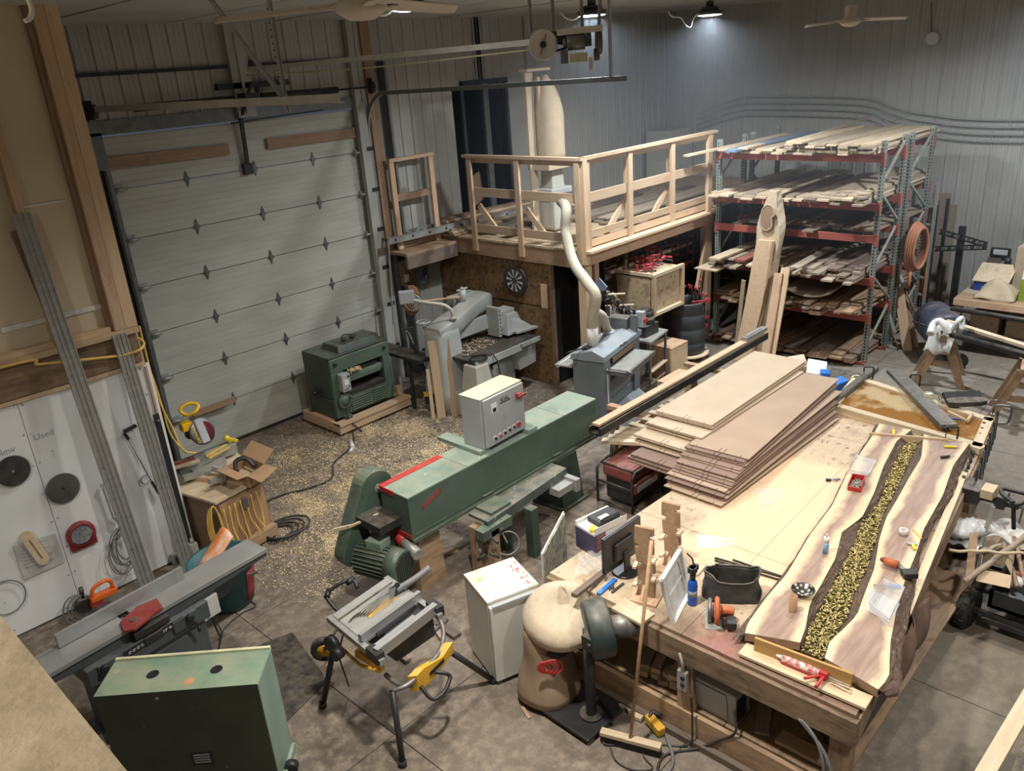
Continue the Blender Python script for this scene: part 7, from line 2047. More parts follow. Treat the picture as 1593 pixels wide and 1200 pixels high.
o=MB().bar((2.885,7.88,.12),(2.895,7.94,1.70),.055,.025,up=(0,-1,0)).build('straight_edge','black_plastic');tag(o,'black straight edge standing at the right end of the white wall','straight edge')
MB().cyl((2.895,7.925,1.64),(2.895,7.90,1.64),.012,n=10).build('hang_hole','dirt_grey',o,world=True)
lum('end_panel_strip',(2.93,7.99,.1),(2.93,7.99,2.2),.03,.02,'pine',wl,up=(1,0,0))

# saw blades and the rest hung on the white wall
def sawblade(c,r,mat,lab,hub):
    t=thing('saw_blade',lab,'saw blade',c)
    n=48;pts=[]
    for k in range(n):
        a=2*PI*k/n;pts.append((r*math.cos(a),0,r*math.sin(a)));a+=2*PI/n*.45;pts.append((r*.93*math.cos(a),0,r*.93*math.sin(a)))
    MB().prism(pts,(0,-.006,0)).build('disc',mat,t)
    MB().cyl((0,-.006,0),(0,-.012,0),.012,n=10).build('arbor_hole',hub,t)
    MB().cyl((0,0,0),(0,.03,0),.006,n=6).build('nail','galv',t)
c=V((1.554,7.965,1.627));sawblade(c,.15,'black_dusty','black circular saw blade hanging at the left of the white wall','galv')
c=V((1.901,7.965,1.292));sawblade(c,.155,'blade_steel','bare steel circular saw blade hanging on the white wall','dark_metal')
o=MB().prism([(1.367,7.985,.918),(1.723,7.985,.877),(1.726,7.985,.548),(1.365,7.985,.543)],(0,-.003,0)).build('printed_sheet','paper_wall');tag(o,'printed sheet in a clear sleeve pinned to the white wall','sheet')
for k in range(7):
    f=k/7;a=V((1.409,7.980,.877)).lerp(V((1.396,7.980,.622)),f);c2=V((1.683,7.980,.842)).lerp(V((1.688,7.980,.593)),f)
    MB().bar(a,a.lerp(c2,.9-.3*(k%2)),.001,.004).build('text_line','ink_grey',o,world=True)
cA,cB=V((1.484,7.950,.983)),V((1.553,7.950,.692));
t=thing('push_stick','rounded wooden block with a long slot hanging over the printed sheet','push stick',(cA+cB)/2)
dd_=(cB-cA).normalized();nn_=V((dd_.z,0,-dd_.x));pts=[]
for s_,c_ in((1,cB),(-1,cA)):
    for k in range(9):
        a=-PI/2+PI*k/8;pts.append(c_+dd_*s_*math.cos(a)*.055+nn_*s_*math.sin(a)*.055)
MB().prism(pts,(0,-.022,0)).build('block','pine_pale',t,world=True,bevel=.004)
MB().bar(cA.lerp(cB,.15)+V((0,-.0225,0)),cA.lerp(cB,.95)+V((0,-.0225,0)),.002,.014).build('slot','old_beam',t,world=True)
c=V((1.933,7.950,.769));t=thing('blade_case','dark red blade case with grey blades hanging on the white wall','blade case',c)
MB().cyl((0,.04,0),(0,0,0),.135,n=30).bb(-.125,.125,0,.04,-.15,-.03).build('case','red_guard',t,bevel=.01)
MB().lathe([(.10,-.006),(.13,-.006),(.13,.014),(.10,.014)],(0,0,0),30,frame((0,-1,0))).build('rim','red_guard',t)
MB().cyl((0,0,0),(0,-.006,0),.095,n=26).build('blades','grey_print',t)
MB().bar((-.10,-.01,-.03),(.10,-.01,.0),.004,.03).cyl((0,-.008,.0),(0,-.02,.0),.016,n=10).build('wing_bar','galv',t)
b=MB();rb2=random.Random(2)
for k in range(6):
    c=V((2.252,7.940,.475))+V((rb2.uniform(-.05,.05),-.008*k,rb2.uniform(-.05,.05)));rx,rz_=rb2.uniform(.09,.15),rb2.uniform(.18,.26)
    b.tube([c+V((rx*math.cos(a)+.03*math.sin(a),0,rz_*math.sin(a)*(1-.1*math.sin(a))))for a in[2*PI*j/28 for j in range(28)]],.0055,6,closed=True)
tag(b.build('coiled_cord','hose_grey'),'grey cord hanging in loose loops on the white wall behind the aluminium extrusion','cord')
o=MB().bar((2.235,7.960,1.142),(2.251,7.960,.799),.02,.012).cyl((2.238,7.965,1.168),(2.232,7.945,1.177),.022,n=12).bar((2.251,7.960,.799),(2.281,7.960,.740),.04,.02).build('wrench','galv');tag(o,'long steel wrench hanging beside the cord loops','wrench')
t=thing('wire_puller','black-handled wire puller hanging on the white wall with a small wire coil','hand tool',(2.635,7.950,1.618))
MB().bar((2.556,7.950,1.635),(2.689,7.950,1.654),.03,.035).bar((2.559,7.950,1.620),(2.584,7.950,1.539),.03,.03).build('handle','black_plastic',t,world=True,bevel=.006)
MB().cyl((2.578,7.950,1.542),(2.707,7.950,.955),.006,n=8).build('rod','grey_steel',t,world=True)
MB().bar((2.694,7.950,1.013),(2.732,7.950,.860),.025,.025).build('grip','black_plastic',t,world=True)
c=V((2.639,7.950,1.067));b=MB()
for k in range(3):b.tube([c+V(((.05-.004*k)*math.cos(a),-.006*k,(.05-.004*k)*math.sin(a)))for a in[2*PI*j/20 for j in range(20)]],.004,5,closed=True)
b.build('wire_coil','galv',t,world=True)
b=MB();c=V((1.181,7.960,.466));b.tube([c+V((.16*math.cos(a),0,.17*math.sin(a)))for a in[2*PI*j/28 for j in range(28)]],.006,6,closed=True)
tag(b.build('cord_loop','grey_steel'),'single loop of dark cord hanging at the lower left of the white wall','cord')
t=thing('power_outlet','grey outlet with black plugs low on the white wall','outlet',(2.744,7.970,.061))
MB().box((0,0,0),(.10,.05,.13)).build('box','galv',t,bevel=.005);MB().box((.01,-.04,0),(.05,.04,.07)).tube([(.02,-.05,-.03),(.04,-.06,-.12),(.08,-.04,-.25)],.008,6,smooth=3).tube([(.0,-.05,-.03),(.02,-.07,-.12),(.04,-.05,-.28)],.008,6,smooth=3).build('plugs','black_plastic',t)
Rw=Euler((PI/2,0,0)).to_matrix()
c=V((1.888,7.998,1.849));text('Used',.085,c,Rw,'pencil',wl)
c=V((1.551,7.998,1.814));text('New',.085,c,Rw,'pencil',wl)
c=V((1.918,7.998,1.643));b=MB();b.bar(c+V((0,0,-.035)),c+V((0,0,.035)),.001,.004,up=(1,0,0)).bar(c+V((-.015,0,.02)),c+V((0,0,.035)),.001,.004).bar(c+V((.015,0,.02)),c+V((0,0,.035)),.001,.004);b.build('pencil_arrow','pencil',wl)
# screw heads on the boards
b=MB()
for x in[sx[0]-.03,sx[0]+.03,sx[0]+.6,XE-.05,sx[0]-.6]:
    for z_ in[.1+.3*k for k in range(8)]:b.cyl((x+U(-.01,.01),PYW,z_+U(-.03,.03)),(x,PYW-.002,z_),.006,n=6)
b.build('screw_heads','ink_grey',wl)
cord('yellow_hose','yellow air hose draped along the old header beam and down the wall end',[(-1.0,7.9,2.6),(1.697,7.900,2.599),(1.994,7.900,2.534),(2.367,7.900,2.461),(2.712,7.900,2.399),(2.857,7.850,2.417),(2.938,7.900,2.449),(2.931,7.950,2.489),(2.896,7.980,2.501)],.014,'yellow_cord',8,'hose')
cord('extension_cable','yellow cord running from the wall end down to the mitre saw',[(2.98,8.02,2.6),(2.992,8.050,1.957),(3.023,8.050,1.661),(3.067,8.050,1.461),(3.102,8.000,1.199),(3.227,8.000,1.110)],.010,'yellow_cord',6)
cord('extension_cable','second yellow cord hanging parallel by the wall end',[(3.0,8.1,2.2),(3.034,8.100,1.753),(3.042,8.100,1.435),(3.091,8.100,1.251),(3.125,8.000,1.144)],.010,'yellow_cord',6)

# mitre saw station
DXc=V((3.75,8.2,0))
t=thing('tool_cabinet','wooden mitre-saw cabinet with plywood top beside the white wall','cabinet',(3.0,7.55,0))
P1,P2,P3,P4=V((3.042,8.332,.720)),V((3.085,7.475,.720)),V((3.859,7.624,.720)),V((3.969,8.742,.720))
P1=V((2.96,8.15,.72));P2=V((3.104,7.507,.700));P3=V((3.737,7.602,.700));P4=V((3.9,8.6,.70))
P1.z=.70
MB().prism([P1,P2,P3,P4],(0,0,.025)).build('top','rough_pale',t,world=True)
q1,q2,q3,q4=[p.lerp((P1+P2+P3+P4)/4,.06)for p in(P1,P2,P3,P4)]
MB().prism([V((p.x,p.y,0))for p in(q1,q2,q3,q4)],(0,0,.68)).build('carcass','rough_brown',t,world=True)
dr=(q3-q2).normalized();nr=V((dr.y,-dr.x,0))
MB().prism([V((q2.x,q2.y,.06))+nr*.0+dr*.02,V((q3.x,q3.y,.06))+dr*-.02,V((q3.x,q3.y,.66))-dr*.02,V((q2.x,q2.y,.66))+dr*.02],nr*.012).build('side_panel','cardboard',t,world=True)
lum('base_step',V((q2.x,q2.y,.10))+nr*.06+dr*.1,V((q3.x,q3.y,.10))+nr*.06,.08,.12,'rough_brown',t)
c=V((q2.x,q2.y,.56))+dr*.30+nr*.03
MB().box(c,(.07,.05,.12),Matrix.Rotation(math.atan2(dr.y,dr.x),3,'Z')).build('outlet_box','grey_steel',t,world=True,bevel=.005)
lum('fence_strip',P1.lerp(P4,.25)+V((0,0,.05)),P2.lerp(P3,.65)+V((0,0,.05)),.05,.05,'pine',t)
lum('fence_strip',P1.lerp(P4,.4)+V((0,0,.05)),P2.lerp(P3,.82)+V((0,0,.05)),.09,.05,'rough_pale',t)
b=MB()
for k in range(7):
    s_=V((q2.x,q2.y,.62))+dr*(.04+.07*k)+nr*.04
    b.tube([s_,s_+V((U(-.02,.02),0,-.25))+nr*.02,s_+V((U(-.05,.05),0,-.42))+nr*.05,s_+V((U(-.05,.05),0,-.56))+nr*.04],.008,6,smooth=4)
c=V((q2.x,q2.y,.42))-dr*.08+nr*.05
for k in range(5):b.tube([c+V(((.05+.008*k)*math.cos(a),.012*k,(.30-.01*k)*math.sin(a)))for a in[2*PI*j/22 for j in range(22)]],.008,6,closed=True)
tag(b.build('yellow_extension_cords','yellow_cord'),'tangle of yellow extension cords hanging on the mitre-saw cabinet','cords')
# mitre saw
ms=V((3.583,8.492,.780));t=thing('mitre_saw','grey mitre saw with yellow handle and dark red blade guard','mitre saw',(3.42,8.35,.73))
bc_=V((3.446,8.250,1.217));F_=frame((.25,-.90,.35))
MB().lathe([(0,-.03),(.14,-.03),(.155,-.015),(.155,.015),(.14,.03),(0,.03)],bc_,30,F_).build('guard_disc','grey_steel',t,world=True)
MB().lathe([(0,.031),(.12,.031),(.12,.036),(0,.036)],bc_+V((.01,0,-.02)),26,F_).build('lower_guard','dark_red',t,world=True)
MB().bar(bc_+F_@V((-.04,-.13,.045)),bc_+F_@V((-.02,.14,.045)),.10,.03,up=F_.col[2]).build('upper_guard','control_grey',t,world=True,bevel=.008)
text('',.03,(0,0,0),(0,0,0),'ink',t)if 0 else None
MB().cyl(bc_-F_.col[2]*.03,bc_-F_.col[2]*.22+V((-.0,0,.02)),.07,n=18).build('motor','black_plastic',t,world=True)
text('DEWALT',.05,bc_+F_@V((-.11,.0,.046))-t.location,Matrix((F_.col[1],-F_.col[0],F_.col[2])).transposed(),'yellow_bright',t)
MB().tube([V((3.286,8.300,1.518)),(3.391,8.300,1.556),(3.470,8.250,1.524),(3.404,8.200,1.477),(3.321,8.250,1.457)],.020,8,closed=True,smooth=3).build('handle','yellow_tool',t,world=True)
MB().box(bc_+V((-.14,.05,.10)),(.12,.10,.10)).build('gear_cover','yellow_tool',t,world=True,bevel=.015)
MB().cyl((3.45,8.30,.74),(3.45,8.30,.80),.20,n=30).bb(3.15,3.85,8.35,8.47,.76,.88).build('turntable','galv',t,world=True,bevel=.006)
MB().bar((3.098,8.179,.800),(3.317,8.125,.800),.07,.05).build('extension','galv',t,world=True)
MB().bar((3.380,7.785,.800),(3.202,7.784,.840),.05,.05).cyl((3.334,7.796,.840),(3.368,7.816,.740),.035,n=14).bar((3.373,8.032,.860),(3.458,7.928,.800),.04,.06).build('bevel_clamp','galv',t,world=True)
o=MB().bar((3.115,8.355,.920),(3.317,8.309,.920),.06,.03).build('red_tray','red_faded');tag(o,'dull red tool edge on a pale board by the wall end','tool')
o=lum('pale_board',(3.089,8.326,.900),(3.346,8.255,.900),.10,.02,'pine_pale');tag(o,'pale board under the red tool edge by the wall end','board')
o=MB().bar((3.457,8.329,.880),(3.748,8.398,.880),.02,.03).bar((3.454,8.250,.880),(3.743,8.316,.880),.02,.02).build('yellow_rail','yellow_cord');tag(o,'yellow slide rail of a level lying on the mitre-saw cabinet','rail')
b=MB();c=V((3.783,8.420,.950));b.ball(c,.035,8).ball(c+V((.03,0,-.04)),.03,8).bar(c,c+V((.1,-.05,-.06)),.03,.03)
tag(b.build('spray_trigger','yellow_bright'),'bright yellow trigger tool standing behind the cardboard box','tool')
# open cardboard box on the cabinet
ca_,cb2,cc2,cd2=V((3.459,7.876,.760)),V((3.484,7.471,.760)),V((3.748,7.573,.760)),V((3.733,8.013,.760))
t=thing('cardboard_box','open cardboard box with raised flaps and black fittings inside, on the mitre-saw cabinet','box',V((ca_.x,ca_.y,.73)))
for a,c2 in((ca_,cb2),(cb2,cc2),(cc2,cd2),(cd2,ca_)):MB().bar(a+V((0,0,.05)),c2+V((0,0,.05)),.005,.14).build('side','cardboard',t,world=True)
up_=V((0,0,.12));lo_=V((0,0,-.02))
fo=((cb2+cc2)/2-(ca_+cd2)/2).normalized();fs=((cc2+cd2)/2-(ca_+cb2)/2).normalized()
MB().prism([cb2+up_,cc2+up_,cc2+up_+fo*.26+V((0,0,.03)),cb2+up_+fo*.26+V((0,0,.0))],(0,0,.004)).build('flap','cardboard',t,world=True)
MB().prism([ca_+up_,cb2+up_,cb2+up_-fs*.16+V((0,0,.04)),ca_+up_-fs*.16+V((0,0,.04))],(0,0,.004)).build('flap','cardboard',t,world=True)
MB().prism([cd2+up_,cc2+up_,cc2+up_+fs*.2+V((0,0,.08)),cd2+up_+fs*.2+V((0,0,.08))],(0,0,.004)).build('flap','cardboard',t,world=True)
cm=(ca_+cc2)/2
b=MB();b.tube([cm+V((-.08,.06,.04)),cm+V((-.04,.12,.15)),cm+V((.06,.08,.16)),cm+V((.10,-.02,.06))],.025,8,smooth=3);b.build('black_fitting','black_plastic',t,world=True)
# black cable coil on the floor
b=MB();c=V((3.785,7.563,.010))
for k in range(4):b.tube([c+V((.03*k-.04,-.02*k,.012+.018*k))+V(((.17+.03*k)*math.cos(a),(.14+.025*k)*math.sin(a),0))for a in[2*PI*j/26 for j in range(26)]],.012,6,closed=True)
b.tube([c+V((-.1,.1,.02)),c+V((-.25,.0,.02)),c+V((-.35,-.05,.02)),c+V((-.45,.08,.02))],.012,6,smooth=3)
tag(b.build('cable_coil','rubber'),'loose coil of thick black cable on the floor beside the mitre-saw cabinet','cable')
# green tub with orange sack
tb_=V((2.732,6.893,.000));t=thing('tub','big dark green tub with red side standing behind the jointer end','tub',V((2.76,6.86,0)))
MB().lathe([(0,0),(.22,0),(.235,.02),(.30,.46),(.32,.48),(.32,.495),(.295,.49),(.225,.03),(0,.02)],(0,0,0),36).build('shell','bucket_green',t)
b=MB();pts=[]
g=b.grid(lambda u,v:V(((.2385+.058*v)*math.cos(-1.25+1.1*u),(.2385+.058*v)*math.sin(-1.25+1.1*u),.05+.34*v)),12,4);g.build('red_print','bucket_red',t,twosided=True,solid=.003)
o=MB().grid(lambda u,v:V((2.60+.34*v,7.06-.24*u+.06*v,.40+.24*v+.05*math.sin(PI*u))),10,8).build('orange_sack','sack',solid=.02)
tag(o,'orange and white printed sack sticking out of the green tub','sack')
o=MB().bar((2.60,6.80,.30),(2.95,6.55,.36),.02,.02).bar((2.4,6.5,.45),(2.75,6.45,.55),.025,.025).build('metal_rod','grey_steel');tag(o,'grey metal rods lying across the green tub','rods')
cord('black_lead','thin black lead looping on the floor beside the tub',[(2.355,6.339,.300),(2.399,6.327,.100),(2.311,6.257,.012),(2.480,6.476,.012),(2.711,6.565,.012),(2.867,6.558,.012),(2.859,6.702,.012),(2.734,6.659,.030)],.006)
o=MB().bb(2.86,2.94,7.80,7.88,.0,.22).build('white_bottle','white_plastic',bevel=.01);tag(o,'white bottle standing at the foot of the white wall','bottle')
MB().cyl((2.9,7.84,.22),(2.9,7.84,.27),.02,n=10).build('cap','white_plastic',o,world=True)

# parapet in front of the viewer
t=thing('mezzanine_parapet','rough beige coated parapet edge at the near left','parapet',(-.3,1.5,2.0))
MB().bb(-.9,.135,-1.0,4.0,4.16,4.20).build('cap_board','plaster',t,world=True)
MB().bb(-.9,.12,-1.0,4.0,3.0,4.16).build('side_board','rough_pale',t,world=True)
t=thing('side_bench','grey-topped plank bench at the lower right corner','bench',(4.6,.4,0))
lum('edge_plank',(3.6,.62,.9),(5.6,.52,.9),.09,.04,'rough_pale',t)
MB().bb(3.7,5.5,-.3,.5,.0,.86).build('dark_body','bench_dark',t,world=True)

# wood shavings and trampled chips on the floor
import mathutils
def shav(n,cx,cy,sx_,sy_,nm,lab,xlo=2.9,mat='shaving',L=(.012,.05)):
    rs=random.Random(n);b=MB()
    for k in range(n):
        while True:
            x,y=rs.gauss(cx,sx_),rs.gauss(cy,sy_)
            if rs.random()>.12+1.3*max(0,mathutils.noise.noise(V((x*2.2,y*2.2,.3)))+.5*mathutils.noise.noise(V((x*6,y*6,1.7)))):continue
            if x>xlo and 6.0<y<10.2 and x<8.6:break
        l=rs.uniform(*L);w_=rs.uniform(.0012,.0045);a=rs.uniform(0,6.28);z=rs.uniform(.001,.012)
        d=V((math.cos(a)*l/2,math.sin(a)*l/2,rs.uniform(-.002,.006)));e=V((-math.sin(a)*w_,math.cos(a)*w_,rs.uniform(-.002,.003)))
        c=V((x,y,z));m_=c+V((0,0,rs.uniform(0,.008)))
        b.mat4([c-d-e,m_-e,m_+e,c-d+e,c+d-e,c+d+e],[(0,1,2,3),(1,4,5,2)])
    return tag(b.build(nm,mat,kind='stuff',twosided=True),lab,'wood shavings')
shav(22000,5.5,8.1,1.05,.75,'wood_shavings','pale wood shavings scattered over the floor in front of the green planer',L=(.007,.028))
shav(4500,3.95,6.9,.35,.5,'wood_shavings','drift of shavings on the floor left of the belt guard',L=(.007,.026))
shav(1200,6.1,8.95,.5,.14,'wood_shavings','line of shavings along the front of the planer dolly')

# ============================================================ RIGHT SIDE
def sawhorse(x,y,rz,L,H,lab,mat='bench_leg'):
    t=thing('saw_horse',lab,'saw horse',(x,y,0),rz)
    lum('top_beam',(-L/2,0,H-.05),(L/2,0,H-.05),.09,.09,mat,t,world=False)
    for sx_ in(-1,1):
        for sy_ in(-1,1):
            lum('leg',(sx_*(L/2-.08),sy_*.30,0),(sx_*(L/2-.14),sy_*.03,H-.08),.10,.04,mat,t,up=(1,0,0),world=False)
    for sx_ in(-1,1):lum('spreader',(sx_*(L/2-.12),-.16,.35),(sx_*(L/2-.12),.16,.35),.03,.08,mat,t,world=False)
    return t
sawhorse(12.15,3.25,rad(15),.75,.80,'timber saw horse nearer the rack, draped with a cream cloth')
sawhorse(11.35,2.05,rad(10),.75,.80,'timber saw horse at the right edge of the frame')
o=MB().cyl((12.105,3.679,.840),(11.759,3.056,.840),.014,n=10).cyl((11.759,3.056,.840),(11.0,.9,.84),.042,n=14).build('black_post','blackened');tag(o,'black turned steel post lying across the two saw horses','post')
o=lum('long_plank',V((12.329,3.295,.840)),V((11.710,2.166,.840))+V((-.25,-.6,0)),.09,.04,'rough_pale');tag(o,'weathered plank beside the black post on the saw horses','plank')
o=MB().cyl((12.626,3.329,.950),(12.4,1.0,.95),.035,n=12).build('dark_pipe','dark_metal');tag(o,'long dark pipe behind the saw horses','pipe')
t=thing('trestle','dark steel stand holding the long pipe behind the saw horses','stand',(13.9,3.4,0))if 0 else None
def clothfn(u,v):
    x=12.12+.22*(u-.5);y=3.10+.30*(v-.5)
    s_=abs(u-.5)*2
    return V((12.0+.55*(u-.5)+.03*math.sin(8*v),3.22-.02*math.sin(9*u)+.34*(v-.5),.90-.55*max(0,s_-.35)**1.1+.03*math.sin(10*v+4*u)))
o=MB().grid(clothfn,20,16).build('cream_cloth','cloth_white',solid=.01);tag(o,'cream cloth bunched over the end of the nearer saw horse','cloth')
b=MB();b.tube([(11.618,3.286,.850),(11.755,3.299,.950),(11.783,3.230,1.000),(11.744,3.146,.950),(11.735,3.091,.850)],.05,10,smooth=4).tube([(11.904,3.084,.850),(11.897,3.034,1.000),(12.043,3.019,1.000),(11.958,2.993,.850)],.035,10,smooth=4)
tag(b.build('cloth_roll','cloth_white'),'two twisted folds of cream cloth over the saw horse','cloth')
t=thing('blue_barrel','dark blue barrel lying on its side behind the saw horse','barrel',(12.95,3.55,0))
c0_,c1_=V((12.72,3.35,.52)),V((13.35,3.75,.52))
MB().lathe([(0,0),(.26,0),(.29,.03),(.30,.25),(.29,.27),(.30,.3),(.30,.5),(.29,.52),(.30,.55),(.29,.78),(.26,.80),(0,.80)],c0_,30,frame(c1_-c0_)).build('barrel_shell','blue_barrel',t,world=True)
for p in((12.75,3.15),(13.3,3.5)):MB().cyl((p[0],p[1],.12),(p[0]+.05,p[1]+.03,.12),.12,n=18).build('wheel','rubber',t,world=True)
MB().bar((12.7,3.2,.2),(13.35,3.6,.2),.05,.06).bar((12.72,3.3,.2),(12.72,3.3,.4),.05,.05).bar((13.3,3.7,.2),(13.3,3.7,.4),.05,.05).build('cradle','dark_metal',t,world=True)
# boards and shovel leaning at the end of the rack
p=V((13.154,4.023,.000));q=V((13.500,4.413,1.079));o=lum('leaning_board',p,q,.14,.03,'pine',up=(-1,-.2,0));tag(o,'wide yellow-brown board leaning at the end of the rack','board')
p=V((13.370,3.968,.000));q=V((13.550,4.362,.988));o=lum('leaning_board',p,q,.09,.03,'rough_brown',up=(-1,-.2,0));tag(o,'narrow reddish board leaning rightmost at the end of the rack','board')
for pts,lb in((((13.450,4.489,1.209),(13.450,4.368,1.202),(13.450,4.214,.956),(13.450,4.291,.840)),'grey scoop shovel hanging at the end of the rack, the upper one'),(((13.100,4.415,.525),(13.100,4.322,.593),(13.100,4.190,.269),(13.100,4.282,.188)),'grey scoop shovel with its blade up by the rack foot')):
    P=[V(p)for p in pts];t=thing('scoop_shovel',lb,'shovel',P[0])
    MB().grid(lambda u,v:P[0].lerp(P[3],v).lerp(P[1].lerp(P[2],v),u)+V((.05*(2*u-1)**2,.03*(2*u-1)**2,0)),8,4).build('blade','galv',t,world=True,solid=.005,twosided=True)
    d=((P[2]+P[3])-(P[0]+P[1])).normalized();m1_=(P[2]+P[3])/2;L_=m1_.z/max(.2,-d.z)*.96
    MB().cyl(m1_-d*.04,m1_+d*L_,.016,n=8).build('shaft','walnut_stick',t,world=True)
# ladder with hose coil hung on the rack end
t=thing('ladder','aluminium ladder with orange side labels standing behind the rack end','ladder',(14.5,4.5,0))
for y in(4.62,4.28):
    MB().bb(14.45,14.52,y-.03,y+.0,0,2.45).bb(14.52,14.54,y-.03,y+.03,0,2.45).build('rail','galv',t,world=True)
    MB().bb(14.445,14.45,y-.032,y+.002,.5,1.05).build('orange_label','orange_spot',t,world=True)
for k in range(8):MB().bb(14.46,14.53,4.28,4.6,.25+.3*k,.28+.3*k).build('rung','galv',t,world=True)
b=MB();c=V((13.337,4.160,1.630))
F_=frame((-.25,-.97,0))
for k in range(4):b.tube([c+F_@V(((.22-.012*k)*math.cos(a),(.38-.02*k)*math.sin(a),.035*k))for a in[2*PI*j/30 for j in range(30)]],.028,8,closed=True)
b.tube([c+F_@V((-.1,-.3,.05)),c+F_@V((-.12,-.55,.05)),c+F_@V((-.10,-.62,.05))],.028,8)
tag(b.build('hose_coil','hose_orange'),'big coil of rust-orange hose hanging on the end of the rack','hose')
o=MB().bb(14.95,15.03,4.36,4.46,0,2.05).bb(15.05,15.09,4.22,4.27,0,2.1).build('dark_strut','blackened');tag(o,'dark steel lengths standing behind the ladder','steel')
o=MB().bb(15.55,15.60,4.35,4.65,0,2.1).bb(15.62,15.66,4.25,4.5,0,1.9).build('tall_panel','rough_grey');tag(o,'tall brownish panels leaning on the right wall beside the ladder','panel')
# T-shaped rack of rods
t=thing('rod_stand','black post with crossed bars of small fittings by the right wall','stand',(14.9,3.6,0))
T0=V((14.900,3.949,.355));T1=V((14.900,3.920,1.690))
T0.z=0;T0.y=T1.y
MB().bb(14.86,14.94,T1.y-.05,T1.y+.05,0,T1.z).build('post','blackened',t,world=True)
for(a,c)in(((14.850,4.255,1.620),(14.850,3.501,1.458)),((14.800,4.278,1.331),(14.800,3.494,1.437))):
    a,c=V(a),V(c)
    for dz in(0,.07):
        MB().bar(a-V((0,0,dz)),c-V((0,0,dz)),.03,.02).build('arm','blackened',t,world=True)
    for k in range(9):
        p=a.lerp(c,(k+.5)/9)-V((0,0,.035));MB().cyl(p-V((.03,0,0)),p+V((.03,0,0)),.028,n=8).build('fitting',('dark_metal','grey_steel')[k%2],t,world=True)
MB().box((14.9,T1.y,.02),(.5,.4,.03)).build('foot','blackened',t,world=True)
# wall bench
t=thing('long_bench','plank-topped bench along the right wall with shelf of crates below','bench',(13.9,2.2,0))
lum('top_plank',(13.6,-.6,.86),(13.6,3.52,.86),.35,.05,'rough_brown',t)
lum('top_plank',(14.1,-.6,.86),(14.1,3.52,.86),.62,.05,'rough_grey',t)
lum('front_edge',(13.42,-.6,.83),(13.42,3.52,.83),.04,.10,'pine_pink',t)
for y in(3.45,1.7):lum('leg',(13.48,y,0),(13.48,y,.8),.09,.09,'bench_leg',t,up=(1,0,0))
lum('low_shelf',(13.9,-.6,.3),(13.9,3.45,.3),.8,.04,'rough_dark',t)
for k,y in enumerate((3.1,2.6,2.15)):
    o=MB().bb(13.6,14.2,y-.2,y+.2,.33,.33+.3-.05*k).build('crate','rough_brown');tag(o,('leftmost','middle','rightmost')[k]+' brown crate on the shelf under the wall bench','crate')
DXb,DYb=-.62,1.18
o=MB().prism([(14.0,2.95,.89),(14.0,3.42,.89),(14.42,3.42,.89),(14.42,2.95,.89)],(0,0,.14)).prism([(14.0,2.95,1.03),(14.42,2.95,1.03),(14.42,2.95,1.20)],(0,.47,0)).build('blue_bin','blue_box')
tag(o,'dark blue box with pale lid on the wall bench','box')
MB().prism([(13.98,2.93,1.035),(13.98,3.44,1.035),(14.44,3.44,1.22),(14.44,2.93,1.22)],(0,0,.015)).build('lid','rough_pale',o,world=True)
MB().bb(13.95,13.99,3.0,3.3,.89,.96).build('front_ledge','blue_bright',o,world=True)
MB().cyl((14.5,3.1,1.2),(14.5,3.1,1.32),.05,n=12).build('knob','black_plastic',o,world=True)
o=MB().grid(lambda u,v:V((13.5+.5*u,3.28-.55*v,.89+.26*math.sin(PI*u)*math.sin(PI*v)**.7+.02*math.sin(11*u+7*v))),16,16).build('sack','canvas_bag',solid=.02);tag(o,'slumped tan sack on the wall bench in front of the blue box','sack')
t=thing('lime_box','lime green and white box at the right edge of the frame on the wall bench','box',(13.9,2.35,.885))
MB().bb(-.25,.25,-.45,.36,0,.34).build('lower_half','lime_box',t);MB().prism([(-.25,-.45,.34),(.25,-.45,.34),(.25,-.45,.64),(.05,-.45,.68),(-.2,-.45,.52)],(0,.80,0)).build('upper_half','white_plastic',t)
MB().bb(-.256,-.25,.02,.28,.05,.22).build('label','label_white',t);text('IIIIIII',.06,(-.258,.15,.09),Matrix(((0,0,-1),(-1,0,0),(0,1,0))),'ink',t)
o=MB().bb(14.3,14.8,2.0,2.95,.89,1.55).build('carton','canvas_bag');tag(o,'big tan carton against the wall behind the lime green box','carton')
t=thing('hour_meter','small black framed gauge on the right wall above the wall bench','gauge',V((15.750,3.494,1.111)))
MB().box((0,0,0),(.05,.30,.16)).build('frame','black_plastic',t,bevel=.01);MB().box((-.027,0,.01),(.01,.22,.09)).build('face','label_white',t);MB().box((0,.08,-.18),(.05,.2,.16)).build('bracket','dirt_grey',t)
# pipes and hoses along the right wall
t=thing('pipe_run','four thin pipes running along the right wall with a dip above the rack','pipe',(15.7,4,3.5))
for k in range(4):
    dz=-.115*k
    o=MB().tube([V((15.720,9.476,3.460))+V((0,0,dz*.9)),V((15.720,8.667,3.722))+V((0,0,dz)),V((15.720,7.932,3.764))+V((0,0,dz)),V((15.720,6.092,3.695))+V((0,0,dz)),V((15.720,5.512,3.530))+V((0,0,dz)),V((15.720,4.960,3.403))+V((0,0,dz)),V((15.720,3.447,3.295))+V((0,0,dz)),V((15.72,-1.5,3.42+dz))],.016,8,smooth=8).build('pipe','galv',t,world=True)
for u in(1300,1500):
    pass
o=MB().cyl(V((15.680,4.980,4.621)),V((15.680,4.980,4.621))+V((.1,0,0)),.10,n=24).build('round_fitting','white_plastic');tag(o,'small round pale disc high on the right wall','wall fitting')
MB().bar(V((15.760,5.077,5.169)),V((15.760,5.027,4.721)),.012,.012,up=(1,0,0)).build('drop_wire','dark_metal',o,world=True)
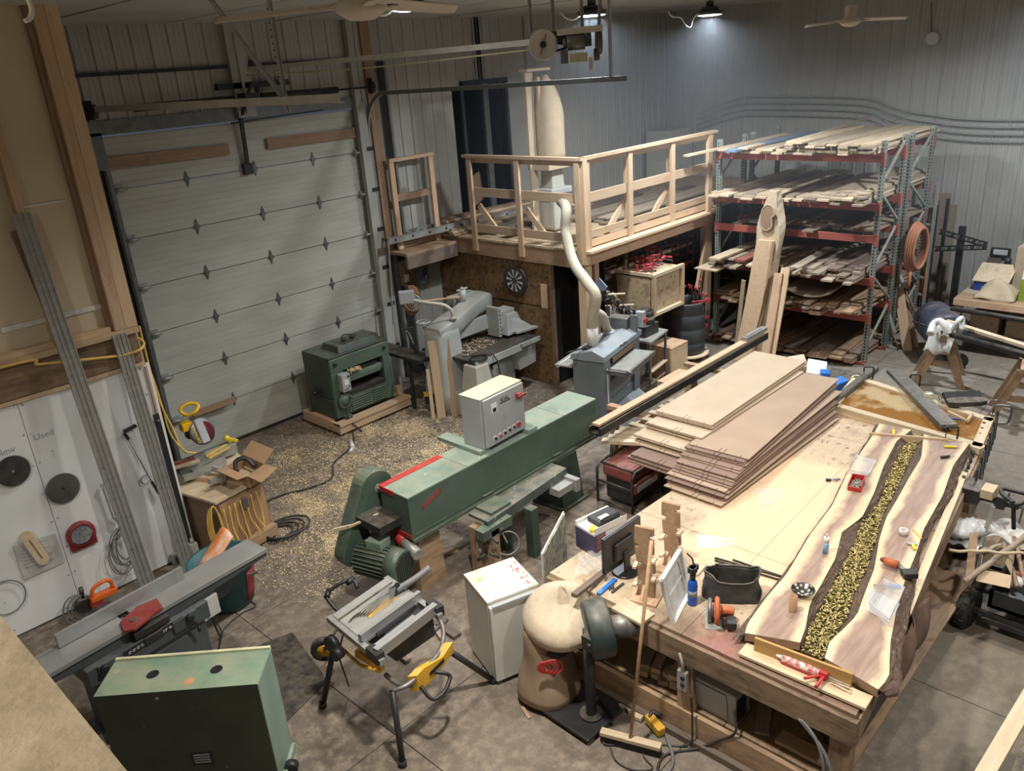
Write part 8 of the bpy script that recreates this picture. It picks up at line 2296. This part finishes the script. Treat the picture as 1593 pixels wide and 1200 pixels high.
o=MB().bb(15.7,15.79,1.0,1.08,2.72,2.75).bb(15.7,15.79,3.0,3.3,2.90,2.93).build('pipe_bracket','dark_metal');tag(o,'small dark brackets fixed to the right wall','bracket')

# garden cart with branches
t=thing('garden_cart','black garden cart with knobbly tyres holding sticks, rags and an open carton','cart',(6.9,1.1,0))
BZc=.42
WHp=[(V((6.689,1.315,.170)),.17),(V((7.253,1.517,.170)),.17)]
w1=V((6.72,1.30,.17));w2=V((7.30,1.40,.17));
w1=V((6.637,1.310,.170));w2=V((7.381,1.554,.170))
for wq in(w1,w2,w1+V((.0,-.95,0)),w2+V((0,-.95,0))):
    o=MB().lathe([(.07,-.035),(.13,-.05),(.165,-.045),(.18,-.02),(.18,.02),(.165,.045),(.13,.05),(.07,.035),(.07,-.035)],wq,30,frame((.15,1,0))).build('tyre','rubber',t,world=True)
    b=MB()
    for k in range(22):
        a=2*PI*k/22;F_=frame((.15,1,0));p=wq+F_@V((math.cos(a)*.18,math.sin(a)*.18,.02*(-1)**k));b.box(p,(.03,.05,.012),frame(p-wq))
    b.build('tread','rubber',o,world=True)
    MB().cyl(wq+V((0,-.04,0)),wq+V((0,.04,0)),.07,n=16).build('hub','black_dusty',o,world=True)
for a,c in((w1,w1+V((0,-.95,0))),(w2,w2+V((0,-.95,0)))):MB().bar(a,c,.03,.04).build('axle','dark_metal',t,world=True)
MB().bb(6.55,7.55,.38,1.16,.30,.33).bb(6.55,6.58,.38,1.16,.30,.46).bb(7.52,7.55,.38,1.16,.30,.46).bb(6.55,7.55,.38,.41,.30,.46).bb(6.55,7.55,1.13,1.16,.30,.46).build('cart_bed','black_plastic',t,world=True)
MB().bar((6.62,.3,.12),(6.62,1.2,.12),.04,.04).bar((6.7,.6,.16),(7.4,.6,.16),.05,.04).build('undercarriage','dark_metal',t,world=True)
MB().tube([(7.133,1.167,.750),(7.130,1.194,.950),(7.110,1.168,1.000),(7.194,1.106,1.000),(7.140,1.038,1.000)],.018,8,smooth=4).tube([(7.115,1.197,1.000),(7.212,1.304,1.000),(7.261,1.329,1.020),(7.294,1.302,1.020),(7.333,1.138,1.000)],.018,8,smooth=4).build('pull_handle','blackened',t,world=True)
# open carton in the cart
cq=[V((6.637,1.267,.450)),V((6.690,1.051,.450)),V((6.994,1.102,.450)),V((6.978,1.330,.450))]
t=thing('open_carton','open pale carton in the garden cart','carton',(cq[0].x,cq[0].y,.33))
for i in range(4):
    MB().prism([cq[i],cq[(i+1)%4],cq[(i+1)%4]+V((0,0,.12)),cq[i]+V((0,0,.12))],(.003,.003,0)).build('side','cardboard_pale',t,world=True)
MB().prism([cq[0]+V((0,0,.12)),cq[1]+V((0,0,.12)),cq[1]+V((-.10,-.02,.06)),cq[0]+V((-.10,0,.06))],(0,0,.004)).prism([cq[1]+V((0,0,.12)),cq[2]+V((0,0,.12)),cq[2]+V((-.02,.02,.22)),cq[1]+V((-.0,.06,.22))],(0,0,.004)).build('flap','cardboard_pale',t,world=True)
# branches
bl=[((1477,856,.72),(1593,861,.72),.013,'pale','pine_pale'),((1500,905,.55),(1593,838,.75),.024,'thick grey','rough_grey'),((1515,862,.6),(1560,845,.6),.016,'short grey','rough_grey'),((1560,845,.65),(1585,915,.5),.02,'reddish','rough_brown'),((1575,835,.62),(1593,905,.5),.018,'brown','rough_brown'),((1530,862,.55),(1593,842,.62),.015,'dark thin','rough_dark')]
BR=[((6.541,1.494,.720),(6.860,.990,.720)),((6.417,1.324,.550),(7.107,1.051,.750)),((6.794,1.363,.600),(7.108,1.224,.600)),((7.022,1.209,.650),(6.657,.981,.500)),((7.236,1.169,.620),(6.775,.971,.500)),((6.922,1.318,.550),(7.229,1.060,.620))]
for(a,c),q in zip(BR,bl):
    a,c=V(a),V(c);pts=[a.lerp(c,f/8)+V((U(-.008,.008),U(-.008,.008),U(-.01,.01)))for f in range(9)]
    tag(MB().tube(pts,q[2],8,smooth=2).build('branch',q[4]),q[3]+' debarked branch lying over the garden cart','branch')
o=MB().bar((6.783,1.386,.800),(6.564,1.321,.500),.06,.02).build('flat_offcut','rough_brown');tag(o,'flat brown offcut standing at the left side of the garden cart','offcut')
b=MB();b.ball(V((7.109,1.568,.620)),.15,10,(1,.9,.45)).ball(V((7.211,1.466,.620)),.12,10,(.9,1,.6)).grid(lambda u,v:V((7.115,1.507,.620))+V((.25*(u-.5),.25*(v-.5),.03*math.sin(9*u)*math.cos(8*v)-.1)),8,8)
for v_ in b.bm.verts:v_.co+=V((U(-.012,.012),U(-.012,.012),U(-.012,.012)))
tag(b.build('white_bag','plastic_bag'),'white plastic bag bulging over the left side of the garden cart','bag')
o=MB().grid(lambda u,v:V((7.317,1.201,.600))+V((.35*(v-.5),.35*(u-.5),.04*math.sin(7*u+3)*math.cos(6*v))),10,10).build('white_rag','cloth_white',solid=.01);tag(o,'white rag at the back of the garden cart','rag')
o=MB().ball(V((6.761,1.035,.480)),.07,8,(1,1,.7)).build('clear_bag','plastic_bag');tag(o,'small knotted white bag beside the open carton in the cart','bag')
o=MB().ball(V((6.837,1.037,.500)),.035,8).build('red_ball','red_faded');tag(o,'small faded red ball beside the knotted white bag','ball')
# blue and white packs by the rack foot
t=thing('supply_crate','dark crate standing between the bench and the rack','crate',(9.9,4.1,0))
MB().bb(9.5,10.3,3.62,4.6,0,.62).build('crate_body','black_dusty',t,world=True)
items=[((9.75,3.95,.70),(.20,.12,.14),'blue_bright','upper bright blue pack on the dark crate'),((9.65,3.72,.68),(.18,.16,.11),'blue_bright','lower blue and white pack on the dark crate'),((9.95,4.15,.68),(.4,.25,.10),'white_plastic','white bag-like box behind the blue packs'),((10.05,4.45,.67),(.35,.22,.10),'canvas_dust','cream patterned parcel at the back of the dark crate'),((9.6,4.05,.66),(.25,.08,.08),'white_plastic','white slim box in front of the cream parcel'),((9.62,4.5,.72),(.16,.16,.2),'red_guard','dark red can at the left of the dark crate')]
for c,d,mt_,lb in items:
    o=MB().box((0,0,0),d,Euler((U(-.2,.2),U(-.2,.2),U(-.7,.7))).to_matrix());o.bm.transform(Matrix.Translation(V(c)))
    tag(o.build('parcel',mt_,bevel=.015),lb,'parcel')
t=thing('capped_bottle','lime-capped clear bottle in front of the cream parcel','bottle',(9.55,4.25,.62))
MB().cyl((0,0,0),(0,0,.13),.05,n=16).build('bottle','cloth_white',t);MB().cyl((0,0,.13),(0,0,.18),.035,n=14).build('lime_cap','lime_box',t)

# ============================================================ CEILING: lamps and fans
for i,(lx,ly,lz)in enumerate(LAMPS[:3]):
    t=thing('high_bay_lamp',('round lamp partly hidden behind the near fan blade','round high bay lamp above the loft, middle of the three','round high bay lamp right of the pulley motor, with a curly white lead')[i],'lamp',(lx,ly,lz))
    MB().cyl((0,0,-.03),(0,0,.02),.165,n=32).cyl((0,0,.02),(0,0,.07),.12,n=24).cyl((0,0,.07),(0,0,.14),.05,n=16).build('housing','dark_metal',t)
    MB().cyl((0,0,.14),(0,0,CEIL-lz),.012,n=8).build('hanger','grey_steel',t)
    MB().lathe([(0,-.045),(.10,-.042),(.15,-.034),(.155,-.03)],(0,0,0),32).build('lens','lamp_lens',t)
    pts=[(-.1,.05,.02),(-.2,.12,-.05),(-.22,.16,-.16),(-.27,.2,-.14),(-.32,.25,-.04),(-.42,.32,-.02),(-.46,.36,.05)]if i==2 else[(-.1,.05,.02),(-.18,.10,-.06),(-.26,.16,-.05),(-.32,.2,.02)]
    MB().tube(pts,.008,6,smooth=4).build('lead','white_plastic',t)
def fan(p,r,a0,lab,tilt=0.):
    t=thing('ceiling_fan',lab,'ceiling fan',p)
    pr=[(0,-.055),(.06,-.05),(.11,-.02),(.125,.0),(.12,.03),(.08,.05),(.07,.07),(.075,.16),(.06,.19),(.02,.2),(0,.2)]
    MB().lathe(pr,(0,0,0),28).build('motor_hub','fan_white',t)
    MB().cyl((0,0,.2),(0,0,CEIL-p[2]-.08),.014,n=10).lathe([(.014,-.1),(.06,-.06),(.065,0),(0,0)],(0,0,CEIL-p[2]),18).build('down_rod','fan_white',t)
    for k in range(3):
        a=a0+2*PI*k/3;d=V((math.cos(a),math.sin(a),0));s_=V((-d.y,d.x,0))
        def fn(u,v):
            x=.14+(r-.14)*u;w_=.10*(1-.35*u)*(1 if u<.9 else math.sqrt(max(.05,1-((u-.9)/.1)**2)))
            return d*x+s_*(v-.5)*2*w_*.8+V((0,0,.02-.03*(v-.5)-.02*u))
        MB().grid(fn,16,5).build('blade','fan_white',t,solid=.006,twosided=True)
        MB().bar(d*.08,d*.24+V((0,0,.015)),.05,.008).build('blade_iron','fan_white',t)
    return t
fan(V((10.95,4.46,4.915)),.70,rad(-47),'white three-blade ceiling fan in front of the right wall')
fan(V((2.62,3.40,5.035)),.72,rad(128),'near ceiling fan whose blades cut the top edge of the frame')
o=MB().tube([(1.025,3.000,5.053),(1.031,3.000,5.013),(1.020,3.000,4.984),(1.001,3.000,4.975)],.008,6,smooth=3).build('white_cord','white_plastic');tag(o,'white plug and cord hanging at the top left corner','cable')
